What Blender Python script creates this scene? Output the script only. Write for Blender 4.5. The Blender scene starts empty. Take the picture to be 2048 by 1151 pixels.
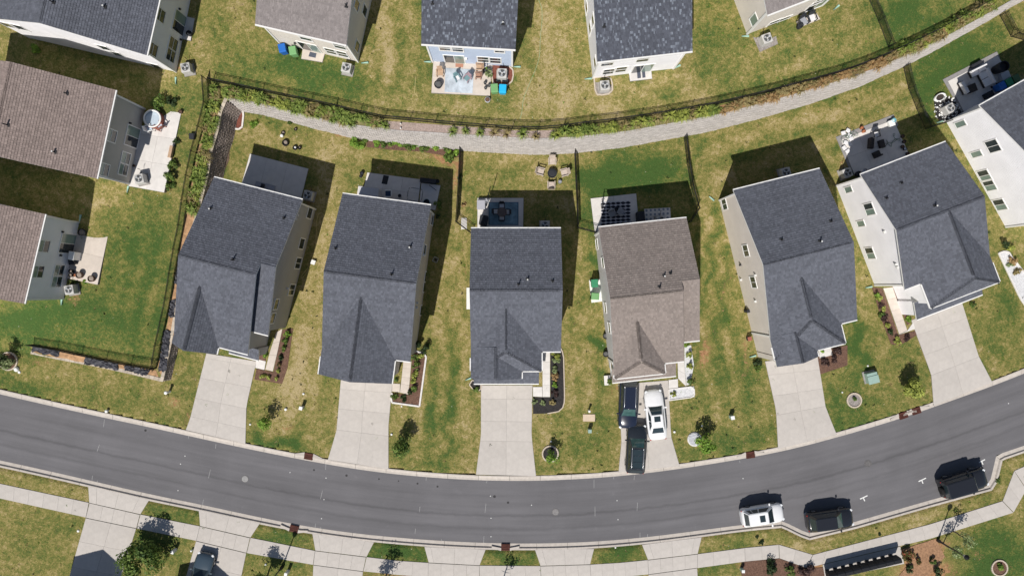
import bpy, bmesh, math, random
import numpy as np
from mathutils import Vector, Matrix, noise
from mathutils.geometry import delaunay_2d_cdt

# ------------------------------------------------------------------ scene, camera, light
scene = bpy.context.scene
COL = scene.collection
H = 68.0            # flying height of the drone over the street
S = 20.48           # photo pixels per metre at street level
CX, CY = 1024.0, 575.5

cam_data = bpy.data.cameras.new('camera')
cam = bpy.data.objects.new('camera', cam_data)
COL.objects.link(cam)
cam.location = (0, 0, H)
cam.rotation_euler = (0, 0, 0)
cam_data.sensor_width = 36.0
cam_data.lens = 36.0 * H / (2048 / S)
cam_data.clip_end = 3000
scene.camera = cam

world = bpy.data.worlds.new('World')
scene.world = world
world.use_nodes = True
wn = world.node_tree
for n in list(wn.nodes):
    wn.nodes.remove(n)
sky = wn.nodes.new('ShaderNodeTexSky')
sky.sky_type = 'NISHITA'
sky.sun_disc = False
SUN_H = Vector((-0.28, -0.745))
SUN_EL = math.atan(1.0 / SUN_H.length)
sky.sun_elevation = SUN_EL
sky.sun_rotation = math.atan2(SUN_H.x, SUN_H.y)
sky.dust_density = 0.6
bg = wn.nodes.new('ShaderNodeBackground')
bg.inputs['Strength'].default_value = 0.056
wo = wn.nodes.new('ShaderNodeOutputWorld')
wn.links.new(sky.outputs[0], bg.inputs[0])
wn.links.new(bg.outputs[0], wo.inputs[0])

sun_data = bpy.data.lights.new('sun', 'SUN')
sun_data.energy = 4.3
sun_data.angle = math.radians(0.5)
sun_data.color = (1.0, 0.955, 0.89)
sun = bpy.data.objects.new('sun', sun_data)
COL.objects.link(sun)
sun.rotation_euler = Vector((-SUN_H.x, -SUN_H.y, -1.0)).to_track_quat('-Z', 'Y').to_euler()
sun.location = (-20, -50, 80)

scene.view_settings.view_transform = 'Standard'
scene.view_settings.look = 'None'
scene.view_settings.gamma = 1.0
scene.view_settings.exposure = 0.12
scene.view_settings.use_curve_mapping = False

R = random.Random(7)

# ------------------------------------------------------------------ helpers
def P(px, py, z=0.0):
    """point at height z seen at photo pixel (px, py)"""
    k = (H - z) / H / S
    return Vector(((px - CX) * k, -(py - CY) * k, z))

def pix(x, y, z=0.0):
    k = (H - z) / H / S
    return (x / k + CX, -y / k + CY)

MATS = {}
def _nt(name):
    m = bpy.data.materials.new(name)
    m.use_nodes = True
    nt = m.node_tree
    b = nt.nodes['Principled BSDF']
    return m, nt, b

def NN(nt, t, **kw):
    n = nt.nodes.new(t)
    for k, v in kw.items():
        if k.startswith('i_'):
            key = k[2:]
            key = int(key) if key.isdigit() else key.replace('_', ' ')
            n.inputs[key].default_value = v
        else:
            setattr(n, k, v)
    return n

def c4(c):
    return (c[0], c[1], c[2], 1.0)

def mul(c, f):
    return (c[0] * f, c[1] * f, c[2] * f)

def M(name, base, rough=0.8, var=0.12, scale=4.0, bump=0.0, metal=0.0, spec=0.3, rnd=0.0, tone=0.0,
      big=0.0, coat=0.0, col2=None, bscale=None):
    """plain procedural material: two noises, optional per-object (rnd) and per-face (tone) variation"""
    if name in MATS:
        return MATS[name]
    m, nt, b = _nt(name)
    L = nt.links
    tc = NN(nt, 'ShaderNodeTexCoord')
    n1 = NN(nt, 'ShaderNodeTexNoise', i_Scale=scale, i_Detail=5.0, i_Roughness=0.62)
    L.new(tc.outputs['Object'], n1.inputs['Vector'])
    rmp = NN(nt, 'ShaderNodeValToRGB')
    rmp.color_ramp.elements[0].position = 0.28
    rmp.color_ramp.elements[1].position = 0.72
    rmp.color_ramp.elements[0].color = c4(mul(base, 1 - var))
    rmp.color_ramp.elements[1].color = c4(col2 if col2 else mul(base, 1 + var))
    L.new(n1.outputs['Fac'], rmp.inputs['Fac'])
    out = rmp.outputs['Color']
    def scale_by(sock, lo, hi, out):
        mr = NN(nt, 'ShaderNodeMapRange', i_3=lo, i_4=hi)
        L.new(sock, mr.inputs[0])
        vm = NN(nt, 'ShaderNodeVectorMath', operation='SCALE')
        L.new(out, vm.inputs[0]); L.new(mr.outputs[0], vm.inputs['Scale'])
        return vm.outputs[0]
    if big:
        n2 = NN(nt, 'ShaderNodeTexNoise', i_Scale=scale * 0.09, i_Detail=4.0)
        L.new(tc.outputs['Object'], n2.inputs['Vector'])
        mr0 = NN(nt, 'ShaderNodeMapRange', i_1=0.3, i_2=0.7, i_3=1 - big, i_4=1 + big)
        L.new(n2.outputs['Fac'], mr0.inputs[0])
        vm0 = NN(nt, 'ShaderNodeVectorMath', operation='SCALE')
        L.new(out, vm0.inputs[0]); L.new(mr0.outputs[0], vm0.inputs['Scale'])
        out = vm0.outputs[0]
    if rnd:
        oi = NN(nt, 'ShaderNodeObjectInfo')
        out = scale_by(oi.outputs['Random'], 1 - rnd, 1 + rnd, out)
    if tone:
        at = NN(nt, 'ShaderNodeAttribute', attribute_name='tone')
        out = scale_by(at.outputs['Fac'], 1 - tone, 1 + tone, out)
    L.new(out, b.inputs['Base Color'])
    b.inputs['Roughness'].default_value = rough
    b.inputs['Metallic'].default_value = metal
    b.inputs['Specular IOR Level'].default_value = spec
    if coat:
        b.inputs['Coat Weight'].default_value = coat
        b.inputs['Coat Roughness'].default_value = 0.06
    if bump:
        nb = NN(nt, 'ShaderNodeTexNoise', i_Scale=bscale or scale * 6, i_Detail=3.0)
        L.new(tc.outputs['Object'], nb.inputs['Vector'])
        bp = NN(nt, 'ShaderNodeBump', i_Strength=min(1, bump), i_Distance=0.03)
        L.new(nb.outputs['Fac'], bp.inputs['Height'])
        L.new(bp.outputs[0], b.inputs['Normal'])
    MATS[name] = m
    return m

MESHES = {}
class MB:
    """collects shapes and links them as one mesh object"""
    def __init__(self, M4=None):
        self.v = []; self.f = []; self.mi = []; self.t = []; self.sm = []
        self.M = M4
    def add(self, verts, faces, mi=0, tone=0.5, smooth=False):
        o = len(self.v)
        if self.M is not None:
            verts = [self.M @ Vector(p) for p in verts]
        self.v.extend([tuple(p) for p in verts])
        for f in faces:
            self.f.append(tuple(i + o for i in f))
            self.mi.append(mi); self.t.append(tone); self.sm.append(smooth)
        return self
    def box(self, x0, x1, y0, y1, z0, z1, mi=0, tone=0.5):
        v = [(x0, y0, z0), (x1, y0, z0), (x1, y1, z0), (x0, y1, z0), (x0, y0, z1), (x1, y0, z1), (x1, y1, z1), (x0, y1, z1)]
        return self.add(v, [(3, 2, 1, 0), (4, 5, 6, 7), (0, 1, 5, 4), (1, 2, 6, 5), (2, 3, 7, 6), (3, 0, 4, 7)], mi, tone)
    def cbox(self, c, s, rz=0.0, mi=0, tone=0.5, rx=0.0):
        m = Matrix.Translation(c) @ Matrix.Rotation(rz, 4, 'Z') @ Matrix.Rotation(rx, 4, 'X')
        hx, hy, hz = s[0] / 2, s[1] / 2, s[2] / 2
        v = [m @ Vector((a * hx, b * hy, c_ * hz)) for c_ in (-1, 1) for a, b in ((-1, -1), (1, -1), (1, 1), (-1, 1))]
        return self.add(v, [(3, 2, 1, 0), (4, 5, 6, 7), (0, 1, 5, 4), (1, 2, 6, 5), (2, 3, 7, 6), (3, 0, 4, 7)], mi, tone)
    def prism(self, pts, z0, z1, mi=0, tone=0.5, top_mi=None):
        n = len(pts)
        a = sum(pts[i][0] * pts[(i + 1) % n][1] - pts[(i + 1) % n][0] * pts[i][1] for i in range(n))
        if a < 0:
            pts = pts[::-1]
        zz0 = z0 if hasattr(z0, '__len__') else [z0] * n
        zz1 = z1 if hasattr(z1, '__len__') else [z1] * n
        v = [(p[0], p[1], zz0[i]) for i, p in enumerate(pts)] + [(p[0], p[1], zz1[i]) for i, p in enumerate(pts)]
        self.add(v, [tuple(range(n - 1, -1, -1))] + [(i, (i + 1) % n, n + (i + 1) % n, n + i) for i in range(n)], mi, tone)
        self.add(v[n:], [tuple(range(n))], mi if top_mi is None else top_mi, tone)
        return self
    def lathe(self, c, prof, seg=16, mi=0, tone=0.5, smooth=True, cap=True):
        v = []; f = []
        for r, z in prof:
            for k in range(seg):
                a = 2 * math.pi * k / seg
                v.append((c[0] + r * math.cos(a), c[1] + r * math.sin(a), c[2] + z))
        for j in range(len(prof) - 1):
            for k in range(seg):
                k2 = (k + 1) % seg
                f.append((j * seg + k, j * seg + k2, (j + 1) * seg + k2, (j + 1) * seg + k))
        self.add(v, f, mi, tone, smooth)
        if cap:
            self.add(v[-seg:], [tuple(range(seg))], mi, tone)
            self.add(v[:seg], [tuple(range(seg - 1, -1, -1))], mi, tone)
        return self
    def tube(self, pts, r, seg=6, mi=0, tone=0.5):
        pts = [Vector(p) for p in pts]
        rr = r if hasattr(r, '__len__') else [r] * len(pts)
        v = []; f = []
        for i, p in enumerate(pts):
            d = (pts[min(i + 1, len(pts) - 1)] - pts[max(i - 1, 0)]).normalized()
            up = Vector((0, 0, 1)) if abs(d.z) < 0.9 else Vector((1, 0, 0))
            a = d.cross(up).normalized(); b = a.cross(d)
            for k in range(seg):
                an = 2 * math.pi * k / seg
                v.append(p + (a * math.cos(an) + b * math.sin(an)) * rr[i])
        for i in range(len(pts) - 1):
            for k in range(seg):
                k2 = (k + 1) % seg
                f.append((i * seg + k, i * seg + k2, (i + 1) * seg + k2, (i + 1) * seg + k))
        f.append(tuple(range(seg))); f.append(tuple(range((len(pts) - 1) * seg, len(pts) * seg))[::-1])
        return self.add(v, f, mi, tone, True)
    def mesh(self, name, mats):
        me = bpy.data.meshes.new(name)
        me.from_pydata(self.v, [], self.f)
        for m in (mats if isinstance(mats, (list, tuple)) else [mats]):
            me.materials.append(m)
        me.polygons.foreach_set('material_index', self.mi)
        me.polygons.foreach_set('use_smooth', self.sm)
        at = me.attributes.new('tone', 'FLOAT', 'FACE')
        at.data.foreach_set('value', self.t)
        me.update()
        return me
    def build(self, name, mats, parent=None, kind=None, bevel=0.0, key=None):
        if key and key in MESHES:
            me = MESHES[key]
        else:
            me = self.mesh(name, mats)
            if bevel:
                bm = bmesh.new(); bm.from_mesh(me)
                bmesh.ops.remove_doubles(bm, verts=bm.verts, dist=1e-5)
                bmesh.ops.bevel(bm, geom=[e for e in bm.edges if len(e.link_faces) == 2 and e.calc_face_angle(0) > 0.5],
                                offset=bevel, segments=2, affect='EDGES', profile=0.6)
                bm.to_mesh(me); bm.free()
            if key:
                MESHES[key] = me
        o = bpy.data.objects.new(name, me)
        COL.objects.link(o)
        if parent: o.parent = parent
        if kind: o['kind'] = kind
        return o

def tag(o, label, cat, group=None):
    o['label'] = label; o['category'] = cat
    if group: o['group'] = group
    return o

def empty(name, loc=(0, 0, 0), rz=0.0):
    o = bpy.data.objects.new(name, None)
    COL.objects.link(o)
    o.location = loc; o.rotation_euler = (0, 0, rz)
    o.empty_display_size = 0.3
    return o

def thing(name, label, cat, loc=(0, 0, 0), rz=0.0, group=None):
    return tag(empty(name, loc, rz), label, cat, group)

def setting(name, loc=(0, 0, 0)):
    o = empty(name, loc); o['kind'] = 'structure'; return o

def rz_px(a, b):
    """world rotation of the direction from pixel a to pixel b"""
    return math.atan2(-(b[1] - a[1]), b[0] - a[0])

def in_poly(x, y, poly):
    x = np.asarray(x); y = np.asarray(y)
    ins = np.zeros(x.shape, bool)
    n = len(poly)
    for i in range(n):
        x1, y1 = poly[i][0], poly[i][1]; x2, y2 = poly[(i + 1) % n][0], poly[(i + 1) % n][1]
        if y1 == y2: continue
        c = ((y1 > y) != (y2 > y)) & (x < (x2 - x1) * (y - y1) / (y2 - y1) + x1)
        ins ^= c
    return ins

def resample(pts, step=None, n=None):
    pts = [Vector(p) for p in pts]
    d = [0.0]
    for a, b in zip(pts, pts[1:]): d.append(d[-1] + (b - a).length)
    n = n or max(1, round(d[-1] / step))
    out = []; j = 0
    for i in range(n + 1):
        t = d[-1] * i / n
        while j < len(pts) - 2 and d[j + 1] < t: j += 1
        out.append(pts[j].lerp(pts[j + 1], (t - d[j]) / max(1e-9, d[j + 1] - d[j])))
    return out

def smooth_line(pts, it=2):
    for _ in range(it):
        q = [pts[0]]
        for a, b in zip(pts, pts[1:]):
            a = Vector(a); b = Vector(b)
            q += [a.lerp(b, .25), a.lerp(b, .75)]
        q.append(pts[-1]); pts = [Vector(p) for p in q]
    return pts

# ------------------------------------------------------------------ the raised back terrace
# top edge of the block wall: photo pixel and height above the street lots
WALL_N = [(455, 198, 2.7), (507, 205, 2.8), (590, 226, 3.0), (694, 250, 3.3), (800, 263, 3.6), (869, 267, 3.8), (960, 273, 3.9),
          (1073, 279, 3.9), (1151, 276, 3.9), (1255, 264, 3.9), (1338, 249, 3.9), (1440, 230, 3.9), (1544, 203, 3.9),
          (1648, 173, 3.9), (1753, 138, 3.7), (1860, 91, 3.4), (1920, 60, 3.2), (2003, 14, 3.1), (2048, -12, 3.0), (2160, -75, 3.0)]
WALL_W = [(455, 198, 2.7), (443, 225, 2.6), (436, 264, 2.5), (424, 303, 2.4), (417, 347, 2.3), (407, 389, 2.2), (394, 440, 2.0),
          (378, 490, 1.8), (366, 540, 1.6), (358, 600, 1.45), (350, 650, 1.3), (342, 690, 1.2), (326, 762, 1.1)]
WALL_S = [(326, 762, 1.1), (260, 746, 0.95), (200, 733, 0.8), (130, 720, 0.6), (62, 706, 0.35)]
wn_top = [P(*p) for p in WALL_N]; ww_top = [P(*p) for p in WALL_W]; ws_top = [P(*p) for p in WALL_S]
left_edge = [P(20, 700, 0.1), P(-60, 690, 0.0), P(-400, 660, 0.0), P(-900, 640, 0.0)]
TPOLY = [p.copy() for p in reversed(wn_top)] + ww_top[1:] + ws_top[1:] + left_edge + [Vector((-95, 130, 3)), Vector((110, 130, 3)), Vector((110, 62, 3))]
ctrl = []
def cadd(px, py, z): 
    p = P(px, py, z); ctrl.append((p.x, p.y, z))
for line in (WALL_N, WALL_W[1:], WALL_S[1:]):
    q = resample([Vector((P(*p).x, P(*p).y, p[2])) for p in line], step=3.0)
    ctrl += [(a.x, a.y, a.z) for a in q]
for p in left_edge: ctrl.append((p.x, p.y, p.z))
for px, py, z in [(292, 115, 3.4), (335, -40, 3.5), (100, 60, 3.4), (-100, 30, 3.4), (231, 180, 2.9), (193, 357, 2.9), (60, 250, 2.9), (-100, 250, 2.9),
                  (290, 230, 2.9), (350, 300, 2.75), (90, 430, 2.2), (50, 605, 2.2), (-60, 500, 2.2), (160, 500, 2.2), (220, 520, 2.15), (200, 640, 1.7), (60, 650, 1.4),
                  (510, 48, 3.8), (693, 90, 3.8), (620, 115, 3.8), (620, -40, 3.8), (843, 88, 4.2), (1031, 99, 4.2), (920, 180, 4.2), (1020, 180, 4.2), (940, -60, 4.2),
                  (1193, 124, 4.4), (1385, 102, 4.4), (1290, 150, 4.4), (1280, -40, 4.4), (1500, 60, 4.6), (1640, 20, 4.6), (1540, 90, 4.55), (1580, -60, 4.6),
                  (1760, 40, 4.3), (1900, -40, 4.2), (-900, -600, 3.2), (1000, -900, 4.6), (2400, -900, 4.6), (-900, 0, 3.2)]:
    cadd(px, py, z)
ctrl = np.array(ctrl)
_d = np.hypot(ctrl[:, None, 0] - ctrl[None, :, 0], ctrl[:, None, 1] - ctrl[None, :, 1])
_w = np.linalg.solve(_d + np.eye(len(ctrl)) * 1e-3, ctrl[:, 2] - 2.5)
def zu(x, y):
    x = np.asarray(x, float); y = np.asarray(y, float)
    d = np.hypot(x[..., None] - ctrl[:, 0], y[..., None] - ctrl[:, 1])
    return np.maximum(2.5 + d @ _w, 0.0)
def ground_z(x, y):
    return float(zu(x, y)) if bool(in_poly(np.array([x]), np.array([y]), TPOLY)[0]) else 0.0
def G(px, py, dz=0.0, terrace=None):
    """point on the ground seen at a photo pixel, dz above it"""
    z = 3.0
    if terrace is None:
        p = P(px, py, 3.0)
        terrace = None
    zz = 0.0
    p = P(px, py, 0.0)
    for _ in range(6):
        q = P(px, py, zz + dz)
        if terrace is False: nz = 0.0
        elif terrace is True: nz = float(zu(q.x, q.y))
        else:
            q3 = P(px, py, max(zz, 1.0))
            nz = float(zu(q3.x, q3.y)) if bool(in_poly(np.array([q3.x]), np.array([q3.y]), TPOLY)[0]) else 0.0
        if abs(nz - zz) < 1e-4: break
        zz = nz
    return P(px, py, zz + dz)

# ------------------------------------------------------------------ road outline
ROAD_N = [(-200, 742), (-60, 774), (0, 788), (100, 811), (200, 833), (300, 854), (417, 880), (500, 898), (600, 918), (700, 936), (800, 949),
          (900, 957), (968, 960), (1035, 961), (1100, 960), (1200, 955), (1300, 945), (1400, 931), (1520, 911), (1600, 894), (1700, 867),
          (1800, 837), (1884, 808), (1984, 772), (2048, 747), (2200, 685), (2500, 550)]
ROAD_S = [(-200, 880), (-60, 909), (0, 921), (100, 943), (200, 966), (300, 989), (400, 1009), (500, 1031), (600, 1051), (700, 1066), (800, 1076),
          (900, 1083), (1000, 1087), (1100, 1087), (1200, 1083), (1300, 1074), (1400, 1061), (1490, 1049), (1566, 1042), (1617, 1067),
          (1707, 1045), (1860, 1001), (1981, 968), (1995, 910), (2060, 888), (2200, 830), (2500, 690)]
RZ = -0.12
road_n = smooth_line([P(*p) for p in ROAD_N], 2)
road_s_l = smooth_line([P(*p) for p in ROAD_S[:19]], 2)
road_s = road_s_l + [P(*p) for p in ROAD_S[19:]]
def offset(pts, d):
    out = []
    for i, p in enumerate(pts):
        a = pts[max(i - 1, 0)]; b = pts[min(i + 1, len(pts) - 1)]
        t = (b - a); t.z = 0; t.normalize()
        n = Vector((-t.y, t.x, 0))
        # mitre
        if 0 < i < len(pts) - 1:
            t1 = (p - a).normalized(); m = n.dot(Vector((-t1.y, t1.x, 0)))
            k = 1.0 / max(0.6, m)
        else: k = 1.0
        out.append(p + n * d * k)
    return out
kerb_n_out = offset(road_n, 0.48)
kerb_s_out = offset(road_s, -0.62)
ROADPOLY = [p for p in kerb_n_out] + [p for p in reversed(kerb_s_out)]
# ------------------------------------------------------------------ ground materials
def lawn_material(name='lawn'):
    m, nt, b = _nt(name)
    L = nt.links
    geo = NN(nt, 'ShaderNodeNewGeometry')
    ag = NN(nt, 'ShaderNodeAttribute', attribute_name='green')
    asl = NN(nt, 'ShaderNodeAttribute', attribute_name='soil')
    def noise_(sc, det=5.0, rough=0.65, mapscale=None, dist=0.0):
        n = NN(nt, 'ShaderNodeTexNoise', i_Scale=sc, i_Detail=det, i_Roughness=rough, i_Distortion=dist)
        if mapscale:
            mp = NN(nt, 'ShaderNodeMapping')
            mp.inputs['Scale'].default_value = mapscale[0]
            mp.inputs['Rotation'].default_value = (0, 0, mapscale[1])
            L.new(geo.outputs['Position'], mp.inputs[0]); L.new(mp.outputs[0], n.inputs['Vector'])
        else:
            L.new(geo.outputs['Position'], n.inputs['Vector'])
        return n.outputs['Fac']
    def rng(sock, a, b_, lo, hi):
        r = NN(nt, 'ShaderNodeMapRange', i_1=a, i_2=b_, i_3=lo, i_4=hi)
        L.new(sock, r.inputs[0]); return r.outputs[0]
    def math_(op, a, b_):
        n = NN(nt, 'ShaderNodeMath', operation=op)
        for i, s in enumerate((a, b_)):
            if isinstance(s, (int, float)): n.inputs[i].default_value = s
            else: L.new(s, n.inputs[i])
        return n.outputs[0]
    n_patch = rng(noise_(0.42, 8.0, 0.72), .30, .70, -.34, .34)
    n_mid = rng(noise_(2.3, 5.0, 0.7, dist=0.6), .30, .70, -.36, .36)
    n_fine = rng(noise_(7.5, 4.0, 0.8), .3, .7, -.30, .30)
    v = math_('ADD', math_('ADD', ag.outputs['Fac'], n_patch), math_('ADD', n_mid, n_fine))
    ramp = NN(nt, 'ShaderNodeValToRGB')
    cr = ramp.color_ramp
    cr.elements[0].position = 0.0; cr.elements[0].color = (0.43, 0.345, 0.185, 1)
    cr.elements[1].position = 1.0; cr.elements[1].color = (0.060, 0.112, 0.028, 1)
    for pos, c in ((0.22, (0.325, 0.265, 0.105)), (0.45, (0.228, 0.205, 0.064)), (0.68, (0.142, 0.160, 0.043))):
        e = cr.elements.new(pos); e.color = c4(c)
    L.new(v, ramp.inputs[0])
    # soil
    soil = NN(nt, 'ShaderNodeValToRGB')
    soil.color_ramp.elements[0].color = (0.23, 0.115, 0.055, 1); soil.color_ramp.elements[1].color = (0.52, 0.30, 0.16, 1)
    soil.color_ramp.elements[0].position = .3; soil.color_ramp.elements[1].position = .7
    L.new(noise_(3.5, 6.0, 0.7), soil.inputs[0])
    sm = math_('ADD', asl.outputs['Fac'], math_('ADD', math_('MULTIPLY', n_mid, 1.1), math_('MULTIPLY', n_fine, 1.0)))
    sf = rng(sm, .35, .65, 0.0, 1.0)
    mix = NN(nt, 'ShaderNodeMix', data_type='RGBA')
    L.new(sf, mix.inputs[0]); L.new(ramp.outputs[0], mix.inputs[6]); L.new(soil.outputs[0], mix.inputs[7])
    # blade scale light and dark flecks, seed heads, thatch
    fl = rng(noise_(13.0, 4.0, 0.85), .32, .68, 0.58, 1.36)
    fl2 = rng(noise_(5.0, 6.0, 0.8, ((1.0, 3.2, 1.0), 0.5)), .32, .68, 0.78, 1.18)
    vm = NN(nt, 'ShaderNodeVectorMath', operation='SCALE')
    L.new(mix.outputs[2], vm.inputs[0]); L.new(math_('MULTIPLY', fl, fl2), vm.inputs['Scale'])
    L.new(vm.outputs[0], b.inputs['Base Color'])
    b.inputs['Roughness'].default_value = 0.95
    b.inputs['Specular IOR Level'].default_value = 0.1
    bp = NN(nt, 'ShaderNodeBump', i_Strength=0.55, i_Distance=0.06)
    L.new(math_('ADD', noise_(22.0, 4.0, 0.8), math_('MULTIPLY', noise_(4.0, 4.0, .6), 1.5)), bp.inputs['Height'])
    L.new(bp.outputs[0], b.inputs['Normal'])
    return m
LAWN = lawn_material()

def road_material():
    m, nt, b = _nt('asphalt')
    L = nt.links
    geo = NN(nt, 'ShaderNodeNewGeometry')
    uv = NN(nt, 'ShaderNodeAttribute', attribute_name='across')
    al = NN(nt, 'ShaderNodeAttribute', attribute_name='along')
    cmb = NN(nt, 'ShaderNodeCombineXYZ')
    L.new(al.outputs['Fac'], cmb.inputs[0]); L.new(uv.outputs['Fac'], cmb.inputs[1])
    def nz(vec, sc, det=5.0, r=.6, dist=0):
        n = NN(nt, 'ShaderNodeTexNoise', i_Scale=sc, i_Detail=det, i_Roughness=r, i_Distortion=dist)
        L.new(vec, n.inputs['Vector']); return n.outputs['Fac']
    def rng(sock, a, b_, lo, hi):
        r = NN(nt, 'ShaderNodeMapRange', i_1=a, i_2=b_, i_3=lo, i_4=hi); L.new(sock, r.inputs[0]); return r.outputs[0]
    def mt(op, a, b_):
        n = NN(nt, 'ShaderNodeMath', operation=op)
        for i, s in enumerate((a, b_)):
            if isinstance(s, (int, float)): n.inputs[i].default_value = s
            else: L.new(s, n.inputs[i])
        return n.outputs[0]
    mp = NN(nt, 'ShaderNodeMapping'); mp.inputs['Scale'].default_value = (0.06, 1.1, 1)
    L.new(cmb.outputs[0], mp.inputs[0])
    streak = rng(nz(mp.outputs[0], 1.0, 7.0, .62), .3, .7, .85, 1.12)
    blot = rng(nz(geo.outputs['Position'], .16, 6.0, .6, .5), .3, .7, .91, 1.10)
    grain = rng(nz(geo.outputs['Position'], 26.0, 3.0, .8), .3, .7, .86, 1.15)
    wob = rng(nz(geo.outputs['Position'], .7, 4.0), .2, .8, -.14, .14)
    f = mt('MULTIPLY', mt('MULTIPLY', streak, blot), grain)
    # paving seams where two passes of the paver meet
    for pos, wd, dk in ((3.45, .20, .21), (4.75, .24, .14), (1.6, .3, .06)):
        d = mt('ABSOLUTE', mt('SUBTRACT', mt('ADD', uv.outputs['Fac'], wob), pos), 0)
        s = rng(d, 0.0, wd, 1 - dk, 1.0)
        f = mt('MULTIPLY', f, s)
    # paler wheel scuffs
    arc = rng(nz(geo.outputs['Position'], .45, 8.0, .72, 2.5), .60, .72, 1.0, 1.13)
    f = mt('MULTIPLY', f, arc)
    vm = NN(nt, 'ShaderNodeVectorMath', operation='SCALE'); vm.inputs[0].default_value = (0.146, 0.142, 0.150)
    L.new(f, vm.inputs['Scale']); L.new(vm.outputs[0], b.inputs['Base Color'])
    b.inputs['Roughness'].default_value = 0.9; b.inputs['Specular IOR Level'].default_value = .2
    bp = NN(nt, 'ShaderNodeBump', i_Strength=.3, i_Distance=.01)
    L.new(nz(geo.outputs['Position'], 60.0), bp.inputs['Height']); L.new(bp.outputs[0], b.inputs['Normal'])
    return m
ASPHALT = road_material()
CONC = M('concrete', (0.505, 0.468, 0.432), .85, .07, 2.2, bump=.15, spec=.25, rnd=.03, big=.06)
CONC_J = M('joint concrete', (0.25, 0.235, 0.22), .9, .1, 3.0)
CONC_K = M('kerb concrete', (0.49, 0.445, 0.40), .85, .12, 3.0, bump=.2, rnd=.05)
CONC_P = M('patio concrete', (0.66, 0.63, 0.60), .85, .08, 2.0, bump=.15, rnd=.03, big=.06)
CONC_PINK = M('warm patio concrete', (0.60, 0.53, 0.465), .85, .08, 2.0, bump=.15, rnd=.03, big=.06)
SOIL = M('red clay soil', (0.40, 0.24, 0.13), .95, .45, 3.0, bump=.8)
MULCH_BK = M('black mulch', (0.035, 0.032, 0.032), .95, .6, 12.0, bump=1.0, bscale=30)
MULCH_BR = M('brown mulch', (0.15, 0.085, 0.06), .95, .55, 10.0, bump=1.0, bscale=30)
MULCH_RED = M('red mulch', (0.20, 0.07, 0.05), .95, .4, 12.0, bump=1.0, bscale=30)
GRAVEL_PINK = M('pale gravel', (0.36, 0.28, 0.245), .95, .35, 7.0, bump=1.0, bscale=24)
GRAVEL_W = M('white stones', (0.64, 0.64, 0.65), .8, .35, 14.0, bump=1.0, bscale=26)
GRAVEL_G = M('grey gravel', (0.30, 0.27, 0.25), .9, .5, 10.0, bump=1.0, bscale=26)
FABRIC = M('weed fabric', (0.045, 0.045, 0.055), .55, .5, 1.6, bump=1.0, bscale=3)
WHITE = M('white trim', (0.80, 0.79, 0.77), .5, .03, 3.0)
BLACKM = M('black metal', (0.012, 0.012, 0.014), .45, .1, 3.0, spec=.4)
GREY_ST = M('block stone', (0.46, 0.43, 0.405), .95, .12, 6.0, bump=.4, tone=.13, bscale=20)
CAPST = M('cap stone', (0.50, 0.43, 0.35), .9, .15, 5.0, bump=.3, tone=.15)
PAINT = M('road paint', (0.75, 0.75, 0.73), .7, .15, 8.0)
RUST = M('rusty iron', (0.085, 0.028, 0.02), .8, .4, 6.0)

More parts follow.
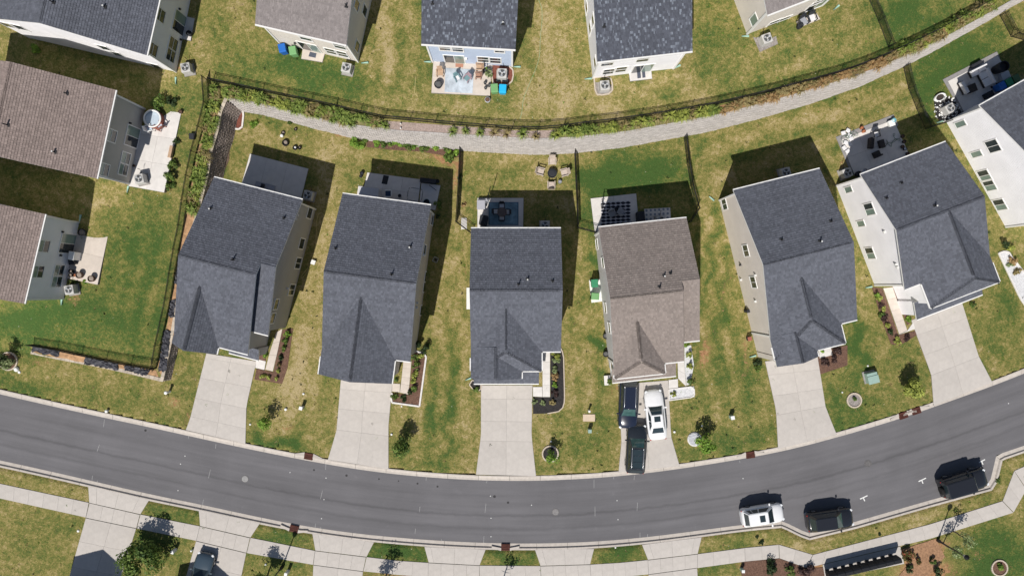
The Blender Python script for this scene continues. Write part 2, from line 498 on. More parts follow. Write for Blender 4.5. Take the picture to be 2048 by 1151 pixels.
# ------------------------------------------------------------------ how green or bare each spot is
#  (px, py, rx, ry, amount, turn in degrees)
GREEN = [(1262, 352, 108, 34, .60, -6), (1185, 420, 26, 60, .30, 0), (1395, 560, 11, 150, .45, 0), (205, 640, 150, 60, .32, 8), (285, 500, 55, 75, .24, 0), (60, 625, 70, 40, .30, 0),
         (25, 690, 60, 50, .3, 0), (30, 770, 60, 22, .28, 10), (610, 135, 105, 40, .34, 12), (700, 170, 60, 22, .15, 12), (1690, 150, 120, 45, .25, -20), (1540, 175, 110, 30, .15, -15),
         (1850, 45, 90, 50, .34, -20), (1790, 20, 60, 30, .2, 0), (1925, 125, 80, 55, .42, -30), (1850, 190, 30, 60, .32, 0), (1716, 690, 17, 60, .62, -8), (1690, 820, 60, 60, .28, 0), (1735, 860, 80, 22, .25, -15),
         (560, 885, 60, 13, .55, 10), (590, 900, 50, 12, .3, 10), (1480, 880, 70, 26, .25, -8), (1500, 760, 50, 60, .12, 0), (1440, 650, 12, 150, .34, 4), (1480, 600, 9, 120, .18, 4), (1425, 500, 12, 90, .3, 4),
         (1220, 570, 14, 26, .1, 0), (1193, 525, 13, 20, .62, 0), (1192, 687, 14, 10, .7, 0), (1205, 800, 20, 60, .2, 0), (2000, 1100, 80, 60, .5, 0), (1960, 1140, 80, 30, .3, 0),
         (795, 1102, 70, 22, .55, 4), (1020, 1114, 60, 16, .38, 0), (1240, 1106, 60, 20, .5, -4), (565, 1075, 70, 20, .33, 10), (340, 1025, 66, 20, .24, 10), (1490, 1078, 90, 22, .1, -8),
         (60, 1090, 60, 45, .18, 0), (120, 1050, 40, 20, .14, 0), (320, 1090, 60, 45, .3, 0), (560, 1125, 70, 30, .25, 0), (1440, 1135, 40, 20, .3, 0),
         (870, 800, 10, 160, .25, 2), (893, 840, 12, 120, .3, 2), (850, 930, 50, 12, .2, 4), (905, 720, 8, 130, .15, 2), (975, 800, 14, 30, .15, 0), (1130, 900, 50, 30, .1, 0),
         (1330, 90, 20, 100, .1, 0), (1420, 60, 40, 100, .1, 0), (860, 90, 14, 100, .2, 0), (440, 90, 25, 80, .1, 0), (350, 260, 18, 120, .18, 8), (1800, 740, 40, 40, .1, 0),
         (2010, 640, 26, 90, .28, -15), (1970, 700, 14, 70, .18, -15), (560, 300, 30, 30, .08, 0), (520, 240, 36, 16, .3, 10), (640, 600, 12, 26, .42, 0), (700, 790, 18, 25, .2, 0),
         (990, 350, 90, 26, .12, 0), (960, 430, 12, 40, .1, 0), (1390, 300, 10, 30, .3, 0), (1500, 300, 70, 20, .1, -15), (450, 330, 16, 40, .15, 10), (1660, 700, 20, 40, .1, 0), (740, 330, 40, 8, .12, 0), (1600, 40, 90, 30, .06, 0)]
DRY = [(625, 620, 26, 260, .24, 12), (760, 60, 34, 130, .28, 0), (1100, 110, 34, 150, .30, 0), (1150, 200, 60, 30, .22, 0), (470, 20, 30, 40, .3, 0), (520, 90, 30, 50, .12, 0),
       (650, 330, 22, 130, .26, 10), (560, 280, 130, 24, .2, 12), (1060, 320, 110, 14, .3, 0), (1095, 370, 60, 30, .2, 0), (920, 520, 7, 200, .30, 0), (906, 650, 10, 140, .2, 2), (1150, 640, 12, 200, .12, 0),
       (1150, 720, 14, 80, .2, 0), (1220, 700, 10, 60, .3, 0), (1420, 430, 14, 120, .30, 10), (1445, 500, 13, 160, .25, 10), (1720, 600, 9, 120, .14, -8), (1745, 780, 40, 60, .15, 0), (1660, 100, 80, 22, .2, -18),
       (1560, 250, 110, 16, .22, -18), (1690, 215, 80, 20, .24, -18), (1820, 200, 10, 60, .3, -15), (570, 800, 70, 60, .16, 0), (600, 760, 40, 60, .2, 0), (330, 800, 50, 50, .1, 0), (80, 740, 110, 20, .10, 10),
       (230, 400, 60, 24, .30, 10), (200, 210, 70, 14, .0, 0), (1080, 800, 20, 60, .25, 0), (1095, 850, 40, 60, .08, 0), (1180, 760, 14, 60, .1, 0), (930, 850, 14, 60, .15, 0), (1650, 1060, 160, 30, .18, -14), (1850, 1020, 80, 22, .2, -14),
       (90, 965, 110, 18, .12, 10), (60, 1040, 60, 26, .1, 0), (1290, 175, 90, 22, .26, -6), (1220, 210, 60, 14, .2, 0), (1010, 215, 120, 18, .1, 0), (1600, 330, 140, 30, .0, 0), (990, 400, 20, 40, .1, 0),
       (880, 830, 16, 80, .0, 0), (1880, 730, 30, 80, .0, 0), (1440, 800, 40, 90, .10, 0), (1840, 640, 16, 60, .18, -8), (1940, 1090, 20, 16, .2, 0), (690, 120, 60, 60, .0, 0), (430, 200, 20, 10, 0, 0), (960, 150, 40, 80, 0, 0),
       (250, 610, 24, 10, .2, 0), (1325, 30, 22, 80, .12, 0), (1405, 30, 10, 80, .12, 0), (930, 905, 14, 30, .1, 0), (640, 900, 60, 60, .05, 0)]
SOILB = [(690, 272, 20, 9, .6, 10), (885, 318, 34, 8, .75, 15), (915, 345, 8, 36, .55, 5), (905, 420, 6, 60, .3, 5), (738, 303, 18, 7, .4, 0), (346, 800, 13, 14, .5, 0), (378, 830, 12, 26, .30, 0), (392, 760, 8, 30, .2, 0), (1408, 705, 14, 42, .55, 0),
         (85, 724, 26, 6, .45, 10), (150, 596, 14, 14, .5, 0), (1400, 480, 4, 60, .2, 0), (575, 855, 22, 9, .35, 0), (1455, 560, 5, 130, .3, 12), (1492, 700, 7, 80, .45, 5), (1645, 730, 18, 8, .3, 0), (1745, 1110, 120, 30, .0, 0),
         (1232, 700, 5, 90, .55, 0), (1220, 790, 22, 40, .22, 0), (936, 560, 4, 100, .35, 0), (700, 760, 20, 6, .4, 0), (618, 395, 24, 20, .5, 0), (1682, 335, 8, 16, .5, 0), (1700, 130, 60, 10, .12, -20), (45, 800, 18, 14, .25, 0),
         (1850, 1135, 60, 30, .8, 0), (1950, 1110, 14, 10, .4, 0), (1880, 1090, 26, 14, .6, 0), (1560, 1130, 80, 18, .75, 0), (1640, 1145, 40, 14, .7, 0), (1480, 1128, 24, 10, .2, 0), (590, 1120, 24, 10, .4, 0), (1330, 178, 50, 8, .2, 0), (1195, 205, 30, 10, .2, 0),
         (60, 960, 30, 5, .2, 0), (660, 425, 6, 60, .2, 0), (1000, 300, 80, 5, .35, 0), (1690, 240, 30, 10, .1, 0), (700, 1138, 30, 10, .5, 0), (795, 1147, 60, 8, .6, 0), (1860, 610, 6, 60, .1, 0), (380, 130, 10, 10, .3, 0), (357, 120, 8, 50, .5, 0)]
# mown stripes: (region px polygon, stripe direction px, width m, amount)
STRIPES = [([(860, 480), (945, 480), (950, 950), (780, 945), (850, 700)], (0.03, 1), 1.15, .16),
           ([(1060, 60), (1180, 60), (1185, 240), (1060, 240)], (0.02, 1), 1.3, .10), ([(740, 0), (850, 0), (850, 180), (740, 170)], (-.05, 1), 1.1, .14),
           ([(1120, 560), (1240, 560), (1240, 940), (1070, 940)], (0.05, 1), 1.1, .10), ([(1390, 450), (1500, 450), (1560, 900), (1400, 900)], (.17, 1), 1.1, .13),
           ([(1440, 60), (1760, 0), (1800, 110), (1200, 240)], (1, -.33), 1.3, .09), ([(930, 300), (1150, 300), (1150, 470), (930, 470)], (1, .02), 1.2, .07),
           ([(1400, 280), (1820, 140), (1850, 260), (1420, 380)], (1, -.36), 1.2, .13), ([(1700, 480), (1860, 640), (1870, 860), (1660, 880)], (.2, 1), 1.1, .06),
           ([(200, 480), (370, 480), (320, 720), (180, 690)], (-.2, 1), 1.0, .10), ([(600, 440), (690, 440), (640, 900), (500, 900)], (-.1, 1), 1.0, .08), ([(1920, 600), (2048, 500), (2048, 740), (1960, 740)], (.35, 1), 1.2, .14)]
def blobs(px, py, lst):
    out = np.zeros_like(px)
    for cx, cy, rx, ry, a, rot in lst:
        if not a: continue
        th = math.radians(rot)
        dx = px - cx; dy = py - cy
        u = (dx * math.cos(th) + dy * math.sin(th)) / rx; v = (-dx * math.sin(th) + dy * math.cos(th)) / ry
        out += a * np.exp(-np.power(u * u + v * v, 1.4))
    return out
LOTS = [([(600, 420), (690, 420), (650, 560), (640, 750), (560, 760), (520, 720), (600, 540)], -.10), ([(865, 470), (912, 470), (905, 760), (850, 760)], -.09), ([(912, 470), (943, 470), (941, 760), (905, 760)], .05),
        ([(1400, 440), (1425, 430), (1520, 720), (1480, 720)], -.06), ([(1157, 305), (1368, 278), (1398, 440), (1160, 460)], .13), ([(190, 380), (378, 400), (315, 730), (60, 690), (-100, 640), (120, 610), (200, 480)], .17),
        ([(510, 60), (760, 140), (750, 235), (430, 165), (430, 100)], .12), ([(1060, -40), (1170, -40), (1185, 160), (1190, 240), (1040, 245)], -.07), ([(1400, -40), (1480, -40), (1500, 90), (1760, 60), (1700, 140), (1440, 205), (1385, 120)], .05),
        ([(1740, -40), (2050, -40), (1780, 105)], .12), ([(1815, 130), (1990, 40), (2030, 95), (1880, 160), (1850, 250)], .17), ([(-100, 710), (330, 790), (380, 720), (400, 760), (375, 850), (-100, 755)], .07), ([(1636, 700), (1700, 640), (1860, 700), (1870, 812), (1674, 868)], .08),
        ([(1066, 826), (1130, 820), (1240, 800), (1240, 945), (1072, 950)], .05), ([(1345, 800), (1400, 700), (1530, 730), (1556, 897), (1360, 930)], .07), ([(-100, 995), (172, 1034), (140, 1200), (-100, 1200)], -.03), ([(384, 166), (425, 170), (350, 500), (330, 620)], .10)]
def ground_attrs(x, y, z):
    k = (H - z) / H / S
    px = x / k + CX; py = -y / k + CY
    # warp a little so that patches are not perfect ellipses
    wx = 9 * np.sin(py / 13.0 + 1.7 * np.sin(px / 31.0)); wy = 9 * np.sin(px / 15.0 + 1.3 * np.sin(py / 23.0))
    g = 0.475 + 1.08 * blobs(px + wx, py + wy, GREEN) - .85 * blobs(px + wx, py + wy, DRY)
    for poly, a in LOTS: g += a * in_poly(px + .3 * wx, py + .3 * wy, poly)
    for poly, d, w, a in STRIPES:
        ins = in_poly(px, py, poly)
        L_ = math.hypot(*d); nx, ny = -d[1] / L_, d[0] / L_
        t = (px * nx + py * ny) / S / w
        g += ins * 1.1 * a * np.clip(np.sin(t * math.pi + .8 * np.sin((px + 1.3 * py) / 47)) * 1.6, -1, 1) * (.55 + .45 * np.sin(px / 41 + 2 * np.sin(py / 67)))
    s = blobs(px + wx * .4, py + wy * .4, SOILB)
    return g, s
def set_attrs(me):
    n = len(me.vertices)
    co = np.empty(n * 3, np.float32); me.vertices.foreach_get('co', co); co = co.reshape(-1, 3).astype(float)
    g, s = ground_attrs(co[:, 0], co[:, 1], co[:, 2].clip(0))
    for nm, arr in (('green', g), ('soil', s)):
        a = me.attributes.new(nm, 'FLOAT', 'POINT'); a.data.foreach_set('value', arr.astype(np.float32))

# ground sheet of the street lots, reaching far out
def axis(lo, hi, st, far):
    core = list(np.arange(lo, hi + 1e-6, st)); out = core[:]
    d = st
    while out[-1] < far: d *= 1.5; out.append(out[-1] + d)
    d = st; left = []
    x = core[0]
    while x > -far: d *= 1.5; x -= d; left.append(x)
    return np.array(left[::-1] + out)
xs = axis(-53, 53, .25, 600); ys = axis(-31, 31, .25, 600)
X, Y = np.meshgrid(xs, ys)
Zg = np.zeros_like(X)
Zg[in_poly(X, Y, ROADPOLY)] = -0.35
rr = np.random.RandomState(3)
Zg += (Zg > -.1) * rr.uniform(-.012, .004, Zg.shape)
nx_, ny_ = len(xs), len(ys)
verts = np.stack([X.ravel(), Y.ravel(), Zg.ravel()], 1)
ii = np.arange(nx_ * ny_).reshape(ny_, nx_)
quads = np.stack([ii[:-1, :-1].ravel(), ii[:-1, 1:].ravel(), ii[1:, 1:].ravel(), ii[1:, :-1].ravel()], 1)
me = bpy.data.meshes.new('ground')
me.vertices.add(len(verts)); me.vertices.foreach_set('co', verts.ravel())
me.loops.add(quads.size); me.loops.foreach_set('vertex_index', quads.ravel())
me.polygons.add(len(quads)); me.polygons.foreach_set('loop_start', np.arange(0, quads.size, 4)); me.polygons.foreach_set('loop_total', np.full(len(quads), 4))
me.update(calc_edges=True); me.materials.append(LAWN); set_attrs(me)
o = bpy.data.objects.new('ground', me); COL.objects.link(o); o['kind'] = 'structure'

# raised terrace behind the wall
def terrace():
    bpts = []
    for a, b in zip(TPOLY, TPOLY[1:] + TPOLY[:1]):
        n = max(1, int((b - a).length / (0.8 if abs(a.x) < 60 and abs(a.y) < 40 else 12)))
        for i in range(n): bpts.append(a.lerp(b, i / n))
    nb = len(bpts)
    gx, gy = np.meshgrid(np.arange(-52, 62, .5), np.arange(-10, 31, .5))
    gx = gx.ravel(); gy = gy.ravel()
    m_ = in_poly(gx, gy, TPOLY)
    B = np.array([(p.x, p.y) for p in bpts])
    gx = gx[m_]; gy = gy[m_]
    d = np.min(np.hypot(gx[:, None] - B[None, :, 0], gy[:, None] - B[None, :, 1]), axis=1)
    gx = gx[d > .25] + rr.uniform(-.05, .05, (d > .25).sum()); gy = gy[d > .25]
    fx, fy = np.meshgrid(np.arange(-93, 110, 8.), np.arange(-8, 130, 8.))
    fx = fx.ravel(); fy = fy.ravel()
    m_ = in_poly(fx, fy, TPOLY) & ((fx < -54) | (fx > 64) | (fy > 34))
    pts = [Vector((p.x, p.y)) for p in bpts] + [Vector(p) for p in zip(gx, gy)] + [Vector(p) for p in zip(fx[m_], fy[m_])]
    vo, eo, fo, *_ = delaunay_2d_cdt(pts, [(i, (i + 1) % nb) for i in range(nb)], [], 1, 1e-5)
    vx = np.array([p.x for p in vo]); vy = np.array([p.y for p in vo])
    vz = zu(vx, vy) + 0.012
    me = bpy.data.meshes.new('terrace')
    me.from_pydata(list(zip(vx, vy, vz)), [], [tuple(f) for f in fo])
    for p in me.polygons: pass
    me.update()
    bm = bmesh.new(); bm.from_mesh(me)
    bmesh.ops.recalc_face_normals(bm, faces=bm.faces)
    if sum(f.normal.z for f in bm.faces) < 0: bmesh.ops.reverse_faces(bm, faces=bm.faces)
    bm.to_mesh(me); bm.free()
    me.materials.append(LAWN); set_attrs(me)
    o = bpy.data.objects.new('terrace_ground', me); COL.objects.link(o); o['kind'] = 'structure'
terrace()

# ------------------------------------------------------------------ retaining walls of split-face block
def block_wall(name, label, top, batter, course=.2, length=.45, cap_m=CAPST, blk_m=GREY_ST, cap_w=.32, outward=1, base_z=-.05):
    t = thing(name, label, 'retaining wall')
    st = resample(top, step=length)
    n = len(st)
    nrm = []
    for i in range(n):
        d = st[min(i + 1, n - 1)] - st[max(i - 1, 0)]; d.z = 0; d.normalize()
        nrm.append(Vector((d.y, -d.x, 0)) * outward)
    mb = MB(); back = MB(); cp = MB()
    rk = random.Random(5)
    for i in range(n - 1):
        for_top = (st[i].z + st[i + 1].z) / 2
        nc = max(1, int(math.ceil((for_top - base_z) / course)))
        for c in range(nc):
            z1 = for_top - c * course; z0 = z1 - course
            if z0 < base_z - .05: z0 = base_z - .05
            sh = .5 if c % 2 else 0.0
            a = st[i].lerp(st[i + 1], sh * .999); b = (st[i + 1].lerp(st[min(i + 2, n - 1)], sh))
            na = nrm[i]; nb_ = nrm[min(i + 1, n - 1)]
            off = batter * (for_top - (z0 + z1) / 2)
            pr = rk.uniform(.0, .035 if outward > 0 else .018)
            g = .012
            t_ = (b - a); t_.z = 0; ln = t_.length; 
            if ln < .05: continue
            t_ /= ln
            a2 = a + t_ * g; b2 = b - t_ * g
            ztop = z1 - .008
            va = a2 + na * (off + pr - .12); vb = b2 + nb_ * (off + pr - .12)
            fa = a2 + na * (off + pr + rk.uniform(0, .012)) + t_ * .02; fb = b2 + nb_ * (off + pr + rk.uniform(0, .012)) - t_ * .02
            vs = [(va.x, va.y, z0), (vb.x, vb.y, z0), (fb.x, fb.y, z0 + .012), (fa.x, fa.y, z0 + .012), (va.x, va.y, ztop), (vb.x, vb.y, ztop), (fb.x, fb.y, ztop - .015), (fa.x, fa.y, ztop - .015)]
            mb.add(vs, [(4, 7, 6, 5), (3, 2, 6, 7), (0, 3, 7, 4), (2, 1, 5, 6)] if outward > 0 else [(4, 7, 6, 5), (3, 2, 6, 7), (0, 3, 7, 4), (2, 1, 5, 6)], 0, rk.random())
        # solid core behind the faces
        h = for_top - base_z
        a = st[i]; b = st[i + 1]
        ba = a + nrm[i] * (batter * h - .09); bb = b + nrm[i + 1] * (batter * h - .09)
        ta = a + nrm[i] * (-.08); tb = b + nrm[i + 1] * (-.08)
        back.add([(ba.x, ba.y, base_z - .1), (bb.x, bb.y, base_z - .1), (tb.x, tb.y, b.z - .03), (ta.x, ta.y, a.z - .03)], [(0, 1, 2, 3)])
        # cap stones
        g = .008
        d = (b - a).normalized()
        a3 = a + d * g; b3 = b - d * g
        o_ = .05
        jit = rk.uniform(0, .012)
        q = [a3 + nrm[i] * o_, b3 + nrm[i + 1] * o_, b3 - nrm[i + 1] * (cap_w - o_), a3 - nrm[i] * (cap_w - o_)]
        zc = [p.z for p in q]
        cp.prism([(p.x, p.y) for p in q], [z - .01 for z in zc], [z + .075 + jit for z in zc], 0, rk.random()) if True else None
    mb.build('wall_blocks', blk_m, t, kind='stuff')
    cp.build('cap_stones', cap_m, t, kind='stuff')
    back.build('wall_core', M('dark joint', (.05, .045, .04), .95), t)
    return t
block_wall('retaining_wall', 'long curved grey block retaining wall behind the back gardens, below the black fence', wn_top, .17, cap_m=GREY_ST, cap_w=.14)
WALL_SHADED = M('block stone painted shade', (0.30, 0.25, 0.225), .95, .25, 6.0, bump=.5, tone=.13, bscale=20)  # same block stone made darker: shade of the east face put into its colour
block_wall('retaining_wall', 'shade-coloured block retaining wall running down the left side of the street lots', ww_top, .19, outward=-1, blk_m=WALL_SHADED)
# low front wall: only a pale coping shows
block_wall('retaining_wall', 'low wall with pale coping below the fenced corner lawn at far left', ws_top, .05, outward=-1, cap_w=.34)

# ------------------------------------------------------------------ road
def strip_mesh(name, a_pts, b_pts, step, mats, z=0.0, n_across=6):
    n = int(sum((q - p).length for p, q in zip(a_pts, a_pts[1:])) / step)
    A = resample(a_pts, n=n)
    return A
def build_road():
    A = resample(road_n, step=1.0)
    B_ = [Vector(p) for p in road_s]
    # polygon by cdt so that the parking bay keeps its corners
    poly = [(p.x, p.y) for p in A] + [(p.x, p.y) for p in reversed(resample(road_s_l, step=1.0)[:-1] + road_s[len(road_s_l) - 1:])]
    nb = len(poly)
    arr = np.array(poly)
    gx, gy = np.meshgrid(np.arange(-58, 70, .8), np.arange(-30, 8, .8)); gx = gx.ravel(); gy = gy.ravel()
    m_ = in_poly(gx, gy, poly); gx = gx[m_]; gy = gy[m_]
    d = np.min(np.hypot(gx[:, None] - arr[None, :, 0], gy[:, None] - arr[None, :, 1]), axis=1)
    pts = [Vector(p) for p in poly] + [Vector(p) for p in zip(gx[d > .3], gy[d > .3])]
    vo, eo, fo, *_ = delaunay_2d_cdt(pts, [(i, (i + 1) % nb) for i in range(nb)], [], 1, 1e-5)
    vx = np.array([p.x for p in vo]); vy = np.array([p.y for p in vo])
    me = bpy.data.meshes.new('road')
    me.from_pydata([(a, b, RZ) for a, b in zip(vx, vy)], [], [tuple(f) for f in fo])
    bm = bmesh.new(); bm.from_mesh(me); bmesh.ops.recalc_face_normals(bm, faces=bm.faces)
    if sum(f.normal.z for f in bm.faces) < 0: bmesh.ops.reverse_faces(bm, faces=bm.faces)
    bm.to_mesh(me); bm.free()
    NA = np.array([(p.x, p.y) for p in resample(road_n, step=.4)])
    dd = np.hypot(vx[:, None] - NA[None, :, 0], vy[:, None] - NA[None, :, 1])
    n = len(me.vertices); co = np.empty(n * 3, np.float32); me.vertices.foreach_get('co', co); co = co.reshape(-1, 3)
    dd = np.hypot(co[:, 0][:, None] - NA[None, :, 0], co[:, 1][:, None] - NA[None, :, 1])
    a = me.attributes.new('across', 'FLOAT', 'POINT'); a.data.foreach_set('value', dd.min(1).astype(np.float32))
    a = me.attributes.new('along', 'FLOAT', 'POINT'); a.data.foreach_set('value', (dd.argmin(1) * .4).astype(np.float32))
    me.materials.append(ASPHALT)
    o = bpy.data.objects.new('road', me); COL.objects.link(o); o['kind'] = 'structure'
    return o
road = build_road()

def mark(pts, w, z=.004):
    """painted line on the road as a thin sheet"""
    mb = MB()
    for a, b in zip(pts, pts[1:]):
        A = P(*a, RZ); B_ = P(*b, RZ); d = (B_ - A).normalized(); n = Vector((-d.y, d.x, 0)) * w / 2
        mb.add([A - n + Vector((0, 0, z)), B_ - n + Vector((0, 0, z)), B_ + n + Vector((0, 0, z)), A + n + Vector((0, 0, z))], [(0, 1, 2, 3)])
        z += .001
    return mb
for c, tl, st in (((1846, 960), ((1837, 962), (1852, 955)), ((1843.5, 959.5), (1846, 966))), ((1728, 995), ((1720, 997), (1735, 990)), ((1726.5, 994.5), (1729.5, 1001))),
                  ((1966, 921), ((1958, 924), (1970, 918)), ((1963, 921), (1966, 928)))):
    mb = mark([tl[0], tl[1]], .1); mb2 = mark([st[0], st[1]], .1, .006)
    mb.add(mb2.v, mb2.f); mb.build('parking_mark', PAINT, road)
mb = mark([(1614, 1024), (1608, 1026), (1612, 1033)], .09); mb.build('parking_mark', PAINT, road)
PAINT_F = M('faded paint', (0.30, 0.30, 0.30), .8, .3, 8.0)
for a, b in (((209, 838), (207, 853)), ((199, 888), (194, 903)), ((377, 870), (377, 877)), ((421, 938), (417, 955)), ((432, 887), (431, 896)), ((645, 980), (641, 997)), ((652, 926), (651, 938)), ((631, 1046), (630, 1056)),
             ((853, 950), (852, 960)), ((840, 1012), (839, 1023)), ((831, 1056), (830, 1066)), ((972, 1006), (970, 1024)), ((968, 1071), (967, 1085)), ((974, 960), (973, 965)), ((1188, 958), (1188, 975)), ((1190, 1012), (1190, 1031)),
             ((1275, 1004), (1274, 1020)), ((1280, 1064), (1280, 1075)), ((1295, 1067), (1295, 1075)), ((1269, 950), (1268, 959)), ((185, 950), (184, 960)), ((1228, 950), (1227, 957)), ((883, 1077), (883, 1083)), ((1479, 920), (1480, 925)), ((195, 960), (194, 966)), ((641, 1053), (640, 1058)), ((407, 998), (405, 1009))):
    mark([a, b], .045).build('survey_mark', PAINT_F, road)
mb = MB()
for px, py in ((361, 927), (356, 980), (652, 955), (648, 998), (643, 1036), (981, 991), (982, 1035), (982, 1072), (1234, 1000), (1236, 1038), (1486, 956), (2017, 806), (370, 911), (580, 944), (1063, 1009)):
    p = P(px, py, RZ)
    mb.lathe((p.x, p.y, RZ + .004), [(.05, 0), (.045, .012)], 10)
mb.build('survey_dot', PAINT, road)
# dark oil drips
OIL = M('oil stain', (.035, .033, .035), .7, .3, 5)
mb = MB()
for px, py, r in ((758, 957, .09), (693, 950, .12), (628, 939, .1), (835, 966, .1), (797, 961, .07), (1016, 1004, .12), (989, 992, .14), (291, 860, .12), (875, 972, .1)):
    p = P(px, py, RZ); mb.lathe((p.x, p.y, RZ + .002), [(r, 0), (r * .8, .002)], 9)
mb.build('oil_spot', OIL, road)

# kerbs: separate concrete lengths
def kerb_run(name, pts, prof, step, gaps=()):
    par = setting(name)
    L_ = resample(pts, step=step)
    sub = 4
    fine = resample(pts, n=(len(L_) - 1) * sub)
    d0 = {}
    offs = {}
    for dist, z in prof:
        if dist not in offs: offs[dist] = offset(fine, dist)
    for i in range(len(L_) - 1):
        s = i * sub; e = s + sub
        mid = fine[s + 2]
        if abs(mid.x) > 56 or any((mid - P(*g)).length < gr for g, gr in gaps): continue
        mb = MB(); rings = []
        for j in range(s, e + 1):
            sh = .012 if j == s else (-.012 if j == e else 0)
            dv = (fine[min(j + 1, len(fine) - 1)] - fine[max(j - 1, 0)]).normalized() * sh
            rings.append([(offs[d][j].x + dv.x, offs[d][j].y + dv.y, z) for d, z in prof])
        v = [p for r in rings for p in r]; m = len(prof); f = []
        for j in range(sub):
            for k in range(m):
                k2 = (k + 1) % m
                f.append((j * m + k, j * m + k2, (j + 1) * m + k2, (j + 1) * m + k))
        f.append(tuple(range(m))); f.append(tuple(range(sub * m, sub * m + m))[::-1])
        if prof[0][0] >= 0 and prof[-1][0] > 0 or True:
            mb.add(v, f)
        o = mb.build('kerb_section', CONC_K, par)
        bm = bmesh.new(); bm.from_mesh(o.data); bmesh.ops.recalc_face_normals(bm, faces=bm.faces); bm.to_mesh(o.data); bm.free()
    return par
INLETS_N = [((617, 913), rz_px((600, 918), (640, 925))), ((1501, 910), rz_px((1480, 917), (1520, 911))), ((1807, 831), rz_px((1780, 843), (1830, 826))), ((1833, 822), rz_px((1810, 833), (1860, 817)))]
INLETS_S = [((588.5, 1055), rz_px((560, 1042), (620, 1055))), ((1011, 1092), 0.0)]
kerb_run('kerb', road_n, [(-.02, -.16), (-.02, RZ + .006), (.22, RZ + .035), (.36, .03), (.48, .035), (.48, -.16)], 3.0)
kerb_run('kerb', road_s, [(.02, -.16), (.02, RZ + .006), (-.32, RZ + .02), (-.40, .04), (-.58, .04), (-.58, -.16)], 3.0)

# ------------------------------------------------------------------ concrete slabs
def slabs(parent, left, right, rows, cols, mat=CONC, name='slab', z1=.045, z0=-.06, gap=.007, z_of=None, usep=None):
    """bands between two poly-lines (photo pixels) cut into slabs; rows may be a count or list of fractions"""
    A = [P(*p) for p in left]; B_ = [P(*p) for p in right]
    if usep: A, B_ = usep
    fr = rows if isinstance(rows, (list, tuple)) else [i / rows for i in range(rows + 1)]
    cf = cols if isinstance(cols, (list, tuple)) else [i / cols for i in range(cols + 1)]
    def at(line, t):
        L_ = [0]
        for a, b in zip(line, line[1:]): L_.append(L_[-1] + (b - a).length)
        s = t * L_[-1]
        for i in range(len(line) - 1):
            if s <= L_[i + 1] + 1e-9: return line[i].lerp(line[i + 1], (s - L_[i]) / max(1e-9, L_[i + 1] - L_[i]))
        return line[-1]
    ub = MB(); ul = list(A) + list(reversed(B_)); zz = z_of(0, 0) if z_of else 0
    for i in range(len(A) - 1 if len(A) == len(B_) else 0):
        q = [A[i], A[i + 1], B_[i + 1], B_[i]]; c_ = sum(q, Vector()) / 4
        ub.prism([(p.x, p.y) for p in [p + (p - c_).normalized() * .012 for p in q]], zz + z0 * .5, zz + z1 - .014)
    if ub.v: ub.build('bedding', CONC_J, parent)
    for r in range(len(fr) - 1):
        # keep bends of the outline inside a row
        ts = [fr[r], fr[r] * .5 + fr[r + 1] * .5, fr[r + 1]]
        for c in range(len(cf) - 1):
            q = []
            for t in ts: q.append(at(A, t).lerp(at(B_, t), cf[c]))
            for t in reversed(ts): q.append(at(A, t).lerp(at(B_, t), cf[c + 1]))
            cen = sum(q, Vector()) / len(q)
            q = [p + (cen - p).normalized() * gap * 1.4 for p in q]
            dz = (z_of(cen.x, cen.y) if z_of else 0) + R.uniform(-.003, .003)
            mb = MB(); mb.prism([(p.x - cen.x, p.y - cen.y) for p in q], z0, z1)
            o = mb.build(name, mat, parent)
            o.location = (cen.x, cen.y, dz)
DW = []
def driveway(left, right, rows, cols=2, **kw):
    d = setting('driveway'); slabs(d, left, right, rows, cols, name='concrete_slab', **kw); return d
driveway([(413, 706), (380, 838), (372, 859)], [(513, 722), (493, 811), (491, 886)], [0, .06, .32, .58, .82, 1], [0, .5, 1])
driveway([(682, 758), (673, 862), (656, 918)], [(785, 764), (777, 850), (777, 937)], [0, .12, .36, .62, 1], [0, .48, 1])
driveway([(962, 770), (962, 870), (952, 948)], [(1065, 770), (1063, 870), (1072, 951)], [0, .15, .40, .62, 1], 2)
driveway([(1236, 768), (1243, 882), (1237, 944)], [(1336, 760), (1342, 872), (1359, 931)], [0, .18, .40, .66, 1], 2)
driveway([(1530, 722), (1552, 820), (1556, 897)], [(1635, 713), (1651, 814), (1673, 868)], [0, .16, .40, .62, 1], 2)
driveway([(1822, 640), (1846, 705), (1862, 748), (1867, 810)], [(1924, 606), (1957, 712), (1984, 763), (1984, 764)], [0, .18, .42, .66, 1], 2)
# across the street: aprons, crossings, drives
driveway([(177, 971), (179, 1004)], [(299, 998), (281, 1027)], [0, 1], [0, .14, .5, .84, 1])
driveway([(179.5, 1005), (172.5, 1034)], [(280, 1028), (273, 1055)], [0, 1], [0, .27, .5, .72, 1])
driveway([(172, 1035), (139, 1152), (120, 1230)], [(272.5, 1056), (243, 1150), (222, 1250)], [0, .24, .50, .76, 1], 2)
driveway([(398, 1018), (400.5, 1050.5)], [(520, 1045), (501, 1073.5)], [0, 1], [0, .12, .5, .86, 1])
driveway([(400, 1051.5), (393, 1080)], [(500, 1074.5), (493, 1104)], [0, 1], [0, .25, .5, .74, 1])
driveway([(392.5, 1081), (373, 1150), (350, 1230)], [(492.5, 1105), (481, 1160), (458, 1250)], [0, .3, .62, 1], 2)
driveway([(625, 1066), (631, 1099.5)], [(748, 1083), (733, 1112)], [0, 1], [0, .1, .5, .86, 1])
driveway([(630.5, 1100.5), (627, 1128)], [(732, 1113), (726, 1141)], [0, 1], [0, .26, .5, .74, 1])
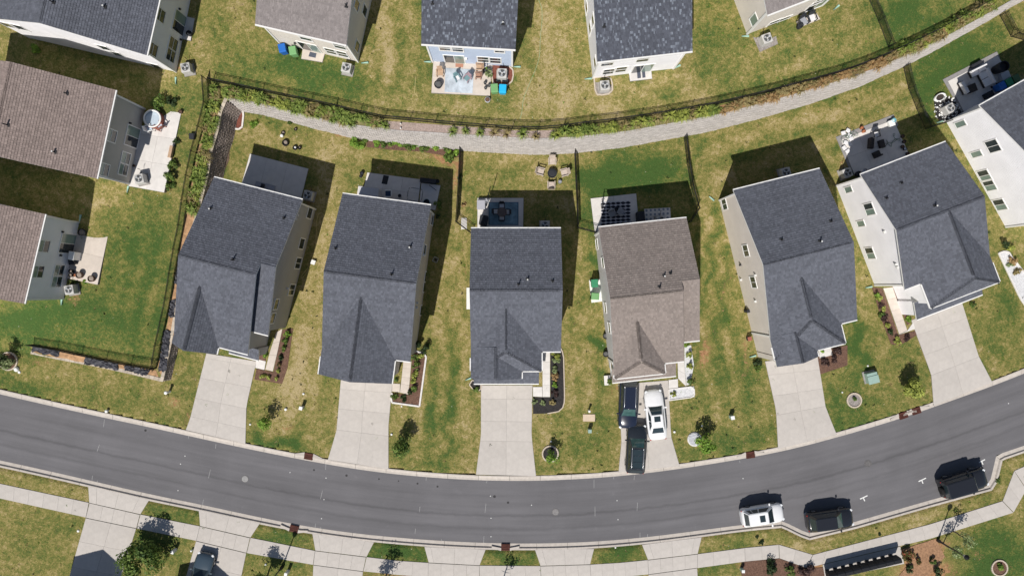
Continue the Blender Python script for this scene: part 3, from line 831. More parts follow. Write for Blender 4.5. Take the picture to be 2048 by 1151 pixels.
driveway([(627, 1129), (622, 1230)], [(726, 1142), (716, 1240)], [0, .45, 1], 2)
driveway([(849, 1092), (857.5, 1123.5)], [(971, 1098), (959, 1129)], [0, 1], [0, .1, .5, .88, 1])
driveway([(857, 1124.5), (856, 1153)], [(959, 1130), (958, 1158)], [0, 1], [0, .25, .5, .75, 1])
driveway([(856, 1154), (853, 1240)], [(958, 1159), (956, 1240)], [0, .5, 1], 2)
driveway([(1070, 1098), (1081, 1130)], [(1188, 1096), (1180, 1127)], [0, 1], [0, .12, .5, .88, 1])
driveway([(1081, 1131), (1083, 1160)], [(1180, 1128), (1182, 1158)], [0, 1], [0, .25, .5, .75, 1])
driveway([(1083, 1161), (1086, 1240)], [(1182, 1159), (1186, 1240)], [0, .5, 1], 2)
driveway([(1284, 1088), (1296, 1118)], [(1403, 1073), (1395, 1106)], [0, 1], [0, .12, .5, .88, 1])
driveway([(1296, 1119), (1297, 1147)], [(1395, 1107), (1394, 1134)], [0, 1], [0, .25, .5, .75, 1])
driveway([(1297, 1148), (1304, 1240)], [(1394, 1135), (1400, 1230)], [0, .5, 1], 2)
# sidewalk
side = setting('sidewalk')
def walk(top, bot, n, **kw): slabs(side, top, bot, n, 1, name='sidewalk_slab', **kw)
walk([(-60, 953), (0, 966), (178, 1004)], [(-60, 982), (0, 995.5), (172, 1033.5)], 8)
walk([(281.5, 1027.5), (400, 1051)], [(274, 1055.5), (392.5, 1080)], 4)
walk([(501.5, 1074), (630, 1100)], [(494, 1104.5), (626, 1128)], 5)
walk([(733.5, 1112.5), (795, 1120), (857, 1124)], [(727, 1141), (795, 1148), (856, 1153)], 4)
walk([(959.5, 1129.5), (1080.5, 1130.5)], [(959, 1158), (1082, 1160)], 4)
walk([(1180.5, 1127.5), (1240, 1124), (1295.5, 1118.5)], [(1182, 1157), (1240, 1153), (1296.5, 1147)], 5)
walk([(1395.5, 1106.5), (1489, 1094.5)], [(1394.5, 1134.5), (1490, 1121.5)], 3)
walk([(1489.5, 1094.3), (1557, 1088)], [(1490.5, 1121.4), (1558, 1114.8)], 2)
walk([(1558, 1088), (1625, 1108)], [(1559, 1115), (1612, 1134)], 2)
walk([(1626, 1108), (1860, 1047), (2004, 1001)], [(1613, 1134.5), (1860, 1076), (2026, 1024)], 14)
walk([(2005, 1000.5), (2028, 941)], [(2027, 1023), (2052, 978)], 2)
walk([(2028.5, 940.5), (2048, 932), (2200, 868)], [(2053, 977), (2075, 960), (2220, 900)], 5)

def prism_px(name, pts, z0, z1, mat, parent=None, kind=None, terrace=None, round_=0):
    if terrace:
        q = [G(a, b, z1, True) for a, b in pts]
        zm = sum(p.z for p in q) / len(q)
        q = [P(a, b, zm) for a, b in pts]; base = zm - z1
    else:
        q = [P(a, b, z1) for a, b in pts]; base = 0
    if round_: 
        q = q + [q[0]]; q = smooth_line(q, round_)[:-1]
    c = sum(q, Vector()) / len(q)
    mb = MB(); mb.prism([(p.x - c.x, p.y - c.y) for p in q], z0, z1)
    o = mb.build(name, mat, parent, kind)
    o.location = (c.x, c.y, base)
    return o
def path(left, right, rows, cols=1, mat=CONC_P):
    d = setting('path'); slabs(d, left, right, rows, cols, mat=mat, name='path_slab', z1=.055); return d
path([(553, 664), (541, 700), (531, 738)], [(565, 657), (556, 700), (546, 742)], [0, .3, .62, 1], mat=CONC_PINK)
path([(513, 717), (511, 735)], [(532, 722), (529, 739)], 1)
path([(807, 722), (802, 768), (800, 784)], [(823, 722), (819, 768), (816, 788)], [0, .22, .5, .72, 1], mat=CONC_PINK)
path([(785, 766), (784, 782)], [(800.5, 767), (799.5, 784)], 1, mat=CONC_PINK)
path([(1085, 700), (1085, 793)], [(1100, 700), (1100, 793)], 4)
path([(1066, 773), (1066, 792)], [(1084.5, 773), (1084.5, 793)], 1)
path([(1355, 722), (1356, 756)], [(1368, 722), (1372, 772)], 2)
path([(1337, 759), (1337, 777)], [(1355.5, 757), (1356, 774)], 1)
path([(1637, 696), (1639, 716)], [(1660, 690), (1665, 709)], 1)
path([(1766, 576), (1798, 668)], [(1785, 574), (1814, 660)], 4, mat=CONC_PINK)
path([(1799, 668.5), (1814, 661)], [(1830, 657), (1826, 644)], 1)
# ------------------------------------------------------------------ houses
def shingle_mat(name, base, tonev, col_hi=None, streak=.07):
    m, nt, b = _nt(name)
    L = nt.links
    at = NN(nt, 'ShaderNodeAttribute', attribute_name='tone')
    r = NN(nt, 'ShaderNodeValToRGB')
    r.color_ramp.elements[0].color = c4(mul(base, 1 - tonev)); r.color_ramp.elements[0].position = 0
    r.color_ramp.elements[1].color = c4(col_hi or mul(base, 1 + tonev)); r.color_ramp.elements[1].position = 1
    e = r.color_ramp.elements.new(.55); e.color = c4(base)
    if col_hi:
        e = r.color_ramp.elements.new(.78); e.color = c4(mul(base, 1.1))
    L.new(at.outputs['Fac'], r.inputs[0])
    tc = NN(nt, 'ShaderNodeTexCoord')
    n = NN(nt, 'ShaderNodeTexNoise', i_Scale=.5, i_Detail=7.0, i_Roughness=.68)
    L.new(tc.outputs['Object'], n.inputs['Vector'])
    mr = NN(nt, 'ShaderNodeMapRange', i_1=.3, i_2=.7, i_3=1 - streak, i_4=1 + streak); L.new(n.outputs['Fac'], mr.inputs[0])
    n2 = NN(nt, 'ShaderNodeTexNoise', i_Scale=30, i_Detail=3.0, i_Roughness=.8)
    L.new(tc.outputs['Object'], n2.inputs['Vector'])
    mr2 = NN(nt, 'ShaderNodeMapRange', i_1=.3, i_2=.7, i_3=.7, i_4=1.3); L.new(n2.outputs['Fac'], mr2.inputs[0])
    mm = NN(nt, 'ShaderNodeMath', operation='MULTIPLY'); L.new(mr.outputs[0], mm.inputs[0]); L.new(mr2.outputs[0], mm.inputs[1])
    vm = NN(nt, 'ShaderNodeVectorMath', operation='SCALE'); L.new(r.outputs[0], vm.inputs[0]); L.new(mm.outputs[0], vm.inputs['Scale'])
    L.new(vm.outputs[0], b.inputs['Base Color'])
    b.inputs['Roughness'].default_value = .92; b.inputs['Specular IOR Level'].default_value = .25
    return m
SH_DARK = shingle_mat('charcoal shingle', (.112, .119, .143), .20)
SH_BLUE = shingle_mat('speckled slate shingle', (.085, .092, .115), .28, (.23, .26, .31))
SH_TAUPE = shingle_mat('taupe shingle', (.25, .212, .192), .15)
SH_TAN = shingle_mat('tan shingle', (.27, .215, .195), .17)
SH_GREY = shingle_mat('warm grey shingle', (.235, .21, .205), .14)
def siding(name, col):
    if name in MATS: return MATS[name]
    m, nt, b = _nt(name); L = nt.links
    tc = NN(nt, 'ShaderNodeTexCoord')
    sp = NN(nt, 'ShaderNodeSeparateXYZ'); L.new(tc.outputs['Object'], sp.inputs[0])
    w = NN(nt, 'ShaderNodeMath', operation='MULTIPLY'); w.inputs[1].default_value = 1 / .18; L.new(sp.outputs['Z'], w.inputs[0])
    fr = NN(nt, 'ShaderNodeMath', operation='FRACT'); L.new(w.outputs[0], fr.inputs[0])
    bp = NN(nt, 'ShaderNodeBump', i_Strength=.9, i_Distance=.02); bp.invert = True
    L.new(fr.outputs[0], bp.inputs['Height']); L.new(bp.outputs[0], b.inputs['Normal'])
    n = NN(nt, 'ShaderNodeTexNoise', i_Scale=.7, i_Detail=6.0); L.new(tc.outputs['Object'], n.inputs['Vector'])
    mr = NN(nt, 'ShaderNodeMapRange', i_1=.3, i_2=.7, i_3=.94, i_4=1.05); L.new(n.outputs['Fac'], mr.inputs[0])
    vm = NN(nt, 'ShaderNodeVectorMath', operation='SCALE'); vm.inputs[0].default_value = col; L.new(mr.outputs[0], vm.inputs['Scale'])
    L.new(vm.outputs[0], b.inputs['Base Color']); b.inputs['Roughness'].default_value = .6
    MATS[name] = m; return m
SD_GREY = siding('grey siding', (.37, .365, .365)); SD_TAN = siding('greige siding', (.50, .46, .42)); SD_BEIGE = siding('beige siding', (.66, .60, .545))
SD_WHITE = siding('white siding', (.85, .84, .86)); SD_BLUE = siding('pale blue siding', (.46, .54, .68)); SD_LGREY = siding('light grey siding', (.52, .51, .51))
SD_CREAM = siding('cream siding', (.66, .61, .55)); SD_STONE = siding('stone grey siding', (.44, .42, .39))
GLASS = M('window glass', (.035, .045, .05), .06, .2, .8, spec=.8)
GLASS_G = M('window glass with blind', (.20, .27, .235), .12, .15, .8, spec=.7)
DOORGL = M('door glass', (.03, .035, .04), .06, .2, .8, spec=.8)
PIPE = M('roof pipe', (.03, .03, .032), .5, .1, 4)
PIPE_W = M('pale pipe cap', (.65, .65, .63), .5, .1, 4)
PLINTH = M('foundation block', (.32, .30, .28), .9, .15, 5)
SPLASH = M('pale green drain sleeve', (.33, .52, .42), .5, .1, 5)

def clip_poly(sub, clip):
    out = sub
    n = len(clip)
    for i in range(n):
        a = clip[i]; b = clip[(i + 1) % n]
        inp = out; out = []
        if not inp: return out
        ex, ey = b[0] - a[0], b[1] - a[1]
        def side(p): return ex * (p[1] - a[1]) - ey * (p[0] - a[0])
        for j in range(len(inp)):
            p = inp[j]; q = inp[(j + 1) % len(inp)]
            sp, sq = side(p), side(q)
            if sp >= 0: out.append(p)
            if (sp >= 0) != (sq >= 0):
                t = sp / (sp - sq); out.append((p[0] + (q[0] - p[0]) * t, p[1] + (q[1] - p[1]) * t))
    return out

def shingles(mb, poly, rk, expo=.21, w=.19, patch=None):
    """overlapping tabs over a planar convex roof face"""
    n = (poly[1] - poly[0]).cross(poly[2] - poly[0]).normalized()
    if n.z < 0: poly = poly[::-1]; n = -n
    v = Vector((0, 0, 1)) - n * n.z; v.normalize()
    u = v.cross(n).normalized()
    o = poly[0]
    p2 = [((p - o).dot(u), (p - o).dot(v)) for p in poly]
    area = sum(p2[i][0] * p2[(i + 1) % len(p2)][1] - p2[(i + 1) % len(p2)][0] * p2[i][1] for i in range(len(p2)))
    if area < 0: p2 = p2[::-1]
    x0 = min(p[0] for p in p2); x1 = max(p[0] for p in p2); y0 = min(p[1] for p in p2); y1 = max(p[1] for p in p2)
    r = 0; y = y0
    while y < y1 - .01:
        x = x0 - rk.uniform(0, w); ct = rk.uniform(-.14, .14) if w > .15 else 0
        while x < x1:
            ww = w * rk.uniform(.45, 1.35)
            q = clip_poly([(x + .006, y), (x + ww - .006, y), (x + ww - .006, y + expo), (x + .006, y + expo)], p2)
            if len(q) >= 3:
                lift = rk.choice((.03, .03, .042))
                vs = []
                for a, b in q:
                    f = 1 - (b - y) / expo
                    vs.append(o + u * a + v * b + n * (.004 + lift * f))
                cen = q[0]
                tn = min(1, max(0, rk.random() * .9 + .05 + ct))
                mb.add(vs, [tuple(range(len(vs)))], 0, tn)
                if abs(q[0][1] - y) < 1e-6 and abs(q[1][1] - y) < 1e-6 and len(q) > 2:
                    mb.add([vs[0], vs[1], vs[1] - n * (lift + .004), vs[0] - n * (lift + .004)], [(3, 2, 1, 0)], 0, tn * .4)
            x += ww
        y += expo; r += 1

class House: pass

def extr(mb, poly, dz, mi_top=0, mi_side=1):
    n = len(poly)
    nn = (poly[1] - poly[0]).cross(poly[2] - poly[0])
    if nn.z < 0: poly = poly[::-1]
    low = [Vector((p.x, p.y, p.z - dz)) for p in poly]
    mb.add(poly, [tuple(range(n))], mi_top)
    mb.add(poly + low, [tuple(range(2 * n - 1, n - 1, -1))] + [(i, n + i, n + (i + 1) % n, (i + 1) % n) for i in range(n)], mi_side)

def house(name, label, BL, BR, z0, roofm, wallm, A, B=None, cross=None, small=None, pent=None, flip=False, ze=5.5, pm=.40,
          wall_low=0.0, porch=None, group=None, seed=1, wall2=None, no_rear_gutter=False):
    za = z0 + ze
    bl = P(BL[0], BL[1], za); br = P(BR[0], BR[1], za)
    W = (br - bl).length
    rz = math.atan2(br.y - bl.y, br.x - bl.x)
    root = thing(name, label, 'house', (bl.x, bl.y, z0), rz, group)
    rk = random.Random(seed)
    h = House(); h.root = root; h.W = W; h.z0 = z0; h.ze = ze; h.pm = pm
    fx = (lambda x: W - x) if flip else (lambda x: x)
    V = lambda x, y, z: Vector((fx(x), y, z))
    oh = .30
    planes = []       # (poly, gutter edge or None)
    gutters = []
    walls = MB(); plinth = MB()
    def gable_x(x0, x1, D, wall=True, wx=None, xf=None):
        xf = x0 if xf is None else xf
        zr = ze + D / 2 * pm
        planes.append([V(x0, 0, ze), V(x1, 0, ze), V(x1, -D / 2, zr), V(x0, -D / 2, zr)])
        planes.append([V(xf, -D, ze), V(x1, -D, ze), V(x1, -D / 2, zr), V(xf, -D / 2, zr)])
        xa, xb = (x0 + oh, x1 - oh) if wx is None else wx
        xa, xb = sorted((fx(xa), fx(xb)))
        if not wall: return
        zr2 = ze + (D / 2 - oh) * pm + oh * pm - .18; zw = ze + oh * pm - .18
        prof = [(-oh, -wall_low), (-oh, zw), (-D / 2, zr2), (-D + oh, zw), (-D + oh, -wall_low)]
        v = [(xa, y, z) for y, z in prof] + [(xb, y, z) for y, z in prof]
        n = len(prof)
        walls.add(v, [tuple(range(n))[::-1], tuple(range(n, 2 * n))] + [(i, (i + 1) % n, n + (i + 1) % n, n + i) for i in range(n)])
    x0, x1, D = A
    h.D = D
    gable_x(x0, x1, D)
    gutters.append((V(x0, .06, ze), V((B or A)[1], .06, ze), 'rear'))
    if B:
        gable_x(B[0], B[1], B[2], wx=(B[0] - oh + .003, B[1] - oh), xf=B[0] - .28)
        # the taller part ends in a wall over the lower one
    ridge_lines = [(V(x0, -D / 2, ze + D / 2 * pm), V(x1, -D / 2, ze + D / 2 * pm))]
    if cross:
        c0, c1, Dc, pc, hip = cross
        cm = (c0 + c1) / 2; hf = (c1 - c0) / 2
        zr = ze + min(hf * pc, D / 2 * pm - .02); pc = (zr - ze) / hf
        ya = -D + (zr - ze) / pm
        yb = -Dc + (hip if hip else 0)
        e = .004
        planes.append([V(c0, -Dc, ze + e), V(c0, -D, ze + e), V(cm, ya, zr + e), V(cm, yb, zr + e)])
        planes.append([V(c1, -Dc, ze + e), V(c1, -D, ze + e), V(cm, ya, zr + e), V(cm, yb, zr + e)])
        if hip: planes.append([V(c0, -Dc, ze + e), V(c1, -Dc, ze + e), V(cm, yb, zr + e)])
        ridge_lines.append((V(cm, ya, zr), V(cm, yb, zr)))
        if hip:
            ridge_lines.append((V(c0, -Dc, ze), V(cm, yb, zr))); ridge_lines.append((V(c1, -Dc, ze), V(cm, yb, zr)))
        xa, xb = sorted((fx(c0), fx(c1))); xa += oh; xb -= oh
        zt = ze + (hf * pc - .2 if not hip else oh * pc - .12)
        if not hip:
            prof = [(xa, -wall_low), (xa, ze + oh * pc - .2), ((xa + xb) / 2, zr - .2), (xb, ze + oh * pc - .2), (xb, -wall_low)]
        else:
            prof = [(xa, -wall_low), (xa, ze), (xb, ze), (xb, -wall_low)]
        n = len(prof)
        yf = -Dc + oh; yb_ = -D + .5
        v = [(x, yf, z) for x, z in prof] + [(x, yb_, z) for x, z in prof]
        walls.add(v, [tuple(range(n)), tuple(range(n, 2 * n))[::-1]] + [(i, n + i, n + (i + 1) % n, (i + 1) % n) for i in range(n)])
        if hip: gutters.append((V(c0, -Dc - .05, ze), V(c1, -Dc - .05, ze), 'front'))
        sg = 1 if not flip else -1
        gutters.append((V(c1 + .05, -Dc, ze), V(c1 + .05, -D, ze), 'side'))
        if c0 < .3: gutters.append((V(c0 - .05, -Dc, ze), V(c0 - .05, -D - .6, ze), 'side'))
        a_end = (A if not B else B)
        gutters.append((V(c1, -D - .05, ze), V(x1, -D - .05, ze), 'front'))
    else:
        gutters.append((V(x0, -D - .05, ze), V(x1, -D - .05, ze), 'front'))
    if B: gutters.append((V(B[0], -B[2] - .05, ze), V(B[1], -B[2] - .05, ze), 'front'))
    if small:
        s0, s1, Ds = small
        sm = (s0 + s1) / 2; hs = (s1 - s0) / 2; ps = pc + .03
        zr = ze + hs * ps; yb2 = -cross[2] + 2.2
        e = .008
        planes.append([V(s0, -Ds, ze + e), V(s0, yb2, ze + e), V(sm, yb2, zr + e), V(sm, -Ds, zr + e)])
        planes.append([V(s1, -Ds, ze + e), V(s1, yb2, ze + e), V(sm, yb2, zr + e), V(sm, -Ds, zr + e)])
        ridge_lines.append((V(sm, yb2, zr), V(sm, -Ds, zr)))
        xa, xb = sorted((fx(s0), fx(s1))); xa += oh; xb -= oh
        prof = [(xa, -wall_low), (xa, ze - .05), ((xa + xb) / 2, zr - .2), (xb, ze - .05), (xb, -wall_low)]
        v = [(x, -Ds + oh, z) for x, z in prof] + [(x, -cross[2] + .2, z) for x, z in prof]
        n = 5
        walls.add(v, [tuple(range(n)), tuple(range(n, 2 * n))[::-1]] + [(i, n + i, n + (i + 1) % n, (i + 1) % n) for i in range(n)])
        gutters.append((V(s1 + .05, -Ds, ze), V(s1 + .05, -cross[2], ze), 'side'))
    lowz = 2.75
    if pent:
        p0, p1, yo, yi = pent
        planes.append([V(p0, yo, lowz), V(p1, yo, lowz), V(p1, yi, lowz + .62), V(p0, yi, lowz + .62)])
        gutters.append((V(p0, yo - .05, lowz), V(p1, yo - .05, lowz), 'front'))
        xa, xb = sorted((fx(p0), fx(p1)))
        walls.box(xa + .25, xb - .25, yo + .3, yi, -wall_low, lowz - .05)
    if porch:
        for (q0, q1, y0_, y1_) in porch:
            xa, xb = sorted((fx(q0), fx(q1)))
            planes.append([V(q0, y0_, lowz), V(q1, y0_, lowz), V(q1, y1_, lowz + .45), V(q0, y1_, lowz + .45)])
    if cross:
        if pent: gx0, gx1, gy = pent[0] + .3, pent[1] - .3, pent[2] + .3
        elif small: gx0, gx1, gy = small[0] + .35, small[1] - .35, -small[2] + oh
        else: gx0, gx1, gy = cross[0] + .4, cross[1] - .4, -cross[2] + oh
        gw = min(gx1 - gx0 - .3, 4.9); gc = fx((gx0 + gx1) / 2)
        gd = MB(); gd.box(gc - gw / 2 - .1, gc + gw / 2 + .1, gy - .05, gy + .02, 0.02, 2.3); gdo = gd.build('garage_door', WHITE, root)
        for r_ in range(4):
            for q in range(4):
                a_ = gc - gw / 2 + q * gw / 4; pn = MB(); pn.box(a_ + .08, a_ + gw / 4 - .08, gy - .07, gy - .05, .12 + r_ * .53, .56 + r_ * .53); pn.build('door_panel', WHITE, gdo)
        wy = (-small[2] if small else -cross[2]) + oh; wxc = fx((small[0] + small[1]) / 2 if small else (cross[0] + cross[1]) / 2)
        if wy <= gy + .6:
            for sx in (-.55, .55):
                m_ = MB(); m_.box(wxc + sx - .5, wxc + sx + .5, wy - .05, wy + .02, 3.55, 4.95); fr_ = m_.build('window', WHITE, root)
                for z_ in (3.63, 4.28): m_ = MB(); m_.box(wxc + sx - .42, wxc + sx + .42, wy - .065, wy - .045, z_, z_ + .58); m_.build('pane', GLASS, fr_)
    rf = MB()
    sh = MB()
    for i, pl in enumerate(planes):
        extr(rf, pl, .17)
        shingles(sh, pl, rk, w=.14 if roofm is SH_BLUE else .19)
    roof = rf.build('roof', [roofm, WHITE], root)
    sh.build('shingles', roofm, roof, kind='stuff')
    cap = MB()
    for a, b in ridge_lines:
        d = (b - a); L_ = d.length; d.normalize()
        side = Vector((d.y, -d.x, 0)).normalized()
        nseg = int(L_ / .3)
        for k in range(nseg):
            p = a + d * (k * .3); q = a + d * (k * .3 + .31)
            w = .15; s_ = pm if abs(d.z) < .01 else .25
            vs = [p + side * w + Vector((0, 0, -w * s_ + .02)), p + Vector((0, 0, .045)), p - side * w + Vector((0, 0, -w * s_ + .02)),
                  q + side * w + Vector((0, 0, -w * s_ + .015)), q + Vector((0, 0, .035)), q - side * w + Vector((0, 0, -w * s_ + .015))]
            cap.add(vs, [(0, 1, 4, 3), (1, 2, 5, 4), (0, 3, 4, 1), (1, 4, 5, 2)], 0, .15 + rk.random() * .6)
    cap.build('ridge_cap', roofm, roof, kind='stuff')
    walls.build('wall', [wallm], root)
    for a, b, kd in gutters:
        if (b - a).length < .2: continue
        d = (b - a).normalized(); s_ = Vector((d.y, -d.x, 0))
        g = MB()
        w = .065
        c = (a + b) / 2; rot = math.atan2(d.y, d.x)
        g.cbox((c.x, c.y, c.z - .06), ((b - a).length, .13, .12), rot)
        g.build('gutter', WHITE, root)
    # corner boards and downspouts
    xa, xb = sorted((fx(A[0]), fx((B or A)[1])))
    for x, y in ((xa + oh, -oh), (xb - oh, -oh), (xa + oh, -D + oh)):
        cb = MB(); cb.cbox((x, y, (ze - wall_low) / 2), (.15, .15, ze + wall_low - .1)); cb.build('corner_board', WHITE, root)
    h.xa = xa + oh; h.xb = xb - oh; h.yr = -oh
    h.Mi = root.matrix_world
    m4 = Matrix.Translation(root.location) @ Matrix.Rotation(rz, 4, 'Z')
    h.M = m4; h.inv = m4.inverted(); h.roofm = roofm
    h.n = 0; h.roof = roof
    return h

def ray_local(h, px, py):
    o = h.inv @ Vector((0, 0, H)); p = h.inv @ P(px, py, 0)
    return o, (p - o)
def on_side(h, side, px, py):
    """(coordinate along wall, height) where the pixel meets a wall"""
    o, d = ray_local(h, px, py)
    if side == 'L': t = (h.xa - o.x) / d.x; q = o + d * t; return q.y, q.z
    if side == 'R': t = (h.xb - o.x) / d.x; q = o + d * t; return q.y, q.z
    t = (h.yr - o.y) / d.y; q = o + d * t; return q.x, q.z
def window(h, side, px, py, w=.9, hgt=1.4, panes=2, horiz=True, glass=None, name='window', frame=WHITE, fixz=None):
    s, z = on_side(h, side, px, py)
    if fixz is not None: z = fixz
    m = Matrix.Identity(4)
    if side == 'L': m = Matrix.Translation((h.xa, s, z)) @ Matrix.Rotation(-math.pi / 2, 4, 'Z')
    elif side == 'R': m = Matrix.Translation((h.xb, s, z)) @ Matrix.Rotation(math.pi / 2, 4, 'Z')
    else: m = Matrix.Translation((s, h.yr, z)) @ Matrix.Rotation(math.pi, 4, 'Z')
    # local: x along wall, -y outward
    f = MB(m); t = .09
    f.box(-w / 2 - t, w / 2 + t, -.05, .02, hgt / 2, hgt / 2 + t); f.box(-w / 2 - t, w / 2 + t, -.06, .02, -hgt / 2 - t, -hgt / 2)
    f.box(-w / 2 - t, -w / 2, -.05, .02, -hgt / 2, hgt / 2); f.box(w / 2, w / 2 + t, -.05, .02, -hgt / 2, hgt / 2)
    if panes == 2:
        if horiz: f.box(-.025, .025, -.045, .02, -hgt / 2, hgt / 2)
        else: f.box(-w / 2, w / 2, -.045, .02, -.025, .025)
    fr = f.build(name, frame, h.root)
    gl = glass or (GLASS, GLASS)
    for k in range(panes):
        g = MB(m)
        if panes == 1: g.box(-w / 2, w / 2, -.02, .01, -hgt / 2, hgt / 2)
        elif horiz:
            a, b = ((-w / 2, -.025), (.025, w / 2))[k]; g.box(a, b, -.02, .01, -hgt / 2, hgt / 2)
        else:
            a, b = ((-hgt / 2, -.025), (.025, hgt / 2))[k]; g.box(-w / 2, w / 2, -.02, .01, a, b)
        g.build('pane', gl[k % len(gl)], fr)
def roof_z(h, x, y):
    return h.ze + (min(-y, h.D + y)) * h.pm
def vent(h, px, py, hh=.38, r=.055, pale=False):
    o, d = ray_local(h, px, py)
    # meet the rear or front slope
    best = None
    for k in range(4000):
        t = .80 + k * .0001
        q = o + d * t
        if q.z <= roof_z(h, q.x, q.y): best = q; break
    if best is None: return
    mb = MB()
    mb.cbox((best.x, best.y, best.z + .01), (.3, .34, .03), 0, 0)
    mb.lathe((best.x, best.y, best.z - .1), [(r * 1.6, .1), (r, .2), (r, hh + .1)], 8)
    o_ = mb.build('vent_pipe', PIPE, h.roof)
    if pale:
        c = MB(); c.lathe((best.x, best.y, best.z + hh), [(r * 1.25, -.02), (r * 1.25, .03)], 8); c.build('vent_pipe', PIPE_W, h.roof)
def little(h, side, px, py, s=.16, mat=None, name='wall_light'):
    a, z = on_side(h, side, px, py)
    mb = MB()
    if side == 'L': c = (h.xa - .08, a, z)
    elif side == 'R': c = (h.xb + .08, a, z)
    else: c = (a, h.yr + .08, z)
    mb.cbox(c, (s, s, s * 1.1)); mb.build(name, mat or WHITE, h.root, bevel=.02)

# street row, left to right
H1 = house('house', 'charcoal-roofed house with dark grey side wall, leftmost of the street row', (428, 355), (605, 400), 0, SH_DARK, SD_GREY,
           (0, 6.85, 14.6), (6.85, 8.2, 12.5), (0, 4.1, 15.3, 1.0, 0), pent=(4.15, 7.0, -15.4, -14.35), seed=11)
H2 = house('house', 'charcoal-roofed house with greige side wall, second from the left in the street row', (685, 387.6), (862, 411), 0, SH_DARK, SD_TAN,
           (0, 8.0, 14.1), None, (0, 6.6, 16.3, .64, 0), seed=12)
H3 = house('house', 'charcoal-roofed house square to the picture in the middle of the street row', (942, 457), (1122, 457), 0, SH_DARK, SD_GREY,
           (0, 8.07, 11.0), None, (0, 6.32, 12.75, .49, 1.85), (0, 4.53, 13.45), (.1, 6.2, -14.25, -12.9), seed=13)
H4 = house('house', 'taupe-roofed house with three cars on its driveway', (1197, 455), (1372.7, 436), 0, SH_TAUPE, SD_LGREY,
           (0, 6.35, 12.7), (6.35, 7.95, 11.0), (0, 4.54, 13.6, .73, 1.5), pent=(.1, 6.1, -14.35, -13.0), seed=14)
H5 = house('house', 'charcoal-roofed house with long beige side wall, right of the taupe-roofed one', (1466.7, 380.6), (1639.9, 337.6), 0, SH_DARK, SD_BEIGE,
           (0, 8.0, 13.9), None, (0, 6.45, 15.7, .63, 3.0), (0, 3.8, 16.3), seed=15)
H6 = house('house', 'charcoal-roofed house with white side wall and a furnished grey patio behind', (1720.9, 349.7), (1891.8, 284), 0, SH_DARK, SD_WHITE,
           (0, 8.2, 11.0), None, (0, 6.6, 13.4, .67, 1.6), pent=(.1, 6.7, -14.6, -12.9), flip=True, seed=16)
H7 = house('house', 'white-walled house with dark roof at the right edge', (1958, 212.5), (2115, 124), 0, SH_DARK, SD_WHITE,
           (0, 8.0, 12.4), None, (0, 6.4, 14.6, .67, 1.6), flip=True, seed=17)
# upper row on the terrace
U1 = house('house', 'white house with dark roof in the top left corner', (335, -73), (292, 115), 3.4, SH_DARK, SD_WHITE, (0, 8.0, 14.6), seed=21, wall_low=1.2)
U2 = house('house', 'tan-roofed house with grey rear wall and a round pool on its patio', (231, 180), (193, 357), 2.9, SH_TAN, SD_STONE, (0, 7.75, 14.2), seed=22, wall_low=1.2)
U3 = house('house', 'tan-roofed house with white rear wall at the left edge', (90, 428), (48, 607), 2.2, SH_TAN, SD_WHITE, (0, 7.95, 14.2), seed=23, wall_low=1.2)
U4 = house('house', 'warm grey-roofed cream house at the top, behind the blue and green bins', (693, 90), (510, 48), 3.8, SH_GREY, SD_CREAM, (0, 7.9, 14.2), seed=24, wall_low=1.2)
U5 = house('house', 'pale blue house with speckled slate roof at the top centre', (1031, 99), (843, 88), 4.2, SH_BLUE, SD_BLUE, (0, 7.9, 14.2), seed=25, wall_low=1.2)
U6 = house('house', 'white house with speckled slate roof right of the pale blue house', (1385, 102), (1193, 124), 4.4, SH_BLUE, SD_WHITE, (0, 8.0, 14.2), seed=26, wall_low=1.2)
U7 = house('house', 'cream house with warm grey roof cut by the top edge, right of centre', (1712, -38), (1535, 30), 4.6, SH_GREY, SD_CREAM, (0, 7.9, 14.2), seed=27, wall_low=1.2)

# windows and small wall fittings ------------------------------------------------
for p in ((619, 426), (603, 487)): window(H1, 'R', *p, w=.95, hgt=1.3, panes=1)
for p in ((596, 526), (583, 579)): window(H1, 'R', *p, w=1.0, hgt=1.5)
for p in ((552, 608), (545, 636)): window(H1, 'R', *p, w=.9, hgt=1.0, panes=1)
for p in ((593, 430), (590, 437), (574, 576)): little(H1, 'R', *p, s=.2, mat=PIPE_W, name='wall_vent')
for p, w_ in (((864, 440), .9), ((849, 500), .95), ((851, 553), .9), ((848, 574), .9), ((842, 620), .9)): window(H2, 'R', *p, w=w_, hgt=1.3, panes=1)
for p in ((846, 509), (833, 605), (832, 614)): little(H2, 'R', *p, s=.18, mat=PIPE_W, name='wall_vent')
for p in ((1206, 525), (1211, 615), (1219, 655), (1194, 488), (1224, 735)): window(H4, 'L', *p, w=.9, hgt=1.3, panes=1)
for p in ((1449, 408), (1492, 501), (1507, 564)): window(H5, 'L', *p, w=1.0, hgt=1.3, panes=2)
for p in ((1482, 529), (1483, 559), (1512, 550), (1512, 602)): little(H5, 'L', *p, s=.2, mat=PIPE_W if p[1] != 529 else PIPE, name='wall_vent')
GG = (GLASS, GLASS_G)
window(H6, 'L', 1697, 379, w=.5, hgt=1.3, panes=1, glass=(GLASS_G,)); window(H6, 'L', 1739, 418, w=1.05, hgt=1.5, glass=GG); window(H6, 'L', 1722, 447, w=.5, hgt=1.3, panes=1, glass=(GLASS_G,))
window(H6, 'L', 1740.5, 506, w=1.05, hgt=1.4, glass=GG)
for p in ((1770, 463), (1793, 528), (1796, 534)): little(H6, 'L', *p, s=.2, mat=PIPE_W, name='wall_vent')
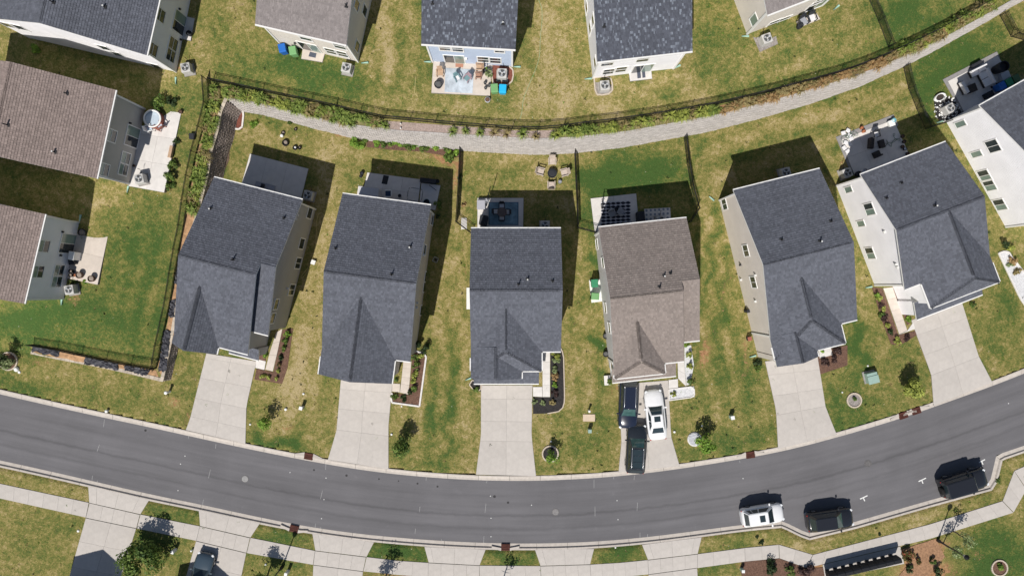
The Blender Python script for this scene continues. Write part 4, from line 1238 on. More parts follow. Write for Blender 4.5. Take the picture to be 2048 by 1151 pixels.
window(H7, 'L', 1921, 248, w=.5, hgt=1.4, panes=1, glass=(GLASS_G,)); window(H7, 'L', 1986, 292, w=1.1, hgt=1.5); window(H7, 'L', 1953, 308, w=.5, hgt=1.4, panes=1, glass=(GLASS_G,))
window(H7, 'L', 1969, 351, w=1.05, hgt=1.4, glass=GG); window(H7, 'L', 1979, 370, w=1.05, hgt=1.4, glass=GG); window(H7, 'L', 2000, 409, w=1.05, hgt=1.4, glass=GG)
# rear walls of the upper row
def rear(h, wins, doors, fit=()):
    for p in wins: window(h, 'B', *p[:2], w=p[2] if len(p) > 2 else 1.0, hgt=p[3] if len(p) > 3 else 1.4, panes=2, horiz=False, glass=(GLASS, GLASS_G) if len(p) > 4 else None)
    for p in doors: window(h, 'B', *p[:2], w=1.75, hgt=2.05, panes=2, horiz=True, name='patio_door', glass=(DOORGL, GLASS_G), fixz=1.12)
    for p in fit: little(h, 'B', *p, s=.17, mat=PIPE, name='wall_light')
rear(U1, ((320, 30), (305, 99), (346, 88), (341, 111)), ((360, 47),), ((358, 18), (360, 79)))
rear(U2, ((222, 271, 1.0, 1.4, 1), (207, 339, 1.0, 1.4, 1), (251, 316, .95, 1.3, 1), (246, 339, .95, 1.3, 1)), ((264, 273),), ((259, 246),))
rear(U3, ((87, 492, 1.0, 1.4, 1), (75, 543, 1.0, 1.4, 1), (118, 540, .95, 1.3, 1), (113, 563, .95, 1.3, 1)), ((137, 487),), ((124, 463), (120, 510)))
rear(U4, ((610, 75, 1.0), (679, 92, 1.0), (663, 103), (684, 108)), ((617, 92),), ((590, 85),))
rear(U5, ((891, 96, 1.0, 1.2), (914, 98, 1.0, 1.2), (999, 101, .8, 1.0), (967, 119), (990, 121)), ((909, 119),))
rear(U6, ((1215, 126, 1.0), (1286, 118, 1.0), (1218, 143), (1241, 139)), ((1285, 137),))
rear(U7, ((1546, 47), (1567, 40), (1640, 1)), ((1620, 22),))
for p in ((713, 10), (729, 22), (714, 93)): window(U4, 'L', *p, w=.8, hgt=1.3, panes=1)
for p in ((1173, 15), (1186, 41), (1180, 57), (1190, 125)): window(U6, 'R', *p, w=.8, hgt=1.3, panes=1)
window(U7, 'R', 1508, 40, w=.7, hgt=1.4, panes=1, glass=(GLASS_G,))
for p in ((210, 96), (312, 132), (235, 108), (15, 50), (40, 55), (90, 90)): window(U1, 'R', *p, w=.9, hgt=1.3, panes=1)
# roof pipes
for h, lst in ((H1, ((466, 520, .5), (421, 418, .3), (568, 437, .35))), (H2, ((671, 498, .35), (820, 495, .4), (783, 550, .5))), (H3, ((1037, 570, .5), (1055, 559, .3), (1105, 563, .3))),
               (H4, ((1319, 575, .45), (1328, 552, .35), (1341, 547, .3))), (H5, ((1563, 480, .3), (1640, 483, .4), (1662, 443, .3))), (H6, ((1773, 397, .3), (1870, 412, .35), (1803, 367, .25))),
               (U1, ((106, 5, .5), (209, 14, .3))), (U2, ((15, 250, .6), (109, 304, .35), (133, 187, .35))), (U4, ((693, 12, .4),)), (U5, ((865, 6, .3), (1006, 47, .3))), (U6, ((1208, 52, .3),))):
    for k, (a, b, c) in enumerate(lst): vent(h, a, b, c, pale=(k % 2 == 1))

# two houses across the street stand just below the picture; their gables shade the drives
def front_house(px, py, rz, label):
    p = P(px, py, 0)
    t = thing('house', label, 'house', (p.x, p.y, 0), rz)
    w = MB(); zr = 7.0
    prof = [(-2.1, 0), (-2.1, 5.3), (0, 6.75), (2.1, 5.3), (2.1, 0)]
    v = [(x, -.3, z) for x, z in prof] + [(x, -6, z) for x, z in prof]; n = 5
    w.add(v, [tuple(range(n))[::-1], tuple(range(n, 2 * n))] + [(i, (i + 1) % n, n + (i + 1) % n, n + i) for i in range(n)])
    w.box(-2.1, 5.6, -11, -6, 0, 5.3)
    w.build('wall', SD_LGREY, t)
    rf = MB(); s_ = MB(); rk = random.Random(3)
    pls = [[Vector((-2.45, 0, 5.45)), Vector((-2.45, -8, 5.45)), Vector((0, -8, 7.1)), Vector((0, 0, 7.1))], [Vector((2.45, 0, 5.45)), Vector((2.45, -8, 5.45)), Vector((0, -8, 7.1)), Vector((0, 0, 7.1))],
           [Vector((-2.45, -5.7, 5.4)), Vector((5.9, -5.7, 5.4)), Vector((5.9, -8.6, 6.7)), Vector((-2.45, -8.6, 6.7))], [Vector((-2.45, -11.4, 5.4)), Vector((5.9, -11.4, 5.4)), Vector((5.9, -8.6, 6.7)), Vector((-2.45, -8.6, 6.7))]]
    for pl in pls: extr(rf, pl, .16); shingles(s_, pl, rk)
    r = rf.build('roof', [SH_DARK, WHITE], t); s_.build('shingles', SH_DARK, r, kind='stuff')
    g = MB(); g.box(-1.9, 1.9, -.3, -.24, .05, 2.4); g.build('garage_door', WHITE, t)
front_house(166, 1205, math.radians(-12), 'light grey house just below the bottom left edge, its gable shading the driveway')
front_house(378, 1222, math.radians(-12), 'light grey house below the bottom edge, its gable shading the drive with the dark car')

# drain sleeves at the foot of the downspouts
for i, (px, py, rz, zt, lb) in enumerate(((352, 162, 90, True, 'at the corner of the white top left house'), (256, 379, 80, True, 'at the lower corner of the tan-roofed house with the pool'), (124, 603, 85, True, 'at the lower corner of the tan-roofed house at the left edge'),
        (730, 126, 5, True, 'beside the heat pump of the warm grey-roofed house'), (855, 124, 0, True, 'at the left foot of the pale blue house'), (1034, 134, 0, True, 'at the right foot of the pale blue house'), (1176, 158, 5, True, 'at the left foot of the speckled-roof white house'),
        (1354, 134, 30, True, 'at the right foot of the speckled-roof white house'), (1490, 73, 0, True, 'at the left foot of the cream house at the top'), (1672, 16, 40, True, 'at the right foot of the cream house at the top'), (1694, 0, 0, None, ''),
        (1423, 397, -40, False, 'on the grass left of the beige-walled house'), (1879, 244, 15, False, 'by the white house at the right edge'), (1737, 574, 10, False, 'by the white-walled house, next to its flower bed'), (1505, 712, 15, False, 'by the front corner of the beige-walled house'), (161, 436, 80, True, 'at the upper corner of the tan-roofed house at the left edge'), (937, 757, 20, False, 'by the front left corner of the middle house'))):
    if not lb: continue
    p = G(px, py, .03)
    mb = MB(); mb.tube([(-.32, 0, .06), (0, 0, .07), (.32, 0, .05)], [.05, .075, .10], 8)
    o = mb.build('drain_sleeve', SPLASH, None, key='drain_sleeve'); o.location = p; o.rotation_euler = (0, 0, math.radians(rz))
    tag(o, 'pale green drain sleeve ' + lb, 'drain sleeve', 'drain sleeves at the downspouts')
# ------------------------------------------------------------------ fences
def fence(label, pts, h=1.25, bay=2.4, terrace=None, group='black metal picket fences'):
    q = [G(a, b, 0.0, terrace) for a, b in pts]
    q = resample(q, step=.6)
    st = resample(q, step=bay)
    t = thing('picket_fence', label, 'fence', tuple(st[0]), 0, group)
    o0 = st[0]
    for i, p in enumerate(st):
        mb = MB(); mb.cbox((0, 0, h / 2 + .03), (.06, .06, h + .06)); mb.lathe((0, 0, h + .06), [(.045, 0), (.02, .04)], 6)
        o = mb.build('fence_post', BLACKM, t, key='fence_post%.2f' % h); o.location = p - o0
    for a, b in zip(st, st[1:]):
        L_ = (b - a).length; d = (b - a) / L_
        rot = math.atan2(d.y, d.x); sl = (b.z - a.z)
        r = MB()
        for z in (.12, h - .22, h - .04):
            r.tube([(0, 0, z), (L_, 0, z + sl)], .026, 4)
        ro = r.build('fence_rail', BLACKM, t, kind='stuff'); ro.location = a - o0; ro.rotation_euler = (0, 0, rot)
        pk = MB(); n = int(L_ / .115)
        for k in range(1, n):
            x = k * L_ / n; dz = sl * k / n
            pk.box(x - .015, x + .015, -.015, .015, .05 + dz, h + dz)
        po = pk.build('pickets', BLACKM, t, kind='stuff'); po.location = a - o0; po.rotation_euler = (0, 0, rot)
    return t
fence('long black picket fence curving along the top of the block wall', [(426, 163), (494, 177), (570, 193), (648, 209), (761, 236), (817, 241), (900, 249), (1004, 257), (1056, 260), (1108, 258), (1160, 250), (1220, 244), (1330, 228), (1440, 208), (1544, 183), (1648, 155), (1700, 140), (1784, 105), (1860, 69), (1920, 36), (1982, 1), (2080, -50)], terrace=True)
fence('black picket fence running down the left terrace edge above the shaded wall', [(414, 159), (420, 200), (408, 250), (393, 303), (377, 380), (368, 449), (355.6, 509), (347, 559), (338, 620), (326, 662), (313, 736)], terrace=True)
fence('black picket fence along the front of the corner lawn at far left', [(312, 735), (302, 733), (258, 726), (190, 712), (117, 696), (68, 688)], terrace=True)
fence('black picket fence between two upper lawns near the top right', [(1734, -8), (1759, 50), (1776, 95)], terrace=True)
fence('black picket fence left of the middle garden, ending in a short return to the house', [(921, 294), (918, 370), (911.5, 467), (943, 467)], terrace=False)
fence('black picket fence between the middle garden and the dark green lawn', [(1148.5, 302), (1152, 380), (1155, 440), (1154, 471), (1190, 465)], terrace=False)
fence('black picket fence right of the dark green lawn', [(1367.7, 277), (1377, 357), (1390, 407), (1400, 442), (1376, 445)], terrace=False)
fence('black picket fence from the block wall down to the shaded garden at upper right', [(1806, 135), (1815.7, 177), (1836, 227), (1852, 264), (1889, 246)], terrace=False)
fence('black picket fence in the top right corner below the path', [(1999, 32), (2013, 58), (2030, 91), (2060, 85)], terrace=False)
mb = MB(); p = G(928, 447, 0)
mb.box(-.28, .28, -.55, .55, 0, .02); o = mb.build('gate_mat', CONC_P); o.location = p
tag(o, 'small pale landing slab inside the corner of the fence left of the middle house', 'slab')

# ------------------------------------------------------------------ patios and beds
def patio(left, right, rows, cols, mat=CONC_P, terrace=None):
    d = setting('patio')
    zf = None
    if terrace:
        c = G((left[0][0] + right[-1][0]) / 2, (left[0][1] + right[-1][1]) / 2, 0, True); z = c.z + .03
        A = [P(*p, z) for p in left]; B_ = [P(*p, z) for p in right]
        slabs(d, left, right, rows, cols, mat=mat, name='patio_slab', z1=.08, z0=-.3, z_of=lambda x, y: z, usep=(A, B_))
        return z + .08
    slabs(d, left, right, rows, cols, mat=mat, name='patio_slab', z1=.08); return .08
zp1 = patio([(500.6, 307.6), (478, 388)], [(617, 337.5), (597, 420)], [0, 1], [0, .30, .65, 1])
patio([(735, 345), (722, 400)], [(842, 359), (835, 415)], [0, .5, 1], 3); patio([(843, 366), (838, 415)], [(881, 371), (871, 420)], [0, 1], 1)
patio([(717, 372), (712, 402)], [(731, 373), (727, 404)], 1, 1)
patio([(955, 396), (955, 470)], [(1047, 396), (1046, 470)], 2, 2)
patio([(1181, 397), (1190, 470)], [(1272, 387), (1278, 455)], 2, 2)
patio([(1288, 418), (1291, 450)], [(1340, 415), (1342, 446)], 1, 2)
patio([(1681, 280), (1708, 350)], [(1786, 240), (1818, 310)], [0, .5, 1], [0, .33, .67, 1])
patio([(1895, 163), (1928, 226)], [(1994, 112), (2030, 165)], [0, .5, 1], [0, .33, .67, 1])
zU2 = patio([(292, 217), (258, 372)], [(363, 226), (329, 385)], [0, .33, .66, 1], [0, .5, 1], terrace=True)
zU3 = patio([(160, 446), (134, 556)], [(219, 461), (196, 569)], [0, .5, 1], 1, mat=CONC_PINK, terrace=True)
zU4 = patio([(606, 98), (603, 118)], [(650, 108), (645, 125)], 1, 1, mat=CONC_PINK, terrace=True)
zU5 = patio([(867, 121), (863, 186)], [(984, 126), (980, 192)], [0, .5, 1], [0, .5, 1], mat=CONC_PINK, terrace=True)
zU6 = patio([(1257, 143), (1260, 163)], [(1302, 139), (1304, 158)], 1, 1, terrace=True)
zU7 = patio([(1592, 44), (1598, 56)], [(1633, 28), (1640, 39)], 1, 1, mat=CONC_PINK, terrace=True)
zU1 = patio([(371, 33), (363, 78)], [(390, 38), (382, 82)], 1, 1, terrace=True)
EDGE = M('bed edging', (.55, .47, .38), .85, .15, 6)
EDGE_W = M('white block edging', (.72, .69, .66), .85, .15, 6)
def bed(pts, mat, edge=None, terrace=None, z1=.04, rnd_=0, ew=.12, closed=True, skip=()):
    p = prism_px('planting_bed', pts, -.1, z1, mat, None, 'structure', terrace, rnd_)
    if edge:
        zz = (p.location.z + z1)
        q = [P(a, b, zz) for a, b in pts]
        if closed: q.append(q[0])
        if rnd_: q = smooth_line(q, rnd_)
        rs = resample(q, step=.55)
        for i, (a, b) in enumerate(zip(rs, rs[1:])):
            if i in skip: continue
            d = b - a; L_ = d.length
            if L_ < .05: continue
            mb = MB(); mb.cbox((0, 0, 0), (.54, ew, .14), 0)
            o = mb.build('edging_block', edge, p, key='edging%s%.2f' % (edge.name, ew)); o.location = (a + b) / 2 - p.location; o.rotation_euler = (0, 0, math.atan2(d.y, d.x))
            o.scale = (L_ / .55, 1, 1)
    return p
EDG = M('grey patio edge', (.27, .26, .26), .9, .15, 5)
bed([(1672, 274), (1787, 229), (1797, 250), (1700, 345), (1704, 350)], EDG, z1=.06); bed([(1886, 159), (1994, 103), (2000, 116), (1922, 226), (1925, 227)], EDG, z1=.06)
bed([(565, 659), (586, 656), (575, 735), (564, 767), (509, 758), (513, 737), (547, 744), (556, 700)], MULCH_BR)
bed([(516, 700), (533, 696), (531, 722), (514, 718)], MULCH_BR)
bed([(826, 700), (853, 708), (846, 760), (839, 812), (781, 804), (784, 785), (816, 789), (820, 768)], MULCH_BR, EDGE_W, ew=.16, skip=range(19, 60))
bed([(1101, 688), (1118, 688), (1127, 708), (1129, 790), (1128, 812), (1117, 822), (1095, 826), (1066, 827), (1066, 794), (1101, 794)], MULCH_BK, EDGE, ew=.10, skip=range(16, 60))
bed([(944, 760), (962, 762), (962, 782), (948, 780), (938, 768)], MULCH_BK, EDGE, ew=.1)
bed([(1338, 778), (1388, 772), (1389, 793), (1338, 800)], GRAVEL_W, EDGE_W, ew=.1)
bed([(1369, 692), (1382, 690), (1388, 730), (1380, 768), (1373, 770), (1369, 730)], GRAVEL_W)
bed([(1636, 719), (1637, 710), (1662, 705), (1662, 696), (1695, 690), (1695, 730), (1641, 748)], MULCH_BR)
bed([(1744, 574), (1765, 576), (1780, 620), (1797, 670), (1834, 660), (1836, 668), (1800, 690), (1782, 688), (1764, 640)], MULCH_BR)
bed([(1786, 577), (1800, 577), (1826, 640), (1815, 650)], MULCH_BR)
bed([(1997, 506), (2014, 500), (2048, 545), (2100, 620), (2060, 625), (2040, 596)], GRAVEL_W, EDGE_W)
bed([(983.5, 129), (1025, 131), (1027, 158), (1018, 172), (984, 172)], MULCH_RED, EDGE, terrace=True, rnd_=1)
bed([(1188, 156), (1222, 152), (1226, 178), (1222, 188), (1194, 191), (1190, 184)], GRAVEL_G, EDGE, terrace=True, rnd_=1)
bed([(1505, 72), (1548, 56), (1556, 88), (1520, 104)], GRAVEL_G, None, terrace=True)
bed([(1868, 200), (1880, 190), (1905, 196), (1924, 224), (1914, 236), (1880, 244), (1872, 230)], MULCH_BK)
bed([(464, 218), (488, 222), (484, 259), (461, 257)], MULCH_RED, EDGE_W, ew=.16)
bed([(455, 215), (464, 218), (458, 320), (445, 350), (438, 345)], M('soil with painted shade', (.13, .09, .065), .95, .4, 5))  # dark strip along the wall foot, the wall's shadow put into the soil colour
bed([(733, 277), (800, 284), (900, 292), (922, 296), (921, 315), (895, 312), (840, 303), (790, 300), (733, 294)], MULCH_BR)
bed([(1488, 1122), (1558, 1116), (1612, 1135), (1648, 1134), (1655, 1160), (1488, 1160), (1480, 1140)], MULCH_BR)
bed([(1803, 1098), (1872, 1076), (1890, 1112), (1850, 1160), (1790, 1160), (1815, 1130)], M('pine straw', (.33, .19, .11), .95, .4, 6, bump=1, bscale=20))
bed([(392, 120), (398, 30), (386, 30), (378, 118)], M('bare soil', (.30, .17, .10), .95, .4, 5), terrace=True) if False else None
# strip of pale gravel and soil between the block wall and the fence
def strip(pxa, mat, name):
    q = [G(a, b, .03, True) for a, b in pxa]
    mb = MB(); n = len(q) // 2
    lo = q[:n]; hi = q[n:][::-1]
    lo = resample(lo, n=40); hi = resample(hi, n=40)
    for i in range(40):
        for j in range(3):
            c = [lo[i].lerp(hi[i], j / 3), lo[i + 1].lerp(hi[i + 1], j / 3), lo[i + 1].lerp(hi[i + 1], (j + 1) / 3), lo[i].lerp(hi[i], (j + 1) / 3)]
            c = [Vector((p.x, p.y, float(zu(p.x, p.y)) + .03)) for p in c]
            mb.add(c, [(0, 1, 2, 3)])
    mb.build(name, mat, None, 'structure')
strip([(755, 259), (869, 265), (960, 271), (1073, 277), (1118, 277), (1108, 260), (1056, 262), (1004, 259), (900, 251), (775, 242)], GRAVEL_PINK, 'gravel_strip')
strip([(1440, 229), (1544, 202), (1648, 172), (1753, 137), (1800, 118), (1784, 107), (1700, 142), (1648, 158), (1544, 186), (1440, 211)], M('straw soil', (.33, .19, .09), .95, .4, 3, bump=1), 'soil_strip')
strip([(455, 197), (507, 204), (590, 225), (694, 249), (755, 259), (775, 242), (700, 222), (648, 212), (570, 196), (430, 170)], M('strip soil', (.20, .18, .08), .95, .4, 3, bump=1), 'soil_strip')
strip([(1118, 277), (1255, 263), (1338, 248), (1440, 229), (1440, 211), (1330, 231), (1220, 247), (1108, 260)], MATS['strip soil'], 'soil_strip')
strip([(444, 225), (425, 303), (408, 389), (379, 490), (366, 540), (352, 650), (327, 758), (315, 736), (340, 620), (357, 509), (379, 380), (395, 303), (422, 200)], SOIL, 'soil_strip')
strip([(312, 740), (258, 729), (190, 715), (117, 699), (66, 691), (64, 703), (130, 718), (200, 731), (260, 744), (318, 757)], SOIL, 'soil_strip')
# crumpled black weed fabric over the clay
def fabric(label, corners, nx=26, ny=5):
    a, b, c, d = [Vector(p) for p in corners]
    t_r = random.Random(label)
    mb = MB(); g = []
    for i in range(nx + 1):
        row = []
        for j in range(ny + 1):
            p = a.lerp(b, i / nx).lerp(d.lerp(c, i / nx), j / ny)
            if j in (0, ny): p = p + Vector((t_r.uniform(-2, 2), t_r.uniform(-2.5, 2.5)))
            q = G(p.x, p.y, 0, True); z = q.z + .05 + t_r.uniform(0, .16)
            row.append(len(mb.v)); mb.v.append((q.x + t_r.uniform(-.05, .05), q.y, z))
        g.append(row)
    for i in range(nx):
        for j in range(ny):
            mb.f.append((g[i][j], g[i + 1][j], g[i + 1][j + 1], g[i][j + 1])); mb.mi.append(0); mb.t.append(.5); mb.sm.append(False)
    o = mb.build('weed_fabric', FABRIC); tag(o, label, 'fabric')
fabric('crumpled black fabric sheet beside the lower end of the left fence', [(329, 660), (342, 662), (334, 742), (318, 742)], 5, 24)
fabric('short piece of black fabric by the fence, level with the front of the leftmost house', [(341, 600), (352, 601), (349, 634), (338, 634)], 4, 12)
fabric('black fabric strip at the left end of the low front wall', [(66, 690), (120, 700), (118, 712), (66, 703)], 14, 5)
fabric('black fabric strip in the middle of the low front wall', [(172, 713), (238, 726), (236, 739), (168, 727)], 18, 5)
fabric('black fabric bunched at the right end of the low front wall', [(250, 730), (300, 739), (296, 752), (250, 741)], 14, 5)
fabric('narrow black fabric piece halfway down the left fence', [(357, 520), (364, 522), (358, 570), (349, 568)], 4, 14)

# ------------------------------------------------------------------ machines and bins
AC_B = M('heat pump cabinet', (.52, .51, .49), .6, .05, 5); AC_D = M('fan recess', (.035, .04, .045), .6, .1, 5); AC_F = M('fan blade', (.55, .57, .60), .35, .1, 5, metal=.3)
def heat_pump(px, py, rz, label, z=None, terrace=None, size=.86):
    p = G(px, py, .9, terrace); base = p.z - .9
    if z is not None: base = z; p = P(px, py, z + .9)
    t = thing('heat_pump', label, 'heat pump', (p.x, p.y, base), math.radians(rz), 'heat pumps behind the houses')
    s = size / 2
    MB().box(-s - .1, s + .1, -s - .1, s + .1, -.05, .08).build('pad', PLINTH, t, key='ac_pad%.2f' % size)
    MB().box(-s, s, -s, s, .08, .88).build('cabinet', AC_B, t, bevel=.07, key='ac_cab%.2f' % size)
    m = MB(); m.lathe((0, 0, .885), [(s * .76, 0), (s * .76, .006)], 24); m.build('fan_recess', AC_D, t, key='ac_rec%.2f' % size)
    m = MB()
    for k in range(3):
        a = 2 * math.pi * k / 3 + .4
        pts = [(.06 * math.cos(a), .06 * math.sin(a), 0)]
        for da, r in ((-.45, s * .68), (0, s * .72), (.42, s * .66)): pts.append((r * math.cos(a + da), r * math.sin(a + da), .0 if da < 0 else .03))
        m.add([(x, y, .90 + zz) for x, y, zz in pts], [(0, 1, 2, 3)])
    m.build('fan_blades', AC_F, t, kind='stuff', key='ac_bl%.2f' % size)
    m = MB(); m.lathe((0, 0, .90), [(.09, 0), (.07, .05)], 12); m.build('fan_hub', AC_B, t, key='ac_hub')
    m = MB()
    for r in (.3, .5, .68, .82):
        n = 20
        for k in range(n):
            a, b = 2 * math.pi * k / n, 2 * math.pi * (k + 1) / n
            m.tube([(s * r * math.cos(a), s * r * math.sin(a), .95), (s * r * math.cos(b), s * r * math.sin(b), .95)], .006, 3)
    m.build('fan_guard', AC_B, t, kind='stuff', key='ac_g%.2f' % size)
    m = MB(); m.tube([(0, s, .3), (.1, s + .25, .35), (.1, s + .5, .5), (.1, s + .5, .9)], .025, 5); m.build('refrigerant_line', BLACKM, t, key='ac_line')
    return t
heat_pump(370, 134.5, 10, 'pale heat pump at the lower right corner of the white top left house', terrace=True)
heat_pump(277, 357, 12, 'pale heat pump standing on the long concrete patio behind the tan-roofed house', z=zU2 - .02)
heat_pump(137, 579, 10, 'pale heat pump below the pinkish patio at the left edge', terrace=True)
heat_pump(692, 134.5, -12, 'pale heat pump on the grass behind the warm grey-roofed cream house', terrace=True)
heat_pump(1004, 146, -2, 'pale heat pump on red mulch behind the pale blue house', terrace=True)
heat_pump(1210, 170, 5, 'pale heat pump on an edged gravel bed behind the speckled-roof white house', terrace=True)
heat_pump(1535, 76, 20, 'pale heat pump on bare gravel behind the cream house cut by the top edge', terrace=True)
heat_pump(615, 390, -14, 'heat pump in the shade right of the plain grey patio behind the leftmost street house')
heat_pump(1090, 450, 0, 'heat pump in deep shade behind the middle house, half hidden by the roof')
heat_pump(1323, 440, 6, 'heat pump on the small patterned slab behind the taupe-roofed house', z=.06)
heat_pump(1573, 344, 14, 'heat pump in the big dark shadow behind the beige-walled house')
heat_pump(1696, 345, 21, 'heat pump in the shaded corner below the furnished grey patio')
heat_pump(1902, 216, 30, 'heat pump on black and white pebbles by the top right patio')

def bin_(px, py, rz, col, label, terrace=None, z=None, lidc=None):
    p = G(px, py, .9, terrace) if z is None else P(px, py, z + .9)
    base = p.z - .9
    t = thing('wheelie_bin', label, 'bin', (p.x, p.y, base), math.radians(rz), 'wheeled bins')
    m = MB()
    m.add([(-.26, -.3, .06), (.26, -.3, .06), (.26, .3, .06), (-.26, .3, .06), (-.32, -.36, 1.0), (.32, -.36, 1.0), (.32, .36, 1.0), (-.32, .36, 1.0)],
          [(3, 2, 1, 0), (4, 5, 6, 7), (0, 1, 5, 4), (1, 2, 6, 5), (2, 3, 7, 6), (3, 0, 4, 7)])
    m.build('bin_body', col, t, bevel=.04)
    m = MB(); m.add([(-.34, -.40, 1.0), (.34, -.40, 1.0), (.34, .37, 1.0), (-.34, .37, 1.0), (-.30, -.33, 1.09), (.30, -.33, 1.09), (.32, .37, 1.12), (-.32, .37, 1.12)],
          [(3, 2, 1, 0), (4, 5, 6, 7), (0, 1, 5, 4), (1, 2, 6, 5), (2, 3, 7, 6), (3, 0, 4, 7)])
    m.build('lid', lidc or col, t, bevel=.03)
    m = MB(); m.tube([(-.26, .42, 1.03), (.26, .42, 1.03)], .02, 5); m.build('handle', BLACKM, t, key='bin_handle')
    for s in (-1, 1):
        m = MB(M4=Matrix.Translation((s * .29, .3, .12)) @ Matrix.Rotation(math.pi / 2, 4, 'Y')); m.lathe((0, 0, -.03), [(.12, 0), (.12, .06)], 12); m.build('wheel', BLACKM, t, key='bin_wheel%d' % s)
BLUEB = M('blue bin plastic', (.02, .13, .46), .45, .06, 3); GREENB = M('faded green bin plastic', (.17, .36, .15), .5, .08, 3); CYANB = M('bright cyan bin plastic', (.02, .42, .72), .45, .05, 3)
GREEND = M('dark green bin plastic', (.035, .22, .11), .5, .08, 3)
bin_(565, 97, 12, BLUEB, 'deep blue bin behind the warm grey-roofed cream house', True)
bin_(586, 102, 10, GREENB, 'green bin standing right of the deep blue bin', True)
bin_(989, 177, 5, GREENB, 'green bin left of the bright cyan bin by the red mulch', True)
bin_(1005.5, 178, -3, CYANB, 'bright cyan bin by the red mulch behind the pale blue house', True)
bin_(1189, 566, 4, GREEND, 'upper green bin on the white pad left of the taupe-roofed house', z=.1)
bin_(1190, 592, 86, GREENB, 'lower, paler green bin on the white pad left of the taupe-roofed house', z=.1)
bin_(2003, 172, 30, BLUEB, 'blue bin on the shaded top right patio', z=.08); bin_(2017, 165, 30, GREEND, 'dark green bin beside the blue one on the shaded top right patio', z=.08); bin_(2031, 158, 30, M('olive bin plastic', (.08, .15, .07), .5, .08, 3), 'olive bin, last in the row on the shaded top right patio', z=.08)
WPAD = M('white pad', (.75, .75, .72), .7, .06, 3)
def pad(label, pts, mat=WPAD, z=.07, name='pad'):
    o = prism_px(name, pts, -.05, z, mat); tag(o, label, 'pad'); return o
pad('white slab under the two green bins beside the taupe-roofed house', [(1178, 560), (1203, 558), (1206, 602), (1183, 605)])
pad('narrow white slab along the left wall of the middle house', [(933, 575), (941, 575), (941, 618), (933, 618)])
pad('tan rectangular utility lid on the grass between the middle and taupe-roofed houses', [(1166, 828), (1190, 828), (1190, 842), (1166, 842)], M('tan lid', (.60, .48, .36), .8, .08, 5), .06, 'handhole_cover')

# ------------------------------------------------------------------ cars
def car_paint(name, c, rough=.25, coat=.8): return M(name, c, rough, .03, 2, spec=.5, coat=coat)
P_WHITE = car_paint('white paint', (.82, .82, .83)); P_NAVY = car_paint('navy paint', (.012, .017, .036)); P_BLACK = car_paint('black paint', (.018, .022, .027)); P_BLACK2 = car_paint('gloss black paint', (.017, .018, .022))
P_SLATE = car_paint('slate paint', (.05, .075, .10))
TYRE = M('tyre', (.012, .012, .012), .9, .1, 5); RIM = M('rim', (.45, .46, .48), .3, .05, 5, metal=.8); CHROME = M('bright metal', (.62, .63, .65), .25, .04, 5, metal=.7)
CARGL = M('car glass', (.026, .040, .046), .04, .2, .6, spec=.9); CARGL_T = M('green car glass', (.045, .10, .095), .05, .35, 2.5, spec=.9)
LAMP = M('headlamp', (.7, .72, .74), .15, .05, 4); TAIL = M('tail lamp', (.35, .015, .012), .25, .1, 4)
def car(label, px, py, rz, L_, W_, kind, paint, glass=CARGL, rails=False, sun=False, zref=1.2, solar=False, spare=False):
    p = P(px, py, zref); z0 = RZ if False else 0.0
    return _car(label, p, rz, L_, W_, kind, paint, glass, rails, sun, solar, spare)
